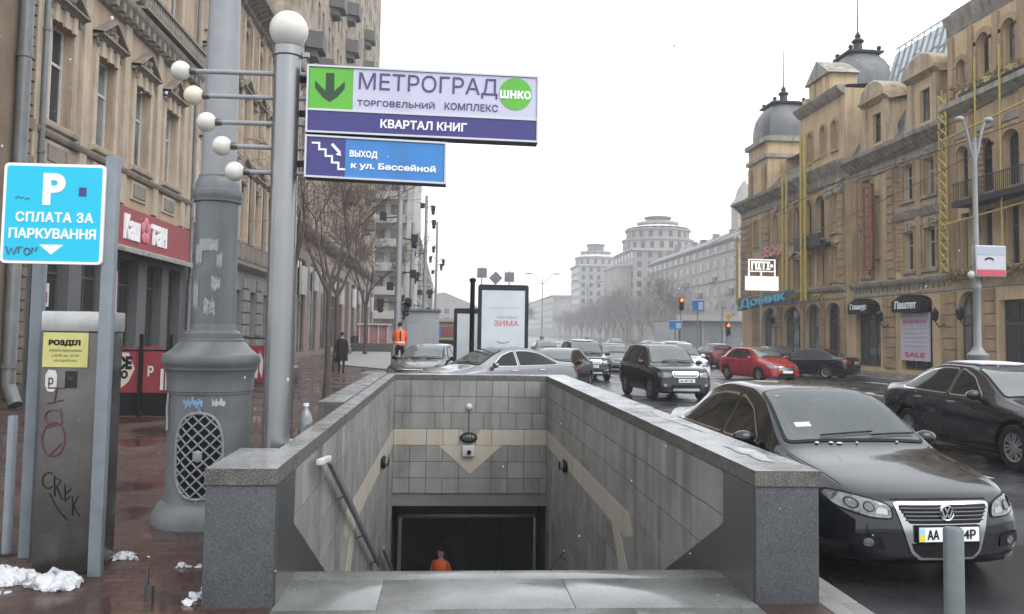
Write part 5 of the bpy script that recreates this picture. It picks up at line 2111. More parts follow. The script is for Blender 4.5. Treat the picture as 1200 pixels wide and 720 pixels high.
def person(label, loc, rotz, h=1.72, coat=None, stride=.12, bend=0.0, arm='down', top=None, legs=None, hair=None, bag=False, hat=None, vest=False, skirt=False):
    t = thing('person', label, 'person', loc, rotz)
    k = h / 1.72
    V, E_, R = [], [], []

    def v(p, r):
        V.append((p[0] * k, p[1] * k, p[2] * k))
        R.append((r[0] * k, r[1] * k) if hasattr(r, '__len__') else (r * k, r * k))
        return len(V) - 1

    def e(a, b):
        E_.append((a, b))
    b = bend
    pel = v((0, 0, .93), (.15, .105))
    wst = v((0, -b * .25, 1.10), (.135, .095))
    chs = v((0, -b * .6, 1.30), (.165, .105))
    shl = v((0, -b * .85, 1.42), (.12, .08))
    nck = v((0, -b * 1.0, 1.50), .052)
    hd0 = v((0, -b * 1.1 - .01, 1.56), (.068, .075))
    hd1 = v((0, -b * 1.2 - .015, 1.63), (.075, .092))
    hd2 = v((0, -b * 1.25 - .005, 1.70), (.06, .072))
    for a, c in ((pel, wst), (wst, chs), (chs, shl), (shl, nck), (nck, hd0), (hd0, hd1), (hd1, hd2)):
        e(a, c)
    for s_ in (-1, 1):
        st = stride * s_
        hp = v((s_ * .095, 0, .86), .088)
        kn = v((s_ * .10, -st * .5 - .02, .48), .056)
        an = v((s_ * .10, -st + .04, .09), .040)
        to = v((s_ * .115, -st - .13, .035), (.042, .032))
        for a, c in ((pel, hp), (hp, kn), (kn, an), (an, to)):
            e(a, c)
        sh = v((s_ * .185, -b * .85, 1.395), .058)
        if arm == 'down':
            el = v((s_ * .235, .03 + st * .4 - b * .5, 1.13), .043)
            wr = v((s_ * .225, -.06 + st * .7 - b * .5, .88), .030)
            pm = v((s_ * .222, -.08 + st * .75 - b * .5, .81), (.030, .022))
        else:
            el = v((s_ * .24, -.04 - b, 1.14), .043)
            wr = v((s_ * .12, -.24 - b, 1.10), .030)
            pm = v((s_ * .07, -.29 - b, 1.10), (.030, .024))
        for a, c in ((shl, sh), (sh, el), (el, wr), (wr, pm)):
            e(a, c)
        p = Vector(V[pm]) / k
        d = (Vector(V[pm]) - Vector(V[wr])).normalized()
        sd_ = Vector((0, 1, 0)) if arm == 'down' else Vector((0, 0, 1))
        for j, ln in enumerate((.075, .085, .08, .062)):
            q0 = p + sd_ * (.022 - .015 * j) + d * .03
            q1 = q0 + d * ln * .5
            q2 = q1 + d * ln * .4 + Vector((-s_ * .015, 0, 0))
            a0, a1, a2 = v(q0, .0095), v(q1, .009), v(q2, .0075)
            e(pm, a0), e(a0, a1), e(a1, a2)
        q0 = p + sd_ * .035 - d * .01 + Vector((-s_ * .012, 0, 0))
        a0, a1 = v(q0, .0105), v(q0 + d * .045 + sd_ * .012, .009)
        e(pm, a0), e(a0, a1)
    me = skin_mesh(V, E_, R, 0, 1)
    for m in (top or K['cloth_dark'], legs or K['cloth_dark'], K['skin'], K['black']):
        me.materials.append(m)
    for p in me.polygons:
        c = p.center / k
        p.use_smooth = True
        p.material_index = 0
        if c.z < .94 and abs(c.x) < .19:
            p.material_index = 1
        if c.z < .085:
            p.material_index = 3
        if c.z > 1.485:
            p.material_index = 2
        if arm == 'down' and c.z < .875 and abs(c.x) > .185:
            p.material_index = 2
        if arm != 'down' and c.y < -.25 - bend and 1.0 < c.z < 1.25:
            p.material_index = 2
    o = bpy.data.objects.new('body', me)
    C.objects.link(o)
    o.parent = t
    hy = -bend * 1.2 - .015
    # face
    bb = MB()
    z = 1.63 * k
    fy = (hy - .088) * k
    bb.sphere((0, fy - .006 * k, z - .018 * k), 1, 8, 6, 0, (.012 * k, .018 * k, .022 * k))
    for s_ in (-1, 1):
        bb.sphere((s_ * .078 * k, hy * k + .005, z - .01 * k), 1, 8, 6, 0, (.010 * k, .020 * k, .030 * k))
    bb.build('nose_and_ears', K['skin'], o, world=False)
    bb = MB()
    for s_ in (-1, 1):
        bb.sphere((s_ * .030 * k, fy + .012 * k, z + .012 * k), 1, 8, 6, 0, (.012 * k, .008 * k, .007 * k))
    bb.build('eyes', K['black'], o, world=False)
    bb = MB()
    bb.sphere((0, fy + .006 * k, z - .055 * k), 1, 8, 6, 0, (.022 * k, .008 * k, .006 * k))
    bb.build('mouth', mat('lips', (.35, .13, .11), .5), o, world=False)
    bb = MB()
    vs, fs = [], []
    nu, nv = 18, 9
    for j in range(nv + 1):
        th = rad(100) * j / nv
        for i in range(nu):
            a = 2 * PI * i / nu
            fr_ = .5 - .5 * math.sin(a)            # 1 at the front (-y)
            tt = th * (1 - .38 * fr_)
            vs.append((.086 * k * math.sin(tt) * math.cos(a), (hy + .012) * k + .104 * k * math.sin(tt) * math.sin(a), z + .005 * k + .108 * k * math.cos(tt)))
    for j in range(nv):
        for i in range(nu):
            fs.append((j * nu + i, (j + 1) * nu + i, (j + 1) * nu + (i + 1) % nu, j * nu + (i + 1) % nu))
    bb.add(vs, fs, 0, True)
    bb.build('hat' if hat else 'hair', hat or hair or K['hair'], t, world=False)
    if coat:
        bb = MB()
        prof = [(.10, 1.47, .09), (.20, 1.41, .13), (.225, 1.25, .15), (.215, 1.08, .14), (.235, .92, .16), (.26, .58, .19), (.25, .56, .18)]
        n = 24
        vs = []
        for (rx, zz, ry) in prof:
            for i in range(n):
                a = 2 * PI * i / n
                f_ = 1 + .03 * math.sin(5 * a + zz * 9)
                vs.append((rx * f_ * k * math.cos(a), (ry * f_ * math.sin(a) - bend * max(0, zz - .95) * 1.2) * k, zz * k))
        fs = [(j * n + i, j * n + (i + 1) % n, (j + 1) * n + (i + 1) % n, (j + 1) * n + i) for j in range(len(prof) - 1) for i in range(n)]
        bb.add(vs, fs, 0, True)
        bb.build('coat', coat, t, world=False)
    if vest:
        bb = MB()
        n = 24
        prof = [(.10, 1.475, .085), (.178, 1.43, .118), (.192, 1.30, .135), (.178, 1.12, .125), (.185, .96, .135), (.18, .955, .13)]
        vs = []
        for (rx, zz, ry) in prof:
            for i in range(n):
                a = 2 * PI * i / n
                vs.append((rx * k * math.cos(a), (ry * math.sin(a) - bend * max(0, zz - .93) * 1.75) * k, zz * k))
        fs = [(j * n + i, j * n + (i + 1) % n, (j + 1) * n + (i + 1) % n, (j + 1) * n + i) for j in range(len(prof) - 1) for i in range(n)]
        bb.add(vs, fs, 0, True)
        vo = bb.build('vest', K['orange_vest'], t, world=False)
        bb = MB()
        n = 24
        for zz in (1.02,):
            vs = []
            for dz in (0, .05):
                rx, ry = .186, .136
                for i in range(n):
                    a = 2 * PI * i / n
                    vs.append((rx * k * math.cos(a), (ry * math.sin(a) - bend * max(0, zz + dz - .93) * 1.75) * k, (zz + dz) * k))
            bb.add(vs, [(i, (i + 1) % n, n + (i + 1) % n, n + i) for i in range(n)], 0, True)
        bb.build('reflective_band', K['reflective'], vo, world=False)
        # sleeves of the jacket below
        bb = MB()
        bb.box(-.022 * k, .022 * k, (.118 - bend * .6) * k, (.142 - bend * .5) * k, .96 * k, 1.42 * k)
        bb.build('vest_seam', K['black'], vo, world=False)
    if bag:
        b2 = thing('handbag', 'dark handbag in the hand of ' + label[:40].rsplit(' ', 1)[0], 'handbag', loc, rotz)
        b2['label'] = 'small dark handbag carried by the walker in the long dark coat'
        bb = MB()
        bb.box(.16 * k, .27 * k, -.20 * k, .10 * k, .50 * k, .70 * k)
        bb.build('bag', K['cloth_dark'], b2, bevel=.02, world=False)
        bb = MB()
        bb.tube([(.215 * k, -.15 * k, .69 * k), (.215 * k, -.07 * k, .82 * k), (.215 * k, .03 * k, .69 * k)], .01, 6)
        bb.build('handle', K['black'], b2, world=False)
    return t


brown = mat('cloth_brown', (.03, .022, .018), .85)
person('person in a long dark coat walking away along the pavement with a handbag', (-4.50, 36.6, 0), rad(180), 1.76, coat=K['cloth_dark'], bag=True, hat=K['cloth_dark'], stride=.16)
person('distant person in dark clothes by the arcade wall', (-8.4, 82, 0), rad(170), 1.75, coat=K['cloth_dark'], hat=K['cloth_dark'])
person('distant person in a brown coat farther along the pavement near a bare tree', (-7.2, 66, 0), rad(10), 1.68, coat=brown)
person('distant person in dark clothes nearest the ornate house wall', (-9.1, 71, 0), rad(0), 1.7, coat=brown, stride=.2)
person('street worker in orange vest and dark trousers standing with back turned among the cars', (-1.72, 30.5, .40), rad(190), 1.76, bend=.07, arm='front', vest=True, top=mat('jacket_orange', (.62, .10, .03), .7), legs=K['cloth_dark'], hat=K['cloth_dark'])
person('dark-haired person in an orange jacket at the bottom of the underpass stairs', (-.08, 19.55, FLOOR), rad(-25), 1.66, vest=True, top=mat('jacket_orange', (.62, .10, .03), .7), stride=.1)
# block he stands on, and the pale concrete ramp beside it
b = MB()
b.prism([(-3.0, 29.8), (-1.1, 29.8), (-1.1, 31.6), (-3.0, 31.6)], lambda a, c, h: (a, c, h), .0, .40)
tag(b.build('concrete_block', K['concrete'], bevel=.02), 'low concrete block under the feet of the orange-vested worker', 'block')
b = MB()
b.add([(-5.9, 46, .004), (-2.3, 40, .004), (-2.9, 62, .004), (-6.8, 62, .004), (-5.9, 46, .05), (-2.3, 40, .05), (-2.9, 62, .35), (-6.8, 62, .35)], [(4, 5, 6, 7), (0, 1, 5, 4), (1, 2, 6, 5), (2, 3, 7, 6), (3, 0, 4, 7)])
tag(b.build('concrete_ramp', mat('concrete_pale', (.30, .295, .28), .6, var=.5, vscale=.8)), 'pale bare concrete ramp on the pavement behind the worker', 'ramp')
b = MB()
b.box(-6.9, -2.5, 62.0, 62.3, 0, .95)
tag(b.build('low_wall', K['concrete_dark'], bevel=.02), 'low dark grey wall closing the pale concrete ramp', 'wall')

# ================================================================ TREES
def tree_mesh(seed, h, r0, levels, spread, first, twig=.004, lean=(0, 0), fork=None, density=1.0):
    r = random.Random(seed)
    trunk, crown = MB(), MB()

    def grow(p, d, ln, rr, lev):
        n = 5 if lev < 2 else 3
        pts, rs = [p.copy()], [rr]
        q, dd = p.copy(), d.copy()
        for i in range(n):
            dd = (dd + Vector((r.gauss(0, .10), r.gauss(0, .10), r.gauss(.03, .06)))).normalized()
            q = q + dd * ln / n
            pts.append(q.copy())
            rs.append(max(twig, rr * (1 - .45 * (i + 1) / n)))
        (trunk if lev < 2 else crown).tube(pts, rs, 8 if lev < 2 else (5 if lev < 4 else 3), cap=False)
        if lev >= levels:
            return
        kids = int(round((3 if lev == 0 else r.choice((3, 4, 4))) * density))
        for c in range(kids):
            i = n if c == 0 else r.randint(max(1, n - 3), n)
            a = r.uniform(0, 2 * PI)
            o = dd.orthogonal().normalized()
            o = Matrix.Rotation(a, 3, dd) @ o
            s_ = spread * r.uniform(.6, 1.25)
            nd = (dd * math.cos(s_) + o * math.sin(s_)).normalized()
            grow(pts[i], nd, ln * r.uniform(.58, .82), max(twig, rs[i] * r.uniform(.55, .75)), lev + 1)
    base = Vector((0, 0, 0))
    d0 = Vector((lean[0], lean[1], 1)).normalized()
    trunk.tube([base, base + d0 * first * .3 + Vector((.02, 0, 0)), base + d0 * first * .7, base + d0 * first], [r0 * 1.35, r0 * 1.05, r0 * .95, r0 * .9], 12, cap=False)
    tip = base + d0 * first
    if fork:
        for (dx, dy, dz, ln) in fork:
            grow(tip, Vector((dx, dy, dz)).normalized(), ln, r0 * .7, 0)
    else:
        grow(tip, d0, h * .3, r0 * .9, 0)
    return trunk, crown


def tree(label, loc, seed, h, r0, levels, spread, first, group='bare trees along the pavement', **kw):
    t = thing('bare_tree', label, 'tree', loc, 0, group)
    a, c = tree_mesh(seed, h, r0, levels, spread, first, **kw)
    a.build('trunk', K['bark'], t, world=False, recalc=False)
    c.build('crown', K['twig'], t, world=False, recalc=False)
    return t


tree('bare dark tree with slim trunk right behind the sign post', (-3.25, 18.0, 0), 4, 7, .06, 4, .55, 3.1, fork=[(-.35, .2, 1, 1.5), (.25, .1, 1, 1.4), (.1, -.3, .8, 1.1)], twig=.004, density=.85)
tree('bare tree with a leaning forked limb standing on the pavement by the stairwell', (-3.30, 23.7, 0), 12, 8, .075, 4, .58, 2.9, fork=[(.62, .1, 1, 2.2), (-.3, .15, 1, 2.1), (.1, .3, 1, 1.9), (-.55, -.1, .8, 1.5)], twig=.005, density=.85)
tree('bare brown tree farther along the arcade wall', (-5.2, 40, 0), 21, 9, .11, 5, .55, 3.4, fork=[(.4, .1, 1, 2.6), (-.4, .1, 1, 2.6), (.0, .3, 1, 2.5)], twig=.006)
tree('bare brown tree farthest along the pavement', (-5.6, 58, 0), 33, 9, .12, 5, .55, 3.4, fork=[(.4, .1, 1, 2.8), (-.4, .1, 1, 2.8), (.0, .3, 1, 2.7)], twig=.010)
# far row of leafless trees in the median and along the far side
protos = []
for i in range(3):
    t = thing('bare_tree', 'tall leafless tree in the hazy row down the middle of the street', 'tree', (0, 0, 0), 0, 'hazy row of leafless trees far down the street')
    a, c = tree_mesh(50 + i, 14, .20, 5, .5, 2.6, twig=.010, fork=[(.25, .1, 1, 4.2), (-.25, .1, 1, 4.4), (.0, .3, 1, 4.0), (.05, -.3, 1, 4.0)], density=1.0)
    a.build('trunk', K['twig_haze_tint'], t, world=False, recalc=False)
    c.build('crown', K['twig_haze_tint'], t, world=False, recalc=False)
    protos.append(t)
pts = []
for k in range(19):
    pts.append((30.5 + RND.uniform(-1, 1) + k * .75, 108 + k * 12.5))
for k in range(12):
    pts.append((44 + RND.uniform(-2, 2) + k * .6, 150 + k * 15))
for k in range(5):
    pts.append((14.8 + k * 2.0, 170 + k * 30))
for i, (x, y) in enumerate(pts):
    o = protos[i] if i < 3 else dup(protos[i % 3], (0, 0, 0), 0)
    o.location = (x, y, -.1)
    o.rotation_euler = (0, 0, RND.uniform(0, 6.28))
    s_ = RND.uniform(.6, .85)
    o.scale = (s_, s_, s_)

# ================================================================ BUILDINGS
stucco = mat('stucco_beige', (.41, .31, .22), .85, var=.6, vscale=.9, col2=(.26, .19, .135), streak=.7, streakcol=(.10, .08, .065), bump=.25, bscale=30)
stucco_l = mat('stucco_pale', (.46, .38, .29), .85, var=.6, vscale=1.6, col2=(.27, .22, .165), streak=.75, streakcol=(.12, .10, .08), bump=.2, bscale=30)
stucco_d = mat('stucco_brown', (.20, .145, .10), .85, var=.7, vscale=1.6, col2=(.12, .09, .065), streak=.6, bump=.4, bscale=20)
stone_g = mat('stone_grey', (.20, .195, .185), .8, var=.6, vscale=1.4, col2=(.13, .125, .12), streak=.6, bump=.3, bscale=25)
stone_trim = mat('stone_trim', (.25, .21, .17), .8, var=.7, vscale=2.2, col2=(.12, .11, .10), streak=.8, streakcol=(.07, .065, .06), bump=.2, bscale=25)
ochre = mat('stucco_ochre', (.56, .415, .25), .85, var=.6, vscale=.7, col2=(.36, .26, .15), streak=.6, streakcol=(.15, .115, .08), bump=.15, bscale=20)
ochre_d = mat('stucco_ochre_dark', (.40, .28, .165), .85, var=.7, vscale=1.0, col2=(.20, .14, .085), streak=.7, streakcol=(.10, .08, .06), bump=.25, bscale=20)
trim_g = mat('cornice_grey', (.38, .345, .29), .8, var=.7, vscale=1.5, col2=(.15, .135, .115), streak=.9, streakcol=(.075, .068, .06))
roof_g = mat('roof_zinc', (.115, .12, .125), .5, .2, var=.4, vscale=1.0, rvar=.1)
roof_red = mat('roof_red', (.15, .045, .05), .6, var=.5, vscale=1.2)
winframe = mat('win_frame', (.50, .50, .48), .5, var=.4, vscale=6)
windark = mat('win_frame_dark', (.07, .055, .045), .5)
yellowm = mat('yellow_paint', (.50, .38, .09), .6, var=.6, vscale=4, col2=(.28, .22, .08))
pink = mat('pink_stone', (.25, .185, .17), .75, var=.7, vscale=1.2, col2=(.15, .115, .105), streak=.5)


WR = random.Random(15)
mat('glass_pale_sheen', (.16, .17, .18), .07, spec=.7, var=1.0, vscale=.9, col2=(.03, .03, .035))  # pale mottling paints reflected light into some window panes


class Facade:
    """a wall in street coordinates: s along the wall, z up, o outwards"""

    def __init__(s, kind, base):
        s.kind, s.base = kind, base

    def p(s, a, z, o=0.0):
        if s.kind == 'left':            # faces +X, s runs along +Y
            return (s.base + o, a, z)
        if s.kind == 'right':           # faces -X
            return (s.base - o, a, z)
        return (a, s.base - o, z)       # faces -Y, s runs along X

    def wall(s, mb, s0, s1, z0, z1, holes, o=0.0, depth=.28, mi=0):
        xs = sorted({s0, s1, *[h[0] for h in holes], *[h[1] for h in holes]})
        zs = sorted({z0, z1, *[h[2] for h in holes], *[h[3] for h in holes]})
        xs = [x for x in xs if s0 <= x <= s1]
        zs = [z for z in zs if z0 <= z <= z1]
        for i in range(len(xs) - 1):
            run = None
            for j in range(len(zs) - 1):
                cx, cz = (xs[i] + xs[i + 1]) / 2, (zs[j] + zs[j + 1]) / 2
                hole = any(h[0] < cx < h[1] and h[2] < cz < h[3] for h in holes)
                if not hole:
                    mb.quad(s.p(xs[i], zs[j], o), s.p(xs[i + 1], zs[j], o), s.p(xs[i + 1], zs[j + 1], o), s.p(xs[i], zs[j + 1], o), mi)
        for h in holes:
            a, b, c, d = h[:4]
            arch = len(h) > 4 and h[4]
            if not arch:
                mb.quad(s.p(a, d, o), s.p(b, d, o), s.p(b, d, o - depth), s.p(a, d, o - depth), mi)
            else:
                r = (b - a) / 2
                rz = min(r, h[4]) if h[4] is not True else r
                n = 12
                ar = [((a + b) / 2 - r * math.cos(PI * k / n), d - rz + rz * math.sin(PI * k / n)) for k in range(n + 1)]
                for k in range(n):
                    q0, q1 = ar[k], ar[k + 1]
                    mb.quad(s.p(q0[0], q0[1], o), s.p(q1[0], q1[1], o), s.p(q1[0], d, o), s.p(q0[0], d, o), mi)
                    mb.quad(s.p(*q0, o), s.p(*q1, o), s.p(*q1, o - depth), s.p(*q0, o - depth), mi)
            mb.quad(s.p(a, c, o), s.p(b, c, o), s.p(b, c, o - depth), s.p(a, c, o - depth), mi)
            mb.quad(s.p(a, c, o), s.p(a, d, o), s.p(a, d, o - depth), s.p(a, c, o - depth), mi)
            mb.quad(s.p(b, c, o), s.p(b, d, o), s.p(b, d, o - depth), s.p(b, c, o - depth), mi)

    def bx(s, mb, s0, s1, z0, z1, o0, o1, mi=0):
        mb.prism([(s0, z0), (s1, z0), (s1, z1), (s0, z1)], lambda a, z, h: s.p(a, z, h), o0, o1, mi)

    def mould(s, mb, s0, s1, prof, mi=0):
        """profile of (outward, z) points swept along the wall"""
        n = len(prof)
        vs = [s.p(s0, z, o) for o, z in prof] + [s.p(s1, z, o) for o, z in prof]
        fs = [(i, i + 1, n + i + 1, n + i) for i in range(n - 1)] + [tuple(range(n)), tuple(range(n, 2 * n))]
        mb.add(vs, fs, mi)

    def window(s, parent, a, b, c, d, o, fm, glass='glass_win', t=.06, mull=1, trans=.68, name='window', sill=None, arch=0):
        """a recessed window: frame with bars as sub-part of the pane"""
        mb = MB()
        e = .004
        if glass == 'glass_win':
            glass = WR.choice(('glass_win', 'glass_win', 'glass_win', 'glass_curtain', 'glass_pale_sheen'))
        if arch:
            r = (b - a) / 2
            n = 12
            poly = [(a + e, c + e), (b - e, c + e)] + [((a + b) / 2 + (r - e) * math.cos(PI * k / n), d - arch + (arch - e) * math.sin(PI * k / n)) for k in range(n + 1)]
            mb.prism(poly, lambda x, z, h: s.p(x, z, h), o, o + .015)
        else:
            s.bx(mb, a + e, b - e, c + e, d - e, o, o + .015)
        w_ = mb.build(name, K[glass], parent)
        mb = MB()
        o0, o1 = o + .017, o + .06
        s.bx(mb, a + e, a + t, c + e, d - e - arch, o0, o1)
        s.bx(mb, b - t, b - e, c + e, d - e - arch, o0, o1)
        s.bx(mb, a + t, b - t, c + e, c + t, o0, o1)
        if not arch:
            s.bx(mb, a + t, b - t, d - t, d - e, o0, o1)
        else:
            r = (b - a) / 2
            n = 12
            ar = [((a + b) / 2 + (r - e) * math.cos(PI * k / n), d - arch + (arch - e) * math.sin(PI * k / n)) for k in range(n + 1)]
            ai = [((a + b) / 2 + (r - t) * math.cos(PI * k / n), d - arch + (arch - t) * math.sin(PI * k / n)) for k in range(n + 1)]
            for k in range(n):
                mb.quad(s.p(*ar[k], o1), s.p(*ar[k + 1], o1), s.p(*ai[k + 1], o1), s.p(*ai[k], o1))
        zt = c + (d - c) * trans
        if trans:
            s.bx(mb, a + t, b - t, zt - t * .5, zt + t * .5, o0, o1 - .004)
        for k in range(mull):
            x = a + (b - a) * (k + 1) / (mull + 1)
            s.bx(mb, x - t * .4, x + t * .4, c + t, d - t - arch * .15, o0, o1 - .008)
        mb.build('frame', fm, w_)
        if sill:
            mb = MB()
            s.bx(mb, a - .1, b + .1, c - .10, c + .002, -.02, .10)
            mb.build('sill', sill, w_)
        return w_


def pediment(F, mb, a, b, z, h, dep=.22, curved=False, mi=0):
    """moulded hood over a window"""
    F.mould(mb, a, b, [(0, z), (dep * .4, z), (dep * .55, z + .06), (dep, z + .10), (dep, z + .16), (0, z + .18)], mi)
    n = 14
    top = []
    for k in range(n + 1):
        t = k / n
        zz = z + .18 + (h * math.sin(PI * t) ** .9 if curved else h * (1 - abs(2 * t - 1)))
        top.append((a + (b - a) * t, zz))
    for k in range(n):
        q0, q1 = top[k], top[k + 1]
        for (o0, o1, dz0, dz1) in ((0.0, dep, -.09, 0),):
            mb.prism([(q0[0], q0[1] + dz0), (q1[0], q1[1] + dz0), (q1[0], q1[1] + dz1), (q0[0], q0[1] + dz1)], lambda x, zz, hh: F.p(x, zz, hh), o0, o1, mi)
        mb.prism([(q0[0], z + .17), (q1[0], z + .17), (q1[0], q1[1] - .05), (q0[0], q0[1] - .05)], lambda x, zz, hh: F.p(x, zz, hh), 0, dep * .35, mi)


def scroll(F, mb, c, z, r, o, mi=0, n=3):
    """rough carved ornament: a knot of bosses"""
    rr = random.Random(int(c * 100) + int(z * 10))
    for k in range(n * 3):
        a = 2 * PI * k / (n * 3)
        q = r * rr.uniform(.3, 1)
        mb.sphere(F.p(c + q * math.cos(a), z + q * .6 * math.sin(a), o), r * rr.uniform(.18, .34), 8, 6, mi)


def streetdir(F):
    return {'left': (0, 1, 0), 'right': (0, -1, 0), 'front': (1, 0, 0)}[F.kind]


# ---------------------------------------------------------------- near left house
LX = -10.0
F = Facade('left', LX)
A = thing('town_house', 'ornate beige town house with a red restaurant sign over its grey shopfront', 'building', (LX - 4, 27, 0))
centres = [22.1, 24.95, 27.85, 30.72]
holes, holes2 = [], []
for c in centres:
    holes.append((c - .62, c + .62, 6.9, 9.5))
    holes2.append((c - .62, c + .62, 12.2, 15.0))
mb = MB()
F.wall(mb, 20.9, 33.3, 5.55, 11.2, holes)
F.wall(mb, 20.9, 33.3, 11.2, 17.2, holes2)
mb.quad((LX, 33.3, 0), (LX - 12, 33.3, 0), (LX - 12, 33.3, 17.2), (LX, 33.3, 17.2))
mb.quad((LX, 20.9, 0), (LX - 12, 20.9, 0), (LX - 12, 20.9, 17.2), (LX, 20.9, 17.2))
mb.quad((LX, 20.9, 17.2), (LX, 33.3, 17.2), (LX - 12, 33.3, 17.2), (LX - 12, 20.9, 17.2))
mb.build('wall', stucco, A, recalc=False)
for k, c in enumerate(centres):
    for (z0, z1) in ((6.9, 9.5), (12.2, 15.0)):
        F.window(A, c - .62, c + .62, z0, z1, -.26, winframe, 'glass_curtain' if (k + int(z0)) % 2 else 'glass_win', t=.075, mull=1, trans=.63)
mb = MB()
for c in centres:
    for (z0, z1) in ((6.9, 9.5), (12.2, 15.0)):
        # architrave, side strips, keystones, hood
        F.bx(mb, c - .86, c - .63, z0 - .02, z1 + .02, .0, .07)
        F.bx(mb, c + .63, c + .86, z0 - .02, z1 + .02, .0, .07)
        F.bx(mb, c - .86, c + .86, z1 + .02, z1 + .36, .0, .08)
        for dx in (-.52, 0, .52):
            F.bx(mb, c + dx - .10, c + dx + .10, z1 - .06, z1 + .37, .08, .15)
        F.mould(mb, c - .95, c + .95, [(0, z0 - .20), (.16, z0 - .15), (.20, z0 - .05), (.20, z0 - .02), (0, z0 - .021)])
    F.bx(mb, c - .66, c + .66, 5.85, 6.45, .0, .05)
mb.build_each('window_surround', stucco_l, A)
mb = MB()
for c in centres:
    F.bx(mb, c - .52, c + .52, 5.95, 6.35, .052, .085)
mb.build_each('sill_panel', stone_trim, A)
mb = MB()
for i, c in enumerate(centres):
    pediment(F, mb, c - 1.02, c + 1.02, 9.88, .62, .30, curved=False)
    scroll(F, mb, c, 10.28, .36, .12)
    scroll(F, mb, c - .86, 9.75, .14, .12, n=2)
    scroll(F, mb, c + .86, 9.75, .14, .12, n=2)
mb.build_each('window_hood', stone_trim, A)
mb = MB()
for c in (20.95, 23.52, 26.4, 29.28, 32.2, 33.0):
    F.bx(mb, c - .22, c + .22, 5.6, 11.1, 0, .09)
mb.build_each('pilaster', stucco_l, A)
mb = MB()
F.mould(mb, 20.9, 33.3, [(0, 6.48), (.10, 6.50), (.16, 6.58), (.16, 6.66), (0, 6.70)])
F.mould(mb, 20.9, 33.3, [(0, 11.0), (.12, 11.05), (.16, 11.2), (.38, 11.38), (.42, 11.5), (.42, 11.58), (0, 11.66)])
F.mould(mb, 20.9, 33.3, [(0, 16.8), (.2, 16.9), (.6, 17.1), (.65, 17.3), (0, 17.35)])
for k in range(24):
    s0 = 21.1 + k * .51
    F.bx(mb, s0, s0 + .2, 11.08, 11.34, .14, .34)
mb.build_each('cornice', stone_trim, A)
mb = MB()                                  # balustrade of the upper floor
F.bx(mb, 26.5, 33.0, 11.67, 11.75, .0, .55)
for k in range(26):
    mb.lathe(F.p(26.65 + k * .25, 11.75, .45), [(.05, 0), (.09, .2), (.05, .38), (.05, .5)], 8)
F.bx(mb, 26.5, 33.0, 12.25, 12.36, .36, .54)
mb.build('balustrade', stone_trim, A)
# shopfront: red fascia with sign, grey band, awning, dark bays
mb = MB()
F.wall(mb, 20.9, 33.3, 0, 5.55, [(21.6, 23.2, .9, 4.0), (24.0, 25.6, .9, 4.0), (26.5, 28.2, .9, 3.95), (29.0, 30.5, .9, 3.95), (31.2, 32.5, .3, 3.95)], depth=.35)
mb.build('ground_floor_wall', mat('shop_grey', (.10, .102, .105), .6, var=.5, vscale=1.2, streak=.3), A, recalc=False)
for (a, b, z0) in ((21.6, 23.2, .9), (24.0, 25.6, .9), (26.5, 28.2, .9), (29.0, 30.5, .9), (31.2, 32.5, .3)):
    F.window(A, a, b, z0, 3.95 if a > 26 else 4.0, -.33, windark, 'glass_win', mull=1, trans=.75, name='shop_window')
mb = MB()
F.bx(mb, 25.4, 33.0, 4.30, 5.52, .01, .14)
fa = mb.build('sign_fascia', mat('fascia_red', (.27, .035, .045), .5, var=.3, vscale=2), A)
text('lettering', 'Каш', 1, F.p(27.05, 4.92, .17), (0, 1, 0), K['letter_white'], fa, width=1.25, height=.78, bold=.03, extr=.03)
text('lettering', 'тан', 1, F.p(29.5, 4.92, .17), (0, 1, 0), K['letter_white'], fa, width=1.5, height=.70, bold=.03, extr=.03)
b = MB()
for k in range(5):
    a = 2 * PI * k / 5 + .3
    b.sphere(F.p(28.28 + .26 * math.cos(a), 4.95 + .26 * math.sin(a), .16), .2, 10, 6, 0, (.2, 1, 1))
b.build('flower_emblem', mat('flower_pink', (.55, .16, .2), .5), fa)
mb = MB()
r = random.Random(3)
for k in range(38):
    s0 = 25.4 + k * .2
    d0 = r.uniform(-.02, .02)
    mb.prism([(0.14, 4.34), (.62 + d0, 4.16 + d0), (.62 + d0, 4.06), (.14, 4.16)], lambda o, z, h: F.p(s0 + h, z, o), 0, .199)
mb.build('awning', mat('awning_grey', (.22, .21, .19), .8, var=.8, vscale=6, col2=(.38, .37, .35)), A)
mb = MB()
for (zz0, zz1) in ((1.95, 3.55),):
    F.bx(mb, 25.75, 26.35, zz0, zz1, .02, .07)
ps = mb.build('poster', mat('poster_pink', (.45, .18, .25), .5), A)
mb = MB()
F.bx(mb, 25.82, 26.28, 2.12, 3.48, .072, .078)
p2 = mb.build('poster_sheet', K['white_dirty'], ps)
mb = MB()
for k in range(6):
    for j in range(2):
        mb.sphere(F.p(25.94 + j * .2, 2.28 + k * .21, .08), .06, 8, 5, 0, (.1, 1, 1.2))
mb.build('poster_print', mat('poster_ink', (.16, .06, .08), .6), p2)
for (s0, s1, z0, z1, m) in ((21.75, 22.15, 2.35, 2.95, 'poster_violet'), (22.2, 22.7, 2.35, 2.95, 'white_dirty')):
    mb = MB()
    F.bx(mb, s0, s1, z0, z1, -.27, -.255)
    p_ = mb.build('poster', mat('poster_violet', (.25, .05, .2), .5) if m == 'poster_violet' else K[m], A)
    mb = MB()
    F.bx(mb, s0 + .1, s1 - .1, z0 + .1, z1 - .22, -.254, -.25)
    mb.build('poster_print', mat('poster_ink', (.16, .06, .08), .6) if m != 'poster_violet' else K['white_dirty'], p_)
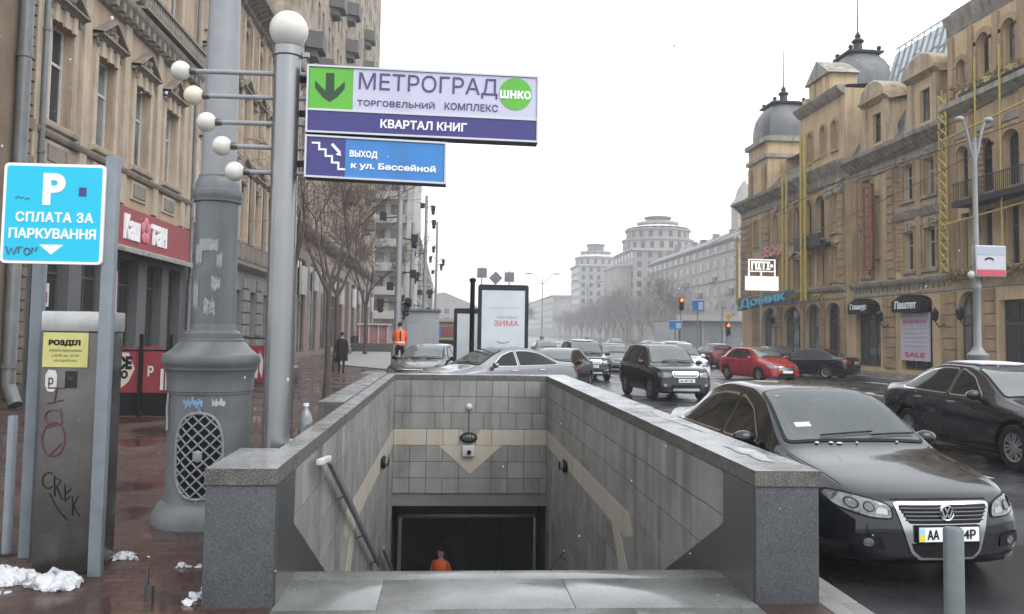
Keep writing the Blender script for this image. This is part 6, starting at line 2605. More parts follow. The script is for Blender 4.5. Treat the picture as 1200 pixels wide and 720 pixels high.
# downpipes
for (y, r_, m, z0) in ((21.05, .075, 'paint_grey', 0.1), (33.15, .07, 'paint_grey', 0.1)):
    mb = MB()
    mb.tube([(LX + .14, y, 17.1), (LX + .14, y, z0 + .3), (LX + .30, y, z0)], r_, 12)
    for z in (3, 6, 9, 12):
        mb.lathe((LX + .14, y, z), [(r_, 0), (r_ + .02, 0), (r_ + .02, .07), (r_, .07)], 12)
    mb.build('downpipe', K[m], A)

# ---------------------------------------------------------------- house at the very left edge
B0 = thing('brick_house', 'dark brown house with rough brick quoins and a thick grey downpipe at the left edge', 'building', (LX - 4, 15, 0))
mb = MB()
F.wall(mb, 9, 20.85, 0, 17.5, [(17.2, 18.6, 7, 9.7), (14, 15.4, 7, 9.7), (17.0, 19.0, 1, 4.2), (13, 15, 1, 4.2)])
mb.quad((LX, 20.85, 0), (LX - 10, 20.85, 0), (LX - 10, 20.85, 17.5), (LX, 20.85, 17.5))
mb.build('wall', stucco_d, B0, recalc=False)
for q in ((17.2, 18.6, 7, 9.7), (14, 15.4, 7, 9.7), (17.0, 19.0, 1, 4.2), (13, 15, 1, 4.2)):
    F.window(B0, *q, -.25, windark, 'glass_win')
mb = MB()
r = random.Random(2)
z = 0.2
while z < 17:
    hgt = r.uniform(.22, .34)
    F.bx(mb, 20.35 - r.uniform(0, .25), 20.82, z, z + hgt - .05, .0, r.uniform(.05, .10))
    z += hgt
mb.build('quoin', stucco_d, B0)
mb = MB()
mb.tube([(LX + .18, 20.0, 17.3), (LX + .18, 20.0, .55), (LX + .30, 19.9, .35), (LX + .45, 19.8, .1)], .15, 14)
for z in (.9, 4.5, 8, 11.5):
    mb.lathe((LX + .18, 20.0, z), [(.15, 0), (.175, 0), (.175, .1), (.15, .1)], 14)
mb.build('downpipe', K['paint_grey'], B0)

# ---------------------------------------------------------------- second house
D = thing('town_house', 'tall ornate town house with bracketed cornice and grey rusticated ground floor behind the lamp column', 'building', (LX - 4, 44, 0))
cs = [35.2, 38.2, 41.2, 44.2, 47.2, 50.2, 53.2]
holes = []
for c in cs:
    holes += [(c - .6, c + .6, 6.2, 8.8, .6), (c - .6, c + .6, 10.2, 12.9), (c - .6, c + .6, 14.1, 16.2, .6)]
mb = MB()
F.wall(mb, 33.4, 55, 4.9, 17.4, holes)
mb.quad((LX, 55, 0), (LX - 12, 55, 0), (LX - 12, 55, 22), (LX, 55, 22))
mb.build('wall', stucco, D, recalc=False)
for h in holes:
    F.window(D, h[0], h[1], h[2], h[3], -.26, winframe, 'glass_win', t=.07, arch=h[4] if len(h) > 4 else 0)
mb = MB()
for c in cs:
    for (a, b) in ((c - .95, c - .66), (c + .66, c + .95)):
        F.bx(mb, a, b, 6.0, 9.2, 0, .16)
        F.bx(mb, a + .02, b - .02, 9.9, 13.3, 0, .18)
        F.bx(mb, a, b, 13.8, 16.6, 0, .14)
    for dx in (-1.5, 1.5):
        for k in (-.16, .16):
            mb.tube([F.p(c + dx + k, 5.9, .1), F.p(c + dx + k, 9.2, .1)], .12, 10)
mb.build_each('pilaster', stucco_l, D)
mb = MB()
for i, c in enumerate(cs):
    pediment(F, mb, c - 1.05, c + 1.05, 9.3, .5, .3, curved=True)
    pediment(F, mb, c - 1.05, c + 1.05, 13.1, .55, .3, curved=False)
    scroll(F, mb, c, 9.0, .5, .1, n=4)
    scroll(F, mb, c + 1.5, 9.6, .45, .12, n=4)
    scroll(F, mb, c - .8, 12.9, .35, .12, n=3)
    scroll(F, mb, c + 1.5, 13.4, .5, .12, n=4)
    scroll(F, mb, c, 16.7, .4, .1, n=3)
mb.build_each('carved_ornament', stone_trim, D)
mb = MB()
F.mould(mb, 33.4, 55, [(0, 4.6), (.2, 4.7), (.35, 4.85), (.35, 5.0), (0, 5.05)])
F.mould(mb, 33.4, 55, [(0, 17.0), (.2, 17.1), (.25, 17.3), (.95, 17.55), (1.0, 17.8), (0, 17.9)])
F.mould(mb, 33.4, 55, [(0, 5.9), (.12, 5.92), (.12, 6.05), (0, 6.08)])
for k in range(36):
    s0 = 33.6 + k * .6
    mb.prism([(0, 17.05), (.75, 17.45), (.75, 17.55), (0, 17.55)], lambda o, z, h: F.p(s0 + h, z, o), 0, .24)
for k in range(60):
    mb.lathe(F.p(33.6 + k * .36, 5.1, .22), [(.07, 0), (.11, .25), (.06, .6), (.07, .75)], 6)
mb.build_each('cornice', stone_trim, D)
mb = MB()
F.wall(mb, 33.4, 55, 17.9, 19.6, [(c - .5, c + .5, 18.2, 19.2) for c in cs], o=-.3, depth=.3)
mb.build('attic_wall', mat('attic_rust', (.30, .12, .06), .8, var=.7, vscale=1.5, col2=(.22, .15, .1)), D, recalc=False)
mb = MB()
mb.quad(F.p(33.4, 19.6, -.1), F.p(55, 19.6, -.1), F.p(55, 22.5, -5), F.p(33.4, 22.5, -5))
mb.build('roof', roof_g, D, recalc=False)
gh = [(c - .75, c + .75, .6, 3.7) for c in cs]
mb = MB()
F.wall(mb, 33.4, 55, 0, 4.62, gh, depth=.35)
for c in cs:
    for k in range(7):
        for (a, b) in ((c - 1.48, c - .80), (c + .80, c + 1.48)):
            F.bx(mb, a, b, .35 + k * .58, .35 + k * .58 + .5, 0, .09)
mb.build('ground_floor_wall', stone_g, D, recalc=False)
for h in gh:
    F.window(D, *h, -.33, windark, 'glass_win', mull=1, trans=.7, name='shop_window')

# ---------------------------------------------------------------- third building with the arcade of shops
E3 = thing('arcade_building', 'tall grey-brown building with dark bay balconies over a pink stone shop arcade', 'building', (LX - 4, 85, 0))
n3 = 11
cs = [58.5 + 5.2 * k for k in range(n3)]
holes = [(c - 1.6, c + 1.6, .3, 6.6) for c in cs]
mb = MB()
F.wall(mb, 55.6, 114, 0, 8.2, holes, depth=.2)
mb.build('arcade_wall', pink, E3, recalc=False)
for i, c in enumerate(cs):
    F.window(E3, c - 1.6, c + 1.6, .3, 6.6, -.17, windark, 'glass_win', t=.1, mull=1, trans=.55, name='shop_window')
mb = MB()
for i, c in enumerate(cs):
    if i % 3 != 2:
        F.bx(mb, c - 1.0, c + 1.0, 4.2 + (i % 2) * .5, 6.1, .03, .22)
mb.build_each('shop_sign', mat('shop_signs', (.46, .47, .46), .6, var=.9, vscale=.35, col2=(.25, .22, .2)), E3)
mb = MB()
F.mould(mb, 55.6, 114, [(0, 8.0), (.3, 8.1), (.55, 8.5), (.6, 8.8), (0, 8.95)])
mb.build('arcade_cornice', mat('cornice_brown', (.14, .11, .105), .8, var=.5, vscale=1.5), E3)
uh = []
for fl in range(10):
    for c in cs:
        z0 = 10.0 + fl * 3.5
        uh += [(c - 1.5, c - .5, z0, z0 + 2.0), (c + .5, c + 1.5, z0, z0 + 2.0)]
mb = MB()
F.wall(mb, 55.6, 114, 8.9, 46.5, uh, depth=.25)
mb.quad((LX, 55.6, 8), (LX - 14, 55.6, 8), (LX - 14, 55.6, 46.5), (LX, 55.6, 46.5))
mb.quad((LX, 114, 0), (LX - 14, 114, 0), (LX - 14, 114, 46.5), (LX, 114, 46.5))
mb.build('upper_wall', mat('facade_tan', (.36, .29, .22), .85, var=.9, vscale=1.1, col2=(.16, .125, .095), streak=.8, bump=.2, bscale=10), E3, recalc=False)
for i, h in enumerate(uh):
    if i < 88:
        F.window(E3, *h, -.23, windark, 'glass_win', t=.09, mull=1, trans=.7)
mb = MB()
for i, h in enumerate(uh[88:]):
    F.bx(mb, h[0], h[1], h[2], h[3], -.24, -.2)
o = mb.build('window', K['glass_win'], E3)
o['kind'] = 'stuff'
for (c, z0) in ((63.7, 17.2), (63.7, 20.7), (68.9, 17.2), (79.3, 17.0), (79.3, 13.5), (89.7, 20.5), (58.5, 20.9), (100.1, 17.0), (100.1, 13.5), (79.3, 27.5), (79.3, 31), (79.3, 34.5), (94.9, 30.5), (94.9, 34), (110.5, 31), (110.5, 34.5), (68.9, 27.7)):
    mb = MB()
    pf = [(-1.3, 0), (-.9, 1.1), (.9, 1.1), (1.3, 0)]
    mb.prism(pf, lambda a, o, h: F.p(c + a, z0 + h, max(o, .01)), 0, 1.15)
    mb.prism([(a * .75, o * .6) for a, o in pf], lambda a, o, h: F.p(c + a, z0 - .5 + h, max(o, .01)), 0, .498)
    mb.build('bay_balcony', mat('bay_dark', (.085, .08, .078), .7, var=.6, vscale=1), E3)

# ---------------------------------------------------------------- grey house with balcony bands facing up the street
G = thing('apartment_building', 'pale grey apartment building with rows of balconies beyond the bare trees', 'building', (-10, 132, 0))
F4 = Facade('front', 128.0)
mb = MB()
mb.box(-18, -5.6, 128.2, 160, 0, 29)
mb.build('wall', mat('apt_grey', (.42, .41, .385), .8, var=.5, vscale=.4, streak=.4), G)
for fl in range(7):
    z0 = 3.6 + fl * 3.55
    mb = MB()
    mb.box(-18.2, -6.3, 126.6, 128.15, z0, z0 + .25)
    mb.box(-18.2, -6.3, 126.6, 126.75, z0 + .25, z0 + 1.2)
    bal = mb.build('balcony', mat('apt_pale', (.42, .40, .36), .8, var=.4, vscale=.5), G)
    for k in range(4):
        mb = MB()
        mb.box(-9.0 - k * 2.9, -7.0 - k * 2.9, 128.12, 128.198, z0 + 1.0, z0 + 2.9)
        mb.build('window', K['glass_pale_sheen'] if (k + fl) % 3 else K['glass_curtain'], G)
for x in (-6.2, -12.0):
    mb = MB()
    mb.box(x - .3, x + .3, 126.2, 126.58, 0, 29.5)
    mb.build('pier', mat('apt_pale', (.42, .40, .36), .8), G)
# slanted glazed hall beyond
G2 = thing('glazed_hall', 'low glazed hall with a slanted lattice front beyond the apartment building', 'building', (-4, 150, 0))
mb = MB()
mb.add([(-7, 150, 0), (-3.0, 150, 0), (-3.0, 150, 10), (-7, 150, 24), (-7, 190, 0), (-3, 190, 0), (-3, 190, 10), (-7, 190, 24)], [(0, 1, 2, 3), (1, 5, 6, 2), (3, 2, 6, 7)])
mb.build('glazing', mat('hall_glass', (.18, .20, .21), .25), G2, recalc=False)
mb = MB()
for (a, b) in (((-7, 3), (-3, 10)), ((-7, 10), (-3, 3)), ((-7, 17), (-3, 10)), ((-7, 10), (-3, 10)), ((-7, 24), (-3, 10)), ((-7, 3), (-3, 3)), ((-3, 0), (-3, 10)), ((-7, 17), (-3, 3)), ((-5, 0), (-5, 17))):
    mb.tube([(a[0], 149.9, a[1]), (b[0], 149.9, b[1])], .13, 6)
mb.build('lattice', mat('apt_pale', (.42, .40, .36), .8), G2)

# ---------------------------------------------------------------- ornate ochre building across the street
RX = 24.0
R_ = Facade('right', RX)
H = thing('ochre_palace', 'ornate ochre corner building with zinc domes, dormers and arched shopfronts', 'building', (RX + 5, 50, 0))
near = [(31.2, 33.0), (35.1, 36.5)]
wl = []          # (a, b, z0, z1, arch, frame)
mid = [40.9, 42.9, 45.8, 47.8]
for c in (40.9, 42.9, 47.4):
    wl.append((c - .47, c + .47, 9.15, 11.0, 0))
    wl.append((c - .47, c + .47, 5.45, 7.45, 0))
mb = MB()
mh = list(wl)
shops = [(46.0, 48.8, .25, 4.12, .6), (40.9, 43.8, .25, 4.15, .4)]
R_.wall(mb, 38.6, 49.2, .02, 12.0, mh + shops, depth=.3)
# near bay: projects a little
nw = []
for c in (32.2, 34.1, 35.85, 37.5):
    wd = .42 if c < 37 else .3
    nw += [(c - wd, c + wd, 13.65, 15.6 if c < 37 else 14.9, wd), (c - wd - .12, c + wd + .12, 8.45, 10.8, wd), (c - wd - .02, c + wd + .02, 4.95, 7.7, 0)]
nshop = [(36.4, 38.2, .25, 4.1, .9), (32.6, 35.2, .25, 3.6, 0)]
R_.wall(mb, 29.5, 38.58, .02, 17.2, nw + nshop, o=.35, depth=.35)
mb.quad(R_.p(38.58, 0, .35), R_.p(38.58, 17.2, .35), R_.p(38.58, 17.2, -6), R_.p(38.58, 0, -6))
# pavilion and far wing
pv = [(50.3, 51.0, 5.4, 7.4, 0), (50.3, 51.0, 8.4, 10.8, 0), (52.0, 53.3, 8.2, 10.9, .6), (53.9, 55.0, 8.2, 10.9, .6), (52.1, 53.0, 5.2, 7.3, 0), (54.0, 54.9, 5.2, 7.3, 0), (50.3, 50.9, 13.5, 15.3, .3), (51.9, 52.5, 13.5, 15.3, .3), (53.9, 54.5, 13.5, 15.3, .3)]
pshop = [(49.95, 52.15, .25, 4.05, .9), (52.75, 55.15, .25, 4.05, 1.0)]
R_.wall(mb, 49.22, 55.8, .02, 17.0, pv + pshop, o=.4, depth=.35)
mb.quad(R_.p(49.22, 0, .4), R_.p(49.22, 17, .4), R_.p(49.22, 17, -5), R_.p(49.22, 0, -5))
mb.quad(R_.p(55.8, 12, .4), R_.p(55.8, 17, .4), R_.p(55.8, 17, -5), R_.p(55.8, 12, -5))
fw = []
for c in (57.3, 59.2, 61.2):
    fw += [(c - .5, c + .5, 8.6, 10.9, .5), (c - .5, c + .5, 5.2, 7.2, 0)]
fw += [(64.9, 65.6, 9.0, 10.9, .3), (64.9, 65.6, 5.2, 7.2, 0)]
fshop = [(56.8, 59.9, .25, 4.05, 1.2), (61.1, 64.1, .25, 4.05, 1.2)]
R_.wall(mb, 55.82, 68.6, .02, 12.4, fw + fshop, depth=.35)
mb.quad(R_.p(68.6, 0), R_.p(68.6, 12.4), R_.p(68.6, 12.4, -14), R_.p(68.6, 0, -14))
mb.build('wall', ochre, H, recalc=False)
for (lst, o) in ((mh, -.28), (nw, .02), (pv, .07), (fw, -.33)):
    for h in lst:
        R_.window(H, h[0], h[1], h[2], h[3], o, windark if lst is not mh else winframe, 'glass_win', t=.06, mull=1, trans=.66, arch=h[4])
for (lst, o) in ((shops, -.28), (nshop, .02), (pshop, .07), (fshop, -.33)):
    for h in lst:
        R_.window(H, h[0], h[1], h[2], h[3], o, windark, 'glass_win', t=.09, mull=2, trans=.7, arch=h[4], name='shop_window')
# trim
mb = MB()
for (a, b, o, z) in ((38.6, 49.2, 0, 12.0), (55.82, 68.6, 0, 12.3)):
    R_.mould(mb, a, b, [(o, z - .9), (o + .12, z - .85), (o + .12, z - .35), (o + .25, z - .3), (o + .45, z), (o + .8, z + .2), (o + .85, z + .4), (o, z + .5)])
R_.mould(mb, 49.22, 55.8, [(.4, 11.3), (.55, 11.4), (.6, 11.9), (.95, 12.3), (1.05, 12.55), (.4, 12.7)])
R_.mould(mb, 49.2, 55.8, [(.4, 16.6), (.6, 16.7), (.9, 17.0), (.95, 17.15), (.4, 17.2)])
R_.mould(mb, 29.5, 38.6, [(.35, 16.3), (.42, 16.4), (.46, 16.8), (.62, 17.0), (.66, 17.2), (.35, 17.3)])
R_.mould(mb, 29.5, 38.6, [(.35, 12.3), (.5, 12.4), (.7, 12.6), (.9, 12.7), (.9, 12.95), (.35, 13.05)])
R_.mould(mb, 29.5, 38.6, [(.35, 11.2), (.42, 11.25), (.42, 11.6), (.35, 11.65)])
for (a, b, o) in ((29.5, 38.6, .35), (38.62, 49.2, 0), (49.22, 55.8, .4), (55.82, 68.6, 0)):
    R_.mould(mb, a, b, [(o, 4.65), (o + .15, 4.7), (o + .25, 4.85), (o + .28, 5.0), (o, 5.1)])
    R_.mould(mb, a, b, [(o, 4.2), (o + .06, 4.22), (o + .06, 4.36), (o, 4.38)])
R_.mould(mb, 40.0, 44.2, [(0, 8.1), (.12, 8.15), (.22, 8.35), (.28, 8.5), (0, 8.55)])
R_.mould(mb, 46.6, 48.3, [(0, 8.1), (.12, 8.15), (.22, 8.35), (.28, 8.5), (0, 8.55)])
def bracket_row(a, b, o, z0, z1, dep, stp, w_):
    k = a + stp / 2
    while k < b:
        mb.prism([(o, z0), (o + dep * .45, z0 + (z1 - z0) * .25), (o + dep, z1), (o, z1)], lambda q, z, h: R_.p(k + h, z, q), -w_ / 2, w_ / 2)
        k += stp


bracket_row(38.7, 49.2, .25, 11.72, 12.02, .45, .55, .22)
bracket_row(55.9, 68.5, .25, 12.02, 12.32, .45, .55, .22)
bracket_row(49.3, 55.8, .6, 11.9, 12.32, .32, .5, .2)
bracket_row(49.3, 55.7, .6, 16.7, 17.0, .28, .5, .2)
bracket_row(29.6, 38.5, .35, 16.35, 16.98, .25, .5, .22)
bracket_row(29.6, 38.5, .35, 12.35, 12.68, .5, .6, .25)
bracket_row(38.7, 49.2, .0, 4.4, 4.72, .14, .45, .2)
bracket_row(55.9, 68.5, .0, 4.4, 4.72, .14, .45, .2)
for c in (57.3, 59.2, 61.2):
    pediment(R_, mb, c - .75, c + .75, 7.3, .3, .22, curved=True)
for c in (52.55, 54.45):
    pediment(R_, mb, c - .7, c + .7, 7.25, .001, .2)
for (a, b) in ((39.95, 44.2), (46.6, 48.4)):
    R_.bx(mb, a, b, 11.15, 11.6, .0, .05)
    R_.bx(mb, a, b, 8.6, 8.85, .0, .05)
for c in (40.9, 42.9, 47.4):
    R_.mould(mb, c - .6, c + .6, [(0, 5.2), (.15, 5.25), (.18, 5.4), (0, 5.45)])
    R_.mould(mb, c - .6, c + .6, [(0, 8.95), (.12, 9.0), (.14, 9.1), (0, 9.14)])
    for dx in (-.25, .25):
        R_.bx(mb, c + dx - .09, c + dx + .09, 7.5, 7.9, 0, .16)
    R_.bx(mb, c - .12, c + .12, 7.45, 7.95, .0, .2)
mb.build_each('cornice', trim_g, H)
mb = MB()
for (a, b, z0, z1, o) in ((39.0, 39.9, 5.1, 11.1, 0), (44.3, 45.0, 5.1, 11.1, 0), (48.5, 49.1, 5.1, 11.1, 0), (41.65, 42.15, 5.1, 11.1, 0), (49.3, 50.0, 5.1, 11.2, .4), (51.2, 51.8, 5.1, 11.2, .4), (55.1, 55.7, 5.1, 11.2, .4), (60.0, 60.5, 5.1, 11.3, 0), (56.0, 56.5, 5.1, 11.3, 0), (62.3, 63.9, 5.1, 11.3, 0), (66.3, 68.5, 5.1, 11.3, 0), (33.0, 33.5, 5.1, 16.2, .35), (36.6, 36.95, 5.1, 16.2, .35), (38.1, 38.5, 5.1, 16.2, .35), (34.75, 35.15, 5.1, 16.2, .35)):
    R_.bx(mb, a, b, z0, z1, o, o + .12)
    k = z0
    while k < z1 - .4 and (b - a) > .65:
        R_.bx(mb, a + .03, b - .03, k + .05, k + .42, o + .12, o + .17)
        k += .5
for (a, b, o) in ((39.0, 40.0, 0), (44.4, 45.6, 0), (49.3, 49.9, .4), (52.1, 52.8, .4), (55.2, 55.7, .4), (60.0, 60.9, 0), (64.2, 66.0, 0), (35.4, 36.2, .35), (38.25, 38.55, .35), (31.0, 32.2, .35)):
    for k in range(7):
        R_.bx(mb, a, b, .3 + k * .55, .3 + k * .55 + .5, o, o + .12)
mb.build_each('pilaster', ochre_d, H)
# brickwork between near windows
mb = MB()
rb = random.Random(31)
for (a, b, z0, z1, o) in ((39.95, 40.44, 5.5, 11.1, 0), (43.4, 44.25, 5.5, 11.1, 0), (46.55, 46.95, 5.2, 11.1, 0), (47.85, 48.4, 5.2, 11.1, 0), (36.0, 36.55, 8.2, 11.0, .35), (36.3, 36.6, 5.1, 7.8, .35), (56.55, 56.75, 5.2, 11, 0), (58.0, 58.5, 8.3, 11, 0), (59.9, 60.0, 8.3, 11, 0)):
    z = z0
    while z < z1:
        q = rb.uniform(0, .06)
        R_.bx(mb, a + q, b - rb.uniform(0, .06), z, z + .20, o, o + rb.uniform(.03, .06))
        z += .25
for i in range(len(nw)):
    a, b, z0, z1, ar = nw[i]
    for sx in (-1, 1):
        c = (a - .14) if sx < 0 else (b + .14)
        R_.bx(mb, c - .10, c + .10, z0 - .1, z1 - .25, .35, .46)
    n = 10
    rr = (b - a) / 2
    for k in range(n):
        t0, t1 = PI * k / n, PI * (k + 1) / n
        zc = z1 - ar
        if ar:
            q = [((a + b) / 2 + (rr + d_) * math.cos(t), zc + (ar + d_) * math.sin(t)) for t, d_ in ((t0, .03), (t1, .03), (t1, .28), (t0, .28))]
            mb.prism(q, lambda x, z, h: R_.p(x, z, h), .35, .46)
for (lst, o) in ((mh, 0), (pv, .4), (fw, 0)):
    for h in lst:
        a, b, z0, z1, ar = h
        top = z1 if not ar else z1 - ar
        R_.bx(mb, a - .17, a - .015, z0 - .02, top, o, o + .09)
        R_.bx(mb, b + .015, b + .17, z0 - .02, top, o, o + .09)
        R_.bx(mb, a - .24, b + .24, z0 - .16, z0 - .022, o, o + .15)
        if not ar:
            R_.bx(mb, a - .2, b + .2, z1 + .015, z1 + .2, o, o + .11)
            R_.bx(mb, a - .26, b + .26, z1 + .2, z1 + .28, o, o + .18)
        else:
            for k in range(10):
                t0, t1 = PI * k / 10, PI * (k + 1) / 10
                rr = (b - a) / 2
                q = [((a + b) / 2 + (rr + d_) * math.cos(t), top + (ar + d_) * math.sin(t)) for t, d_ in ((t0, .015), (t1, .015), (t1, .2), (t0, .2))]
                mb.prism(q, lambda x, z, h_: R_.p(x, z, h_), o, o + .10)
mb.build_each('window_surround', ochre_d, H)
mb = MB()
for (a, b, o) in ((50.9, 54.9, .4),):
    R_.bx(mb, a, b, 7.55, 7.75, o, o + .9)
    R_.bx(mb, a, b, 7.75, 8.35, o + .82, o + .88)
R_.bx(mb, 31.0, 37.0, 7.85, 8.1, .35, 1.3)
R_.bx(mb, 31.0, 37.0, 12.96, 13.1, .35, .9)
mb.build_each('balcony', K['dark_metal'], H)
mb = MB()
for k in range(46):
    mb.tube([R_.p(31.1 + k * .13, 8.1, 1.22), R_.p(31.1 + k * .13, 8.9, 1.22)], .018, 4, cap=False)
mb.tube([R_.p(31.0, 8.92, 1.22), R_.p(37.0, 8.92, 1.22)], .03, 6)
mb.build('balcony_railing', K['dark_metal'], H)
mb = MB()
for c in (50.0, 51.4):
    scroll(R_, mb, c, 11.0, .7, .45, n=5)
for c in (57.3, 59.2, 61.2, 40.9, 42.9):
    scroll(R_, mb, c, 11.3, .4, .1, n=4)
mb.build_each('carved_ornament', trim_g, H)
# mansard, dormers, domes
mb = MB()
mb.quad(R_.p(38.6, 12.45, .2), R_.p(49.2, 12.45, .2), R_.p(49.2, 15.4, -1.5), R_.p(38.6, 15.4, -1.5))
mb.quad(R_.p(55.8, 12.75, .2), R_.p(68.6, 12.75, .2), R_.p(68.6, 14.6, -1.6), R_.p(55.8, 14.6, -1.6))
mb.quad(R_.p(38.6, 15.4, -1.5), R_.p(68.6, 15.4, -1.5), R_.p(68.6, 16, -14), R_.p(38.6, 16, -14))
mb.quad(R_.p(29.5, 17.5, .3), R_.p(38.6, 17.5, .3), R_.p(38.6, 18.4, -8), R_.p(29.5, 18.4, -8))
mb.quad(R_.p(49.2, 17.2, .3), R_.p(55.8, 17.2, .3), R_.p(55.8, 17.6, -5), R_.p(49.2, 17.6, -5))
mb.build('roof', roof_g, H, recalc=False)
mb = MB()
mb.quad(R_.p(38.6, 15.45, -1.4), R_.p(49.2, 15.45, -1.4), R_.p(49.2, 16.6, -2.2), R_.p(38.6, 16.6, -2.2))
mb.build('roof_ridge', roof_red, H, recalc=False)
mb = MB()
mb.quad(R_.p(38.7, 16.5, -2.2), R_.p(49.6, 16.5, -2.2), R_.p(49.6, 19.3, -3.0), R_.p(38.7, 19.3, -3.0))
sg = mb.build('glass_roof', mat('roof_glass', (.40, .46, .48), .2, .2, var=.5, vscale=.8), H, recalc=False)
mb = MB()
r = random.Random(4)
for k in range(16):
    a, z = 38.9 + k * .68, 16.1
    mb.tube([R_.p(a, 16.5, -2.15), R_.p(a, 19.6, -3.05)], .035, 5)
    for q_ in range(3):
        z = 17.2 + q_ * .7 + r.random() * .5
        mb.tube([R_.p(a, z, -2.25 - (z - 17) * .33), R_.p(a + .6, z + r.uniform(-.5, .6), -2.25 - (z - 17) * .33)], .03, 5)
mb.tube([R_.p(38.7, 19.6, -3.05), R_.p(49.6, 19.6, -3.05)], .04, 6)
mb.build('roof_lattice', K['pole_grey'], sg)
for (a, b) in ((39.7, 42.7), (44.6, 47.6)):
    c = (a + b) / 2
    mb = MB()
    R_.wall(mb, a + .35, b - .35, 12.4, 15.2, [(c - .45, c + .45, 12.9, 14.6)], o=.05, depth=.3)
    mb.quad(R_.p(a + .35, 12.4, .05), R_.p(a + .35, 15.2, .05), R_.p(a + .35, 15.2, -2), R_.p(a + .35, 12.4, -2))
    mb.quad(R_.p(b - .35, 12.4, .05), R_.p(b - .35, 15.2, .05), R_.p(b - .35, 15.2, -2), R_.p(b - .35, 12.4, -2))
    dm = mb.build('dormer', ochre, H, recalc=False)
    R_.window(dm, c - .45, c + .45, 12.9, 14.6, -.2, windark, 'glass_win', name='dormer_window')
    mb = MB()
    R_.mould(mb, a, b, [(0, 15.1), (.15, 15.15), (.3, 15.3), (.45, 15.35), (.45, 15.5), (-2, 15.55)])
    n = 12
    for k in range(n):
        t0, t1 = PI * k / n, PI * (k + 1) / n
        q = [(c - 1.35 * math.cos(t0), 15.5), (c - 1.35 * math.cos(t1), 15.5), (c - 1.35 * math.cos(t1), 15.5 + .85 * math.sin(t1)), (c - 1.35 * math.cos(t0), 15.5 + .85 * math.sin(t0))]
        mb.prism(q, lambda x, z, h: R_.p(x, z, h), -1.8, .38)
    R_.bx(mb, a + .2, a + .55, 12.5, 15.1, .0, .25)
    R_.bx(mb, b - .55, b - .2, 12.5, 15.1, .0, .25)
    for e_ in (a - .1, b + .1):
        for k, (w_, zz) in enumerate(((.35, 12.5), (.26, 12.9), (.18, 13.3), (.1, 13.7))):
            R_.bx(mb, e_ - w_, e_ + w_, zz, zz + .4, -.2, .1)
    mb.build_each('dormer_hood', mat('hood_cream', (.47, .37, .245), .8, var=.7, vscale=1.5, col2=(.26, .21, .15), streak=.9, streakcol=(.11, .09, .07)), dm)
    mb = MB()
    n = 8
    for k in range(n):
        t0, t1 = PI * (.45 + .5 * k / n), PI * (.45 + .5 * (k + 1) / n)
        q = [(c + 1.37 * math.cos(t0) * -1, 15.5 + .86 * math.sin(t0)), (c + 1.37 * math.cos(t1) * -1, 15.5 + .86 * math.sin(t1))]
        q = q + [(q[1][0], q[1][1] + .09), (q[0][0], q[0][1] + .09)]
        mb.prism(q, lambda x, z, h: R_.p(x, z, h), -1.2, .34)
    mb.build('snow', K['snow'], dm)
# pavilion gable in front of the dome
mb = MB()
R_.bx(mb, 51.5, 54.6, 17.2, 18.6, -1.5, .3)
R_.bx(mb, 52.0, 52.35, 17.3, 18.5, .3, .42)
R_.bx(mb, 53.6, 53.95, 17.3, 18.5, .3, .42)
R_.bx(mb, 55.0, 55.7, 17.2, 17.9, -1, .3)
gb = mb.build_each('gable', ochre, H)[0]
mb = MB()
mb.prism([(51.2, 18.6), (54.9, 18.6), (53.05, 19.8)], lambda a, z, h: R_.p(a, z, h), -1.6, .5)
mb.build('gable_hood', trim_g, gb)


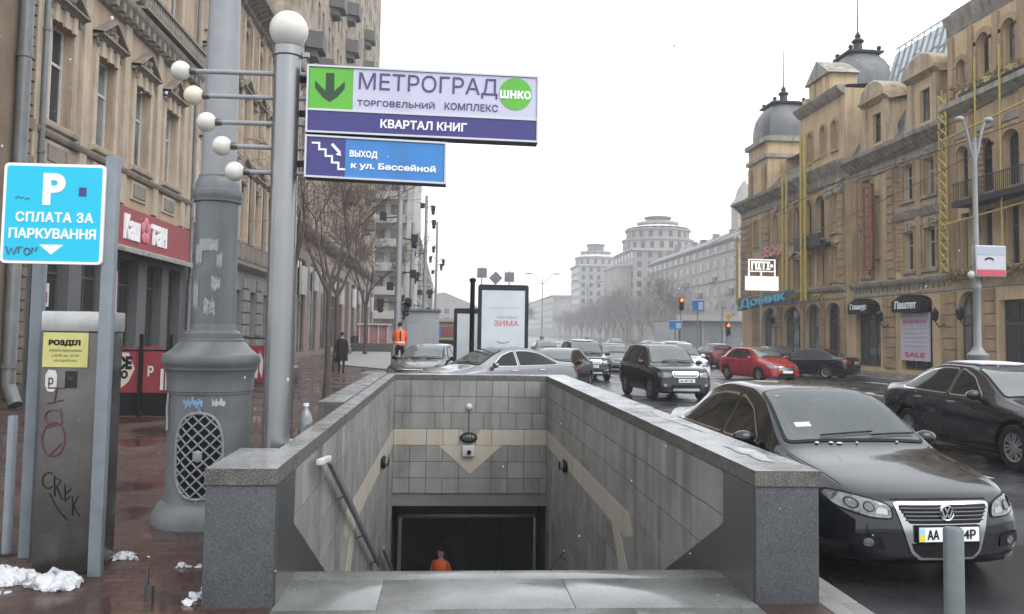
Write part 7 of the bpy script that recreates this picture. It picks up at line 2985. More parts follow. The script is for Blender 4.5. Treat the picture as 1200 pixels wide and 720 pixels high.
def dome(cx, cy, z0, hw, h, spire, drum):
    mb = MB()
    prof = [(hw * 1.08, 0), (hw * 1.06, .1), (hw * 1.0, .2), (hw * .99, h * .35), (hw * .93, h * .6), (hw * .80, h * .8), (hw * .62, h * .95), (hw * .55, h * 1.0)]
    n = 4
    vs = []
    for (r_, zz) in prof:
        m = 24
        for k in range(m):
            a = 2 * PI * k / m + PI / 4
            ca, sa = math.cos(a), math.sin(a)
            e = 5.0
            q = 1 / (abs(ca)**e + abs(sa)**e) ** (1 / e)
            vs.append((cx + r_ * ca * q, cy + r_ * sa * q, z0 + zz))
    m = 24
    fs = [(j * m + k, j * m + (k + 1) % m, (j + 1) * m + (k + 1) % m, (j + 1) * m + k) for j in range(len(prof) - 1) for k in range(m)]
    mb.add(vs, fs, 0, True)
    mb.add(vs[-m:], [tuple(range(m))])
    d_ = mb.build('dome', roof_g, H)
    mb = MB()
    w_ = hw * .55
    mb.box(cx - w_ * 1.25, cx + w_ * 1.25, cy - w_ * 1.25, cy + w_ * 1.25, z0 + h, z0 + h + .12)
    mb.box(cx - w_, cx + w_, cy - w_, cy + w_, z0 + h - .25, z0 + h)
    mb.box(cx - w_ * .8, cx + w_ * .8, cy - w_ * .8, cy + w_ * .8, z0 + h + .12, z0 + h + .3)
    for a in (-1, 1):
        for b_ in (-1, 1):
            mb.sphere((cx + a * w_, cy + b_ * w_, z0 + h + .35), .16, 8, 6)
    mb.lathe((cx, cy, z0 + h + .3), [(.42, 0), (.30, .2), (.28, .6), (.42, .75), (.36, .85), (.16, 1.0), (.2, 1.15), (.06, 1.4), (.045, 1.5), (.03, spire), (0, spire + .05)], 14)
    mb.build('finial', K['dark_metal'], d_)
    if drum:
        mb = MB()
        mb.box(cx - hw * 1.0, cx + hw * 1.0, cy - hw * 1.0, cy + hw * 1.0, z0 - drum, z0 - .35)
        mb.build('drum', ochre, d_)
        mb = MB()
        mb.box(cx - hw * 1.12, cx + hw * 1.12, cy - hw * 1.12, cy + hw * 1.12, z0 - .35, z0)
        mb.box(cx - hw * 1.08, cx + hw * 1.08, cy - hw * 1.08, cy + hw * 1.08, z0 - 1.6, z0 - 1.3)
        mb.build('drum_cornice', trim_g, d_)


dome(RX + 2.9, 54.2, 18.1, 1.75, 2.5, 4.4, .9)
dome(RX + 2.2, 65.2, 17.2, 2.1, 2.9, 4.4, 4.7)
mb = MB()
R_.bx(mb, 66.3, 66.8, 12.8, 15.2, -.0, .12)
R_.bx(mb, 63.4, 63.9, 12.8, 15.2, .0, .12)
mb.build_each('tower_pilaster', ochre_d, H)
# shop awnings, posters, signs fixed to the facade
for (a, b, tx) in ((46.2, 48.8, 'Гламур'), (41.0, 43.8, 'Паштет')):
    mb = MB()
    n = 8
    for k in range(n):
        t0, t1 = k / n, (k + 1) / n
        za, zb = 3.35 + .35 * math.sin(PI * t0) + .45, 3.35 + .35 * math.sin(PI * t1) + .45
        mb.prism([(a + (b - a) * t0, 3.25), (a + (b - a) * t1, 3.25), (a + (b - a) * t1, zb), (a + (b - a) * t0, za)], lambda x, z, h: R_.p(x, z, h), .02, .55)
    aw = mb.build('shop_awning', K['black'], H)
    text('lettering', tx, .5, R_.p((a + b) / 2, 3.62, .57), streetdir(R_), K['letter_white'], aw, width=(b - a) * .74, height=.42, bold=.015, extr=.01)
mb = MB()
R_.bx(mb, 41.0, 43.7, .75, 3.2, .03, .10)
po = mb.build('poster', mat('poster_lilac', (.52, .48, .56), .5, var=.3, vscale=2), H)
for (z, h_, m, tx, wd) in ((2.75, .22, 'ink_red', 'МОДА ВЕСНА', 2.2), (1.05, .26, 'ink_red', 'SALE', 1.9)):
    text('lettering', tx, .3, R_.p(42.35, z, .105), streetdir(R_), mat('ink_red', (.45, .05, .12), .6), po, width=wd, height=h_, bold=.01)
for k in range(5):
    text('lettering', 'нова колекція взуття', .1, R_.p(42.35, 1.5 + k * .22, .105), streetdir(R_), mat('ink_grey', (.36, .34, .40), .6), po, width=2.1, height=.10)
mb = MB()
R_.bx(mb, 45.7, 46.7, 5.7, 10.5, .45, .62)
R_.bx(mb, 46.0, 46.2, 9.8, 9.9, 0, .45)
R_.bx(mb, 46.0, 46.2, 6.2, 6.3, 0, .45)
vs_ = mb.build('hanging_sign', mat('sign_brown', (.16, .055, .03), .5, var=.5, vscale=2), H)
mb = MB()
for (s0, s1, z0, z1) in ((45.7, 45.78, 5.7, 10.5), (46.62, 46.7, 5.7, 10.5), (45.7, 46.7, 5.7, 5.8), (45.7, 46.7, 10.4, 10.5)):
    R_.bx(mb, s0, s1, z0, z1, .621, .65)
mb.build('sign_border', mat('sign_brown_light', (.28, .11, .05), .5), vs_)
for k, ch in enumerate('РЕСТОРАН'):
    text('lettering', ch, .4, R_.p(46.2, 10.1 - k * .57, .625), streetdir(R_), mat('sign_gold', (.34, .20, .10), .5), vs_, width=.30, height=.36, bold=.01)
text('sign_letters', 'ВЕСНА', 1, R_.p(61.0, 8.2, .35), streetdir(R_), mat('letters_rose', (.55, .25, .22), .5), H, width=4.4, height=.85, bold=.04, extr=.06)
mb = MB()
mb.prism([(55.9, 4.25), (66.8, 3.85), (66.8, 4.75), (55.9, 5.05)], lambda a, z, h: R_.p(a, z, h), .9, 1.0)
o = MB()
bl = mb.build('sign_backing', mat('sign_blue_dark', (.035, .10, .16), .5, var=.6, vscale=.7), H)
text('sign_letters', 'Домик', 1, R_.p(61.4, 4.5, 1.06), (0, -1, .04), mat('letters_blue', (.10, .40, .55), .4), bl, width=9.2, height=.80, bold=.03, extr=.05)
# yellow decoration frames hung on the facade
yf = thing('yellow_frame', 'yellow tubular decoration frames standing against the ochre facade', 'frame', (RX - .8, 45, 0))
def ypart(segs, r_=.07, nm='tube_frame'):
    b = MB()
    for a, c in segs:
        b.tube([a, c], r_, 6)
    b.build_each(nm, yellowm, yf)
o_ = .95
ypart([(R_.p(35.6, 5.2, 1.0), R_.p(35.6, 14.4, 1.0)), (R_.p(33.9, 5.2, 1.0), R_.p(33.9, 14.4, 1.0)), (R_.p(38.2, 7.2, 1.0), R_.p(31, 7.5, 1.0)), (R_.p(38.2, 11.2, 1.0), R_.p(31, 11.6, 1.0))], .045)
seg = [(R_.p(38.15, 5.0, .8), R_.p(38.15, 13.5, .8)), (R_.p(38.75, 5.0, .8), R_.p(38.75, 13.5, .8))]
for k in range(17):
    z = 5.0 + k * .5
    seg += [(R_.p(38.15, z, .8), R_.p(38.75, z + .5, .8)), (R_.p(38.75, z, .8), R_.p(38.15, z + .5, .8))]
ypart(seg, .04, 'lattice_mast')
ypart([(R_.p(53.6, 4.2, 1.3), R_.p(53.6, 15.2, 1.3)), (R_.p(53.0, 4.2, 1.3), R_.p(53.0, 15.2, 1.3)), (R_.p(57.0, 4.4, .9), R_.p(57.0, 13.2, .9)), (R_.p(57.7, 4.4, .9), R_.p(57.7, 13.2, .9)), (R_.p(67.8, 4.4, .7), R_.p(67.8, 10, .7))], .105)
ypart([(R_.p(57.5, 13.2, .9), R_.p(49.5, 12.9, 1.2)), (R_.p(53.4, 12.8, 1.2), R_.p(50.8, 13.1, 1.2)), (R_.p(57.2, 4.5, .9), R_.p(51, 4.5, 1.2)), (R_.p(55.5, 10.3, 1.0), R_.p(54.2, 10.9, 1.0)), (R_.p(54.5, 10.9, 1.0), R_.p(55.9, 10.9, 1.0))], .04)
b = MB()
r = random.Random(9)
for k in range(420):
    b.sphere(R_.p(r.uniform(30, 38.4), 4.85 + r.gauss(0, .16), r.uniform(.5, .95)), r.uniform(.03, .08), 6, 4)
for k in range(160):
    b.sphere(R_.p(r.uniform(31, 37.8), 13.3 + r.gauss(0, .18), r.uniform(.5, .95)), r.uniform(.03, .08), 6, 4)
for k in range(140):
    b.sphere(R_.p(r.uniform(51, 57.0), 4.5 + r.gauss(0, .16), r.uniform(.9, 1.25)), r.uniform(.04, .08), 6, 4)
b.build_each('garland', mat('garland', (.26, .20, .06), .8, var=.8, vscale=4, col2=(.10, .09, .04)), yf)
# wall lanterns between the shops
for (y, o) in ((39.6, .12), (44.9, .12), (37.0, .47), (60.4, .12)):
    t = thing('wall_lantern', 'dark bracket lantern on the ochre wall between shopfronts', 'lantern', R_.p(y, 2.9, o), 0, 'bracket lanterns on the ochre building')
    b = MB()
    b.tube([R_.p(y, 2.6, o), R_.p(y, 2.45, o + .3), R_.p(y, 2.75, o + .5)], .03, 6)
    b.build('bracket', K['dark_metal'], t)
    b = MB()
    b.lathe(R_.p(y, 2.75, o + .5), [(.08, 0), (.17, .1), (.2, .45), (.06, .6), (0, .7)], 6)
    b.build('lantern', K['dark_metal'], t)
lab = ['dark bracket lantern right of the lilac poster', 'dark bracket lantern left of the lilac poster', 'dark bracket lantern beside the arched door near the street lamp', 'dark bracket lantern under the blue letters']
for o, l_ in zip([o for o in C.objects if o.name.startswith('wall_lantern')], lab):
    o['label'] = l_

# ---------------------------------------------------------------- far blocks across the street
def far_block(name, label, fx, y0, y1, zt, wallm, storeys, nwin, roof='flat', o2=0, depth=30, front=True, wz=1.7, nf=0):
    t = thing(name, label, 'building', (fx + 5, (y0 + y1) / 2, 0))
    Fb = Facade('right', fx)
    mb = MB()
    mb.box(fx, fx + depth, y0, y1, 0, zt)
    mb.build('wall', wallm, t)
    mb = MB()
    Fb.mould(mb, y0 - .3, y1 + .3, [(0, zt - .8), (.4, zt - .6), (.9, zt - .2), (.9, zt + .1), (0, zt + .3)])
    mb.box(fx - .8, fx + depth, y0 - .8, y0 - .001, zt - .7, zt + .1)
    mb.build_each('cornice', mat('far_trim', (.30, .29, .28), .8), t)
    sh = (zt - 4.5) / storeys
    base = None
    for k in range(storeys):
        for j in range(nwin):
            c = y0 + (y1 - y0) * (j + .5) / nwin
            z0 = 4.8 + k * sh
            if base is None:
                b = MB()
                hw_ = min(1.1, (y1 - y0) / nwin * .27)
                Fb.bx(b, c - hw_ - .15, c + hw_ + .15, z0 - .15, z0 + sh * .58 + .15, .0, .14, 1)
                Fb.bx(b, c - hw_, c + hw_, z0, z0 + sh * .58, .14, .17, 0)
                base = b.build('window', [K['glass_win'], mat('far_trim', (.30, .29, .28), .8)], t)
                c0, zz0 = c, z0
            else:
                o = base.copy()
                C.objects.link(o)
                o.parent = t
                o.location = (0, c - c0, z0 - zz0)
    if nf:
        Ff = Facade('front', y0)
        base = None
        for k in range(storeys):
            for j in range(nf):
                c = fx + depth * .0 + (j + .5) * 3.6
                z0 = 4.8 + k * sh
                if base is None:
                    b = MB()
                    Ff.bx(b, c - 1.0, c + 1.0, z0 - .15, z0 + sh * .58 + .15, .0, .14, 1)
                    Ff.bx(b, c - .8, c + .8, z0, z0 + sh * .58, .14, .17, 0)
                    base = b.build('window', [K['glass_win'], mat('far_trim', (.30, .29, .28), .8)], t)
                    c0, zz0 = c, z0
                else:
                    o = base.copy()
                    C.objects.link(o)
                    o.parent = t
                    o.location = (c - c0, 0, z0 - zz0)
    if roof == 'pitch':
        mb = MB()
        mb.quad((fx - .9, y0 - .5, zt + .1), (fx - .9, y1, zt + .1), (fx + 7, y1, zt + 4), (fx + 7, y0 - .5, zt + 4))
        mb.add([(fx - .9, y0 - .5, zt + .1), (fx + 7, y0 - .5, zt + 4), (fx + 15, y0 - .5, zt + .1)], [(0, 1, 2)])
        mb.build('roof', mat('far_roof', (.16, .155, .155), .7), t, recalc=False)
    return t


wall_f1 = mat('far_wall_pale', (.33, .295, .26), .85, var=.5, vscale=.15, streak=.3)
wall_f2 = mat('far_wall_grey', (.28, .265, .25), .85, var=.5, vscale=.15, streak=.3)
far_block('long_house', 'long pale six-storey house with pitched dark roof left of the ochre building', 62, 180, 262, 23.5, wall_f1, 6, 14, 'pitch', nf=0, depth=26)
def rotunda(t, cx, cy, tiers):
    """stepped round tiers with a cornice ring and a ring of windows"""
    for (r_, z0, z1, m, nw_) in tiers:
        b = MB()
        b.lathe((cx, cy, 0), [(r_, z0), (r_, z1 - .9), (r_ + .5, z1 - .7), (r_ + .7, z1 - .1), (r_ + .6, z1), (0, z1 + .5)], 28)
        ti = b.build('roof_tier', m, t)
        for k in range(nw_):
            a = PI + (k + .5) * (PI * 1.2) / nw_ - .3
            c, s_ = math.cos(a), math.sin(a)
            b = MB()
            for z in ((z0 + z1) / 2 - .3,):
                b.obox((cx + r_ * c, cy + r_ * s_, z), ((c, s_, 0), (-s_, c, 0), (0, 0, 1)), (.12, .65, (z1 - z0) * .27))
            b.build('tier_window', K['glass_win'], ti)


tw = far_block('corner_block', 'massive pale block with rounded stepped roof in the haze', 62, 284, 316, 31, wall_f2, 8, 6, nf=6, depth=24)
mb = MB()
mb.box(57, 61.9, 288, 312, 0, 25)
mb.build('wing', wall_f1, tw)
mb = MB()
mb.box(56.5, 62.3, 287.6, 312.4, 25, 25.8)
mb.build('wing_cornice', mat('far_trim', (.30, .29, .28), .8), tw)
rotunda(tw, 73.5, 298, ((12.2, 31, 35.2, wall_f1, 14), (11.0, 35.2, 38.8, wall_f2, 12), (6.8, 39, 41.6, wall_f1, 9), (4.2, 42, 43.6, roof_g, 0)))
mb = MB()
mb.lathe((73.5, 298, 0), [(11.2, 39.3), (7, 40.4), (6.9, 40.4)], 28)
mb.lathe((73.5, 298, 0), [(.25, 43.5), (.12, 48.2)], 8)
mb.build('roof_snow', K['snow'], tw)
tw = far_block('corner_block', 'second, fainter block with stepped roof deeper in the haze', 60, 392, 420, 34, wall_f2, 8, 6, nf=5, depth=20)
rotunda(tw, 69.5, 404, ((9.6, 34, 38, wall_f1, 10), (7.0, 38.5, 41, wall_f2, 8), (4.0, 41.5, 44.5, roof_g, 0)))
mb = MB()
mb.lathe((69.5, 404, 0), [(9.8, 38.2), (7.1, 39.4)], 24)
mb.build('roof_snow', K['snow'], tw)
far_block('long_house', 'faint long house at the end of the street in the haze', 55, 450, 620, 22, wall_f2, 5, 18)
lh = [o for o in C.objects if o.name == 'long_house'][0]
rr_ = random.Random(8)
for k in range(9):
    y_ = 184 + k * 8.5
    x_ = 65 + rr_.uniform(0, 2.5)
    b = MB()
    b.box(x_, x_ + 1.4, y_, y_ + rr_.uniform(1, 2.4), 24.5, 27.4 + rr_.uniform(-.6, .8))
    b.build('chimney' if k % 3 else 'roof_window', roof_g if k % 3 else wall_f1, lh)
for z_ in (4.4, 14.2, 20.6):
    b = MB()
    Facade('right', 62).mould(b, 179.8, 262, [(0, z_), (.35, z_ + .1), (.4, z_ + .4), (0, z_ + .5)])
    b.build('string_course', mat('far_trim', (.30, .29, .28), .8), lh)
for k in range(7):
    b = MB()
    b.box(61.0, 61.8, 183 + k * 11.7, 186.4 + k * 11.7, 11.2 + 3.2 * (k % 2), 12.3 + 3.2 * (k % 2))
    b.build('balcony', wall_f2, lh)
tp = thing('spire_tower', 'pale pointed tower peeking over the long house beside the ochre building', 'tower', (72, 205, 0))
mb = MB()
mb.box(70, 75, 203, 208, 0, 34)
mb.build('shaft', wall_f1, tp)
mb = MB()
mb.lathe((72.5, 205.5, 34), [(3.6, 0), (3.4, .6), (2.5, 1.5), (1.8, 4), (.2, 6.5), (0, 6.6)], 12)
mb.build('cap', wall_f2, tp)
# low glassy pavilion under the long house
pv_ = thing('market_pavilion', 'low grey glazed pavilion with flat roof behind the traffic lights', 'building', (34, 105, 0))
mb = MB()
mb.box(27.2, 50, 100, 112, 0, 3.6)
mb.build('glazing', mat('pav_glass', (.12, .13, .14), .2, var=.8, vscale=.6, col2=(.22, .23, .24)), pv_)
mb = MB()
mb.box(26.8, 50.5, 99.2, 112.5, 3.6, 4.3)
mb.build('flat_roof', mat('far_trim', (.30, .29, .28), .8), pv_)
for k in range(9):
    mb = MB()
    mb.box(27.4 + k * 2.6, 27.6 + k * 2.6, 99.8, 99.99, 0, 3.6)
    mb.build('mullion', K['pole_grey'], pv_)
# left far: ridge of houses beyond the glazed hall
far2 = thing('office_block', 'faint broad pale block far off left of the billboard', 'building', (-5, 330, 0))
mb = MB()
mb.prism([(-22, 0), (16, 0), (16, 9), (8, 13), (-2, 17), (-10, 15.5), (-22, 15.5)], lambda a, z, h: (a, 330 + h, z), 0, 20)
mb.build('wall', wall_f2, far2)
for k in range(3):
    for j in range(7):
        mb = MB()
        mb.box(-18 + j * 4, -16 + j * 4, 329.85, 329.99, 2 + k * 3.4, 3.8 + k * 3.4)
        mb.build('window', K['glass_win'], far2)

# ================================================================ STREET FURNITURE
def citylight(label, x, y, w_, z0, z1, content):
    t = thing('advertising_panel', label, 'billboard', (x, y, 0), 0)
    b = MB()
    b.prism(rrect(x - w_ / 2, x + w_ / 2, z0, z1, .07), lambda a, c, h: (a, y + h, c), 0, .22)
    cs_ = b.build('casing', K['dark_metal'], t)
    b = MB()
    b.box(x - w_ / 2 + .11, x + w_ / 2 - .11, y - .012, y - .002, z0 + .14, z1 - .17)
    f_ = b.build('poster', mat('poster_white', (.55, .60, .63), .25, var=.3, vscale=1.5), t)
    b = MB()
    b.box(x - .12, x + .12, y + .03, y + .19, 0, z0 + .05)
    b.build('leg', K['dark_metal'], t)
    if content:
        rp = mat('poster_rose', (.50, .20, .18), .5)
        gk = mat('poster_grey', (.22, .23, .26), .5)
        text('lettering', 'ЗИМА', .2, (x + .1, y - .016, z0 + 1.72), (1, 0, 0), rp, f_, width=.72, height=.17, bold=.004)
        text('lettering', 'нова колекція', .1, (x + .12, y - .016, z0 + 1.90), (1, 0, 0), gk, f_, width=.62, height=.06)
        text('lettering', 'усмішка для всієї родини', .1, (x, y - .016, z0 + 2.18), (1, 0, 0), mat('poster_sky', (.40, .52, .60), .5), f_, width=.9, height=.045)
        b = MB()
        b.tube([(x - .18 + .36 * k / 10, y - .014, z0 + 1.20 - .05 * math.sin(PI * k / 10)) for k in range(11)], .014, 5)
        b.build('smile_line', gk, f_)
        b = MB()
        r = random.Random(6)
        for k in range(26):
            px, pz = x - .5 + r.random() * .36, z0 + .62 + r.random() * .42
            b.sphere((px, y - .014, pz), 1, 8, 5, 0, (r.uniform(.02, .05), .006, r.uniform(.02, .04)))
        for k in range(12):
            px, pz = x + .15 + r.random() * .32, z0 + .80 + r.random() * .09
            b.sphere((px, y - .014, pz), 1, 8, 5, 0, (r.uniform(.015, .035), .006, r.uniform(.015, .03)))
        b.build('print_flowers', rp, f_)
        text('lettering', 'запрошуємо', .1, (x + .33, y - .016, z0 + 1.03), (1, 0, 0), gk, f_, width=.26, height=.045)
        text('lettering', 'басейна', .1, (x - .02, y - .016, z0 + .68), (1, 0, 0), gk, f_, width=.24, height=.05)
    return t


citylight('large upright poster panel in a dark rounded frame behind the silver crosswise car', 1.575, 24.9, 1.48, .42, 3.27, True)
citylight('smaller upright poster panel half hidden left of the large one', (.80), 27.2, 1.3, .4, 2.62, False)
t = thing('dark_post', 'thin black post touching the left side of the large poster panel', 'post', (.66, 24.6, 0))
b = MB()
b.lathe((.66, 24.6, 0), [(.07, 0), (.07, 3.3), (.10, 3.34), (.10, 3.40), (.03, 3.44), (0, 3.45)], 14)
b.build('pole', K['black'], t)
# stacked small road signs on a wire beyond
for (x, z, a, l_) in ((1.50, 4.65, 0, 'small grey square road sign, leftmost of three hung above the poster panel'), (2.15, 4.42, 45, 'grey diamond road sign hung above the poster panel between two square ones'), (2.79, 4.48, 0, 'small grey square road sign, rightmost of three hung above the poster panel')):
    t = thing('road_sign', l_, 'road sign', (x, 40, z + .5 - .5))
    b = MB()
    ca, sa = math.cos(rad(a)), math.sin(rad(a))
    hs = .23
    q = [(x + (u * ca - v_ * sa) * hs, z + (u * sa + v_ * ca) * hs) for u, v_ in ((-1, -1), (1, -1), (1, 1), (-1, 1))]
    b.prism(q, lambda p, c, h: (p, 40 + h, c), 0, .06)
    pl = b.build('sign_plate', mat('sign_back', (.20, .20, .20), .5, .3, var=.5, vscale=3), t)
    b = MB()
    b.tube([(x, 40.12, -.1), (x, 40.12, z + .3)], .03, 8)
    b.build('pole', K['pole_grey'], t)


# mast with junk on the left pavement
def mast(label, x, y, h, r, extra=0, seed=1, arm=True):
    t = thing('utility_pole', label, 'pole', (x, y, 0), 0, 'utility poles along the left pavement')
    b = MB()
    b.lathe((x, y, 0), [(r * 1.6, 0), (r * 1.6, 1.2), (r * 1.1, 1.4), (r, 2), (r * .7, h), (0, h + .05)], 14)
    b.build('pole', K['pole_grey'], t)
    rr = random.Random(seed)
    for k in range(extra):
        z = h * rr.uniform(.3, .97)
        b = MB()
        s_ = rr.choice((-1, 1))
        l_ = rr.uniform(.2, .75)
        b.tube([(x, y, z), (x + s_ * l_, y, z + rr.uniform(-.1, .25))], .03, 6)
        q = (x + s_ * l_, y, z)
        b.box(q[0] - .14, q[0] + .14, y - .12, y + .12, z - .18, z + .16)
        if k % 2:
            b.sphere((q[0], y, z - .3), .13, 8, 6)
        b.build('floodlight', K['dark_metal'], t)


mast('grey utility pole hung with floodlights next to the apartment building', -2.15, 36, 9.6, .15, 7, 1)
mast('tall thin utility pole with many small lamps farther off', -1.6, 55, 10.6, .13, 9, 2)
mast('thinnest utility pole with lamps farthest off', -1.2, 75, 11.5, .13, 8, 3)
mast('bare grey utility pole rising beside the grey booth', -2.2, 50, 8.2, .16, 2, 4)
# booth, red stall, cream kiosk
t = thing('booth', 'plain grey metal booth behind the worker in orange', 'booth', (-1.2, 38, 0))
b = MB()
b.box(-1.95, -.45, 38, 40, 0, 2.75)
b.build('walls', mat('booth_grey', (.27, .285, .30), .5, var=.4, vscale=1), t, bevel=.03)
b = MB()
b.box(-2.05, -.38, 37.9, 40.1, 2.752, 2.85)
b.build('roof', K['paint_grey'], t)
b = MB()
b.box(-1.85, -1.15, 37.97, 37.998, .1, 2.2)
b.build('door', mat('booth_door', (.30, .315, .33), .45), t)
b = MB()
b.box(-1.0, -.6, 37.97, 37.998, .7, 1.1)
b.build('notice', mat('notice_blue', (.10, .13, .3), .5), t)
t = thing('red_stall', 'small red market stall with white bars beyond the concrete ramp', 'stall', (-6.3, 70, 0))
b = MB()
b.box(-7.3, -4.9, 70, 72, 0.0, 2.3)
b.build('walls', mat('stall_red', (.33, .07, .10), .5, var=.9, vscale=1.6, col2=(.30, .24, .24)), t)
b = MB()
for k in range(4):
    b.box(-7.25 + k * .75, -7.17 + k * .75, 69.9, 69.998, 0, 2.3)
b.box(-7.4, -4.8, 69.8, 72.2, 2.302, 2.42)
b.build('bars', K['white_dirty'], t)
t = thing('cream_kiosk', 'cream kiosk with a blue and red sign band left of the poster panels', 'kiosk', (0.2, 60, 0))
b = MB()
b.box(-1.5, 2.2, 60, 63, 0, 2.55)
b.build('walls', mat('kiosk_cream', (.42, .36, .25), .6, var=.5, vscale=.8), t)
b = MB()
b.box(-1.7, 2.4, 59.7, 63.3, 2.552, 2.75)
b.build('roof', mat('kiosk_cream', (.42, .36, .25), .6), t)
b = MB()
b.box(-1.0, -.55, 59.9, 59.998, 1.55, 2.2)
b.build('sign_panel', mat('kiosk_blue', (.05, .16, .5), .5), t)
b = MB()
b.box(-.545, .9, 59.9, 59.998, 1.55, 2.2)
b.build('sign_panel', mat('kiosk_red', (.22, .05, .07), .5), t)
b = MB()
b.box(-1.2, 1.6, 59.95, 59.998, 3.0 - 2.3, 1.3)
b.build('window', K['glass_win'], t)

# terrace front with printed boards by the restaurant
t = thing('terrace_fence', 'red printed terrace boards on dark posts in front of the restaurant', 'fence', (-7.0, 19.2, 0))
TX0, TX1 = -7.85, -5.85
b = MB()
b.box(TX0, TX1, 18.5, 18.62, .02, .50)
b.build('plinth', K['black'], t)
b = MB()
b.box(TX0, TX1, 18.5, 18.56, .50, 1.36)
bd = b.build('board', K['red_board'], t)
b = MB()
b.prism([(TX0 + .05, .60), (-6.85, .56), (-6.67, .72), (-6.55, 1.0), (-6.68, 1.33), (TX0 + .05, 1.33)], lambda a, c, h: (a, 18.495 + h, c), 0, .004)
b.build('print_pale', mat('print_pale', (.50, .42, .38), .5), bd)
b = MB()
b.prism([(TX0 + .1, 1.3), (-7.12, 1.3), (-7.05, .9), (-7.2, .8), (TX0 + .1, .9)], lambda a, c, h: (a, 18.49 + h, c), 0, .004)
b.build('print_orange', mat('print_orange', (.45, .18, .09), .5), bd)
b = MB()
b.prism([(TX0 + .1, .85), (-7.1, .75), (-6.8, .62), (TX0 + .1, .62)], lambda a, c, h: (a, 18.489 + h, c), 0, .004)
b.build('print_rose', mat('print_rose', (.50, .28, .23), .5), bd)
text('lettering', 'ВСЕ', .3, (-6.83, 18.486, 1.12), (1, 0, 0), K['black'], bd, width=.45, height=.28, bold=.02)
text('lettering', 'ДО', .3, (-6.83, 18.486, .86), (1, 0, 0), K['black'], bd, width=.30, height=.2, bold=.02)
text('lettering', 'Р', .3, (-6.22, 18.486, .95), (1, 0, 0), K['white_dirty'], bd, width=.12, height=.22, bold=.01)
b = MB()
for x in (-5.98, -5.88):
    b.box(x - .03, x + .03, 18.47, 18.499, .56, 1.0)
b.build('print_strip', K['white_dirty'], bd)
for x in (-6.42, -7.88, -5.82):
    b = MB()
    b.box(x - .035, x + .035, 18.43, 18.494, 0, 1.72)
    b.build('fence_post', K['black'], t)
b = MB()
b.box(TX0, TX1, 18.50, 18.56, 1.362, 1.40)
b.build('top_rail', K['black'], t)
b = MB()
b.box(TX0, TX0 + .06, 18.63, 24, .02, 1.36)
b.box(TX1 - .06, TX1, 18.63, 24, .02, 1.36)
b.build('side_board', K['red_board'], t)
t = thing('terrace_fence', 'small red and white board by a dark rail seen right of the lamp column', 'fence', (-5.8, 27, 0))
b = MB()
b.box(-6.7, -5.2, 27, 27.06, .25, 1.35)
bd = b.build('board', K['red_board'], t)
b = MB()
for k in range(5):
    b.prism([(-5.95 + k * .14, .35 + .2 * (k % 2)), (-5.87 + k * .14, .35), (-5.85 + k * .14, .9), (-5.96 + k * .14, 1.1 + .1 * (k % 2))], lambda a, c, h: (a, 26.99 + h, c), 0, .006)
b.build('print_marks', K['white_dirty'], bd)
for x in (-6.65, -5.25):
    b = MB()
    b.box(x - .03, x + .03, 26.9, 26.985, 0, 1.7)
    b.build('fence_post', K['black'], t)
b = MB()
b.box(-6.62, -5.28, 26.93, 26.97, 1.55, 1.6)
b.build('top_rail', K['black'], t)
for (x, y, l_) in ((-6.0, 30, 'low dark planter box right of the lamp column by the shopfronts'),):
    t = thing('planter', l_, 'planter', (x, y, 0))
    b = MB()
    b.box(x - 1.2, x + .8, y, y + .5, 0, .55)
    b.build('box', K['concrete_dark'], t, bevel=.02)
    b = MB()
    b.box(x - 1.15, x + .75, y + .05, y + .45, .551, .60)
    b.build('snow', K['snow_dirty'], t)


# ---------------------------------------------------------------- lamps and lights across the street
def street_lamp(label, x, y, h, panel_=False, arms=2, r=.13, group=None, reach=2.0):
    t = thing('street_lamp', label, 'street lamp', (x, y, 0), 0, group)
    b = MB()
    b.lathe((x, y, -.02), [(.40, 0), (.40, .3), (.32, .5), (.28, 1.2), (.34, 1.28), (.36, 1.38), (.22, 1.5), (r * 1.3, 1.7), (r * 1.3, 3.6), (r * 1.6, 3.65), (r * 1.6, 3.8), (r * 1.05, 3.9), (r * .8, h)], 20)
    b.build('post', mat('lamp_post_paint', (.24, .25, .25), .45, .1, var=.5, vscale=3), t)
    for k in range(arms):
        s_ = -1 if k == 0 else 1
        b = MB()
        k_ = reach
        pts = [(x, y, h - .9), (x + s_ * .2 * k_, y, h - .55), (x + s_ * .5 * k_, y, h + .2), (x + s_ * .75 * k_, y, h + .6)]
        b.tube(pts, [.06, .055, .045, .04], 8)
        ar = b.build('arm', mat('lamp_post_paint', (.33, .34, .34), .45), t)
        b = MB()
        b.sphere((x + s_ * (.75 * k_ + .22 * k_), y, h + .62), 1, 14, 8, 0, (.30 * k_, .15, .11))
        b.build('lamp_head', K['pole_grey'], ar)
    return t


L1 = street_lamp('tall pale street lamp with cast base and small advert box, in front of ochre building', 18.3, 28.4, 9.0, arms=2, reach=.55, r=.092)
b = MB()
b.box(18.02, 19.12, 28.0, 28.22, 4.05, 5.13)
pb = b.build('advert_box', K['galvanised'], L1, bevel=.02)
b = MB()
b.box(18.06, 19.08, 27.985, 27.998, 4.30, 4.78)
b.build('advert_face', mat('advert_lilac', (.50, .49, .54), .4), pb)
b = MB()
b.box(18.06, 19.08, 27.985, 27.998, 4.80, 5.09)
b.build('advert_face', mat('advert_blue', (.36, .41, .47), .4), pb)
b = MB()
b.box(18.06, 19.08, 27.985, 27.998, 4.08, 4.28)
b.build('advert_band', mat('advert_red', (.50, .06, .10), .4), pb)
b = MB()
b.tube([(18.5 + .14 * math.cos(PI * k / 8), 27.98, 4.62 + .07 * math.sin(PI * k / 8)) for k in range(9)], .03, 5)
b.build('advert_mark', K['black'], pb)
b = MB()
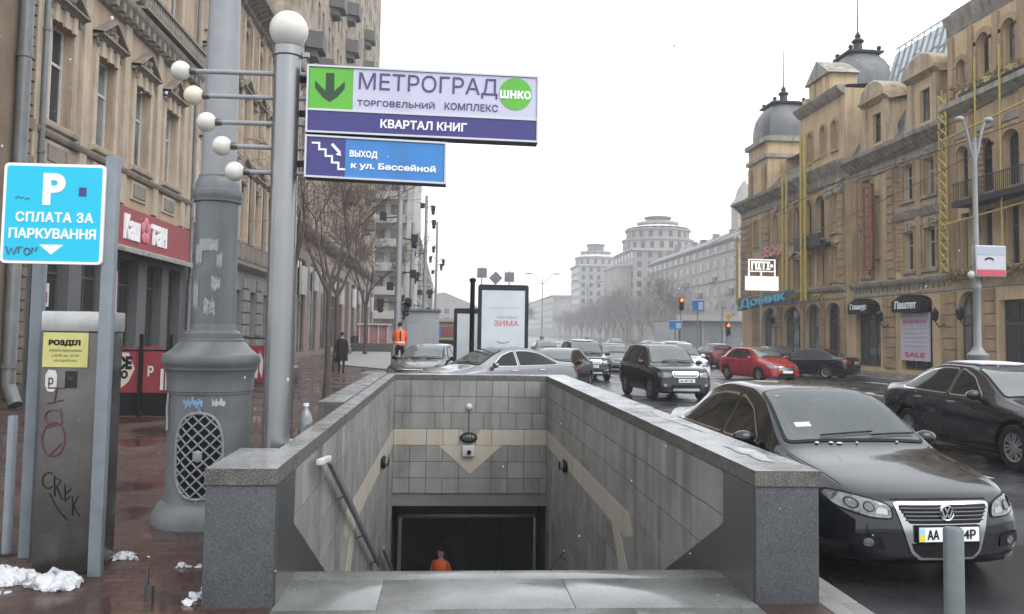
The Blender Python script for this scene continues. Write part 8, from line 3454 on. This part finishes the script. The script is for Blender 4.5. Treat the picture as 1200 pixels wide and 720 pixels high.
b.sphere((18.0, 28.2, 4.12), .14, 12, 8)
b.build('small_globe', K['globe'], L1)


def traffic_light(label, x, y, z, polex=None, sgn=None):
    t = thing('traffic_light', label, 'traffic light', (x, y, 0))
    b = MB()
    b.box(x - .17, x + .17, y, y + .25, z - .55, z + .55)
    hs = b.build('housing', mat('tl_dark', (.05, .035, .03), .5), t, bevel=.04)
    for k, (m, dz) in enumerate((('tl_red', .34), ('tl_off', 0), ('tl_off', -.34))):
        b = MB()
        b.lathe((x, y, z + dz), [(0, -.03), (.13, -.03), (.15, 0)], 18, axis='y')
        b.build('lens', mat('tl_red', (.5, .10, .02), .3, emit=((1, .16, .03), 2.2)) if m == 'tl_red' else mat('tl_off', (.03, .03, .03), .3), hs)
        b = MB()
        n = 10
        for i in range(n):
            a0, a1 = PI * i / n, PI * (i + 1) / n
            b.quad((x + .16 * math.cos(a0), y, z + dz + .16 * math.sin(a0)), (x + .16 * math.cos(a1), y, z + dz + .16 * math.sin(a1)), (x + .16 * math.cos(a1), y - .2, z + dz + .15 * math.sin(a1)), (x + .16 * math.cos(a0), y - .2, z + dz + .15 * math.sin(a0)))
        b.build('visor', K['black'], hs)
    b = MB()
    b.tube([(x, y + .3, -.1), (x, y + .3, z + .7)], .06, 8)
    b.build('pole', K['pole_grey'], t)
    b = MB()
    b.box(x - .26, x + .26, y + .255, y + .27, z + .02, z + .62)
    b.build('backboard', mat('tl_orange', (.55, .18, .06), .5), t)
    return t


TLY = 72.0
traffic_light('traffic light showing red beside the upper blue direction sign', 19.9, TLY, 4.55)
t2 = traffic_light('traffic light showing red under a yellow diamond sign', 24.0, TLY, 2.45)
t = thing('priority_sign', 'yellow diamond road sign above a traffic light', 'road sign', (24.0, TLY, 0))
b = MB()
b.prism([(23.62, 3.55), (24.0, 3.17), (24.38, 3.55), (24.0, 3.93)], lambda a, c, h: (a, TLY - .1 + h, c), 0, .04)
b.build('sign_plate', K['white'], t)
b = MB()
b.prism([(23.72, 3.55), (24.0, 3.27), (24.28, 3.55), (24.0, 3.83)], lambda a, c, h: (a, TLY - .115 + h, c), 0, .012)
b.build('sign_face', mat('sign_yellow', (.72, .50, .03), .4), t)
for (x, z, w_, h_, l_, two) in ((21.25, 4.45, 1.0, .95, 'upper blue and white direction sign right of the red traffic light', True), (19.3, 2.75, 1.15, .75, 'lower blue direction sign near the red traffic light', True)):
    t = thing('direction_sign', l_, 'road sign', (x, TLY - .2, 0))
    b = MB()
    b.box(x - w_ / 2, x + w_ / 2, TLY - .3, TLY - .24, z - h_ / 2, z + h_ / 2)
    pl = b.build('sign_plate', mat('sign_sky', (.04, .25, .62), .4), t)
    b = MB()
    b.box(x + .02, x + w_ / 2 - .1, TLY - .315, TLY - .302, z - h_ / 2 + .08, z + h_ / 2 - .2)
    b.box(x - w_ / 2, x + w_ / 2, TLY - .314, TLY - .302, z + h_ / 2 - .07, z + h_ / 2)
    b.build('sign_print', mat('sign_pale', (.55, .65, .75), .4), pl)
    b = MB()
    b.tube([(x, TLY - .15, -.1), (x, TLY - .15, z + h_ / 2)], .06, 8)
    b.build('pole', K['pole_grey'], t)
t = thing('round_sign', 'small white round road sign near the upper blue sign', 'road sign', (23.4, TLY, 0))
b = MB()
b.lathe((23.45, TLY, 4.65), [(0, -.04), (.33, -.04), (.33, 0)], 24, axis='y')
b.build('sign_plate', K['white_dirty'], t)
b = MB()
b.tube([(23.45, TLY + .05, -.1), (23.45, TLY + .05, 4.9)], .05, 8)
b.build('pole', K['pole_grey'], t)
# white rooftop-style sign on a thin mast in front of the palace's far wing
t = thing('mast_sign', 'white lettered sign board on a thin mast by the blue letters', 'sign', (20.9, 56.0, 0))
b = MB()
b.lathe((20.9, 56, 0), [(.10, 0), (.09, 6.0), (.05, 9.0)], 12)
b.build('mast', K['pole_grey'], t)
b = MB()
b.box(19.75, 22.0, 55.7, 55.85, 4.95, 5.9)
pl = b.build('sign_board', mat('sign_warm_white', (.80, .79, .74), .5, emit=((1, .97, .9), .55)), t)
b = MB()
for (xa, xb, za, zb) in ((19.95, 21.8, 6.98, 7.05), (19.95, 21.8, 6.2, 6.27), (19.95, 20.02, 5.91, 6.97), (21.73, 21.8, 5.91, 6.97), (20.8, 20.86, 5.91, 6.19)):
    b.box(xa, xb, 55.72, 55.8, za, zb)
fr_ = b.build('letter_frame', mat('sign_warm_white', (.80, .79, .74), .5), t)
text('sign_letters', 'ПІТІ•', .5, (20.87, 55.7, 6.62), (1, 0, 0), mat('sign_warm_white', (.80, .79, .74), .5), fr_, width=1.5, height=.55, bold=.02, extr=.03)
# hazy street lamps in the middle distance
base_l = None
for i, (x, y) in enumerate(((12.9, 118), (21.5, 132), (9.5, 160))):
    lab = ['twin-armed street lamp standing in the haze above the traffic, left of the bare trees', 'twin-armed street lamp in front of the hazy corner blocks', 'faint twin-armed street lamp farthest left'][i]
    if base_l is None:
        base_l = street_lamp(lab, 0, 0, 9.5, arms=2, r=.075, group='twin-armed street lamps in the haze')
        base_l.location = (x, y, 0)
    else:
        dup(base_l, (x, y, 0), 0, lab)

# overhead wires
def wire(label, a, c, sag, r=.012, group='overhead wires across the street'):
    a, c = Vector(a), Vector(c)
    b = MB()
    b.tube([a + (c - a) * t_ / 24 - Vector((0, 0, sag * 4 * (t_ / 24) * (1 - t_ / 24))) for t_ in range(25)], r, 5)
    o = b.build('overhead_wire', K['dark_metal'])
    tag(o, label, 'wire', group)


wire('overhead wire sloping down across the upper windows of the ochre building', (23.4, 30, 12.6), (21.0, 68, 9.3), .2, .022)
wire('overhead wire low across the first floor of the ochre building', (22.9, 30, 10.7), (23.5, 62, 12.1), .3, .02)
wire('thin overhead wire from the street lamp towards the far wing', (18.3, 28.4, 8.4), (22.5, 66, 8.2), .5, .016)
wire('thin overhead wire across the hazy long house', (22.5, 70, 7.6), (26.5, 118, 8.5), .4, .02)

# ---------------------------------------------------------------- falling snow, here and there
b = MB()
r = random.Random(77)
for k in range(260):
    y = 1.2 + 26 * r.random() ** .8
    x = (r.random() * 2 - 1) * y * .62 + y * .07
    z = 1.88 + (r.random() * 2 - 1) * y * .36
    if z < .05 and not (PX0 < x < PX1 and 7 < y < 18.5 and z > -(y - 6.8) * SLOPE):
        continue
    if PX0 - .6 < x < PX0 or PX1 < x < PX1 + .6:
        continue
    b.sphere((x, y, z), r.uniform(.0016, .0036) * (1 + y * .05), 5, 4, 0, (1, 1, r.uniform(1, 1.8)))
o = b.build('falling_snow', K['snow'])
o['kind'] = 'stuff'

# ---------------------------------------------------------------- haze in the air
hz = bpy.data.materials.new('haze_air')
hz.use_nodes = True
n, l = hz.node_tree.nodes, hz.node_tree.links
n.remove(n['Principled BSDF'])
pvn = n.new('ShaderNodeVolumePrincipled')
pvn.inputs['Color'].default_value = (.97, .98, 1.0, 1)
pvn.inputs['Density'].default_value = HAZE
pvn.inputs['Anisotropy'].default_value = 0.0
l.new(pvn.outputs[0], n['Material Output'].inputs['Volume'])
b = MB()
b.box(-75, 150, -30, 660, -8, 50.0)
h = b.build('haze', hz)
h['kind'] = 'stuff'
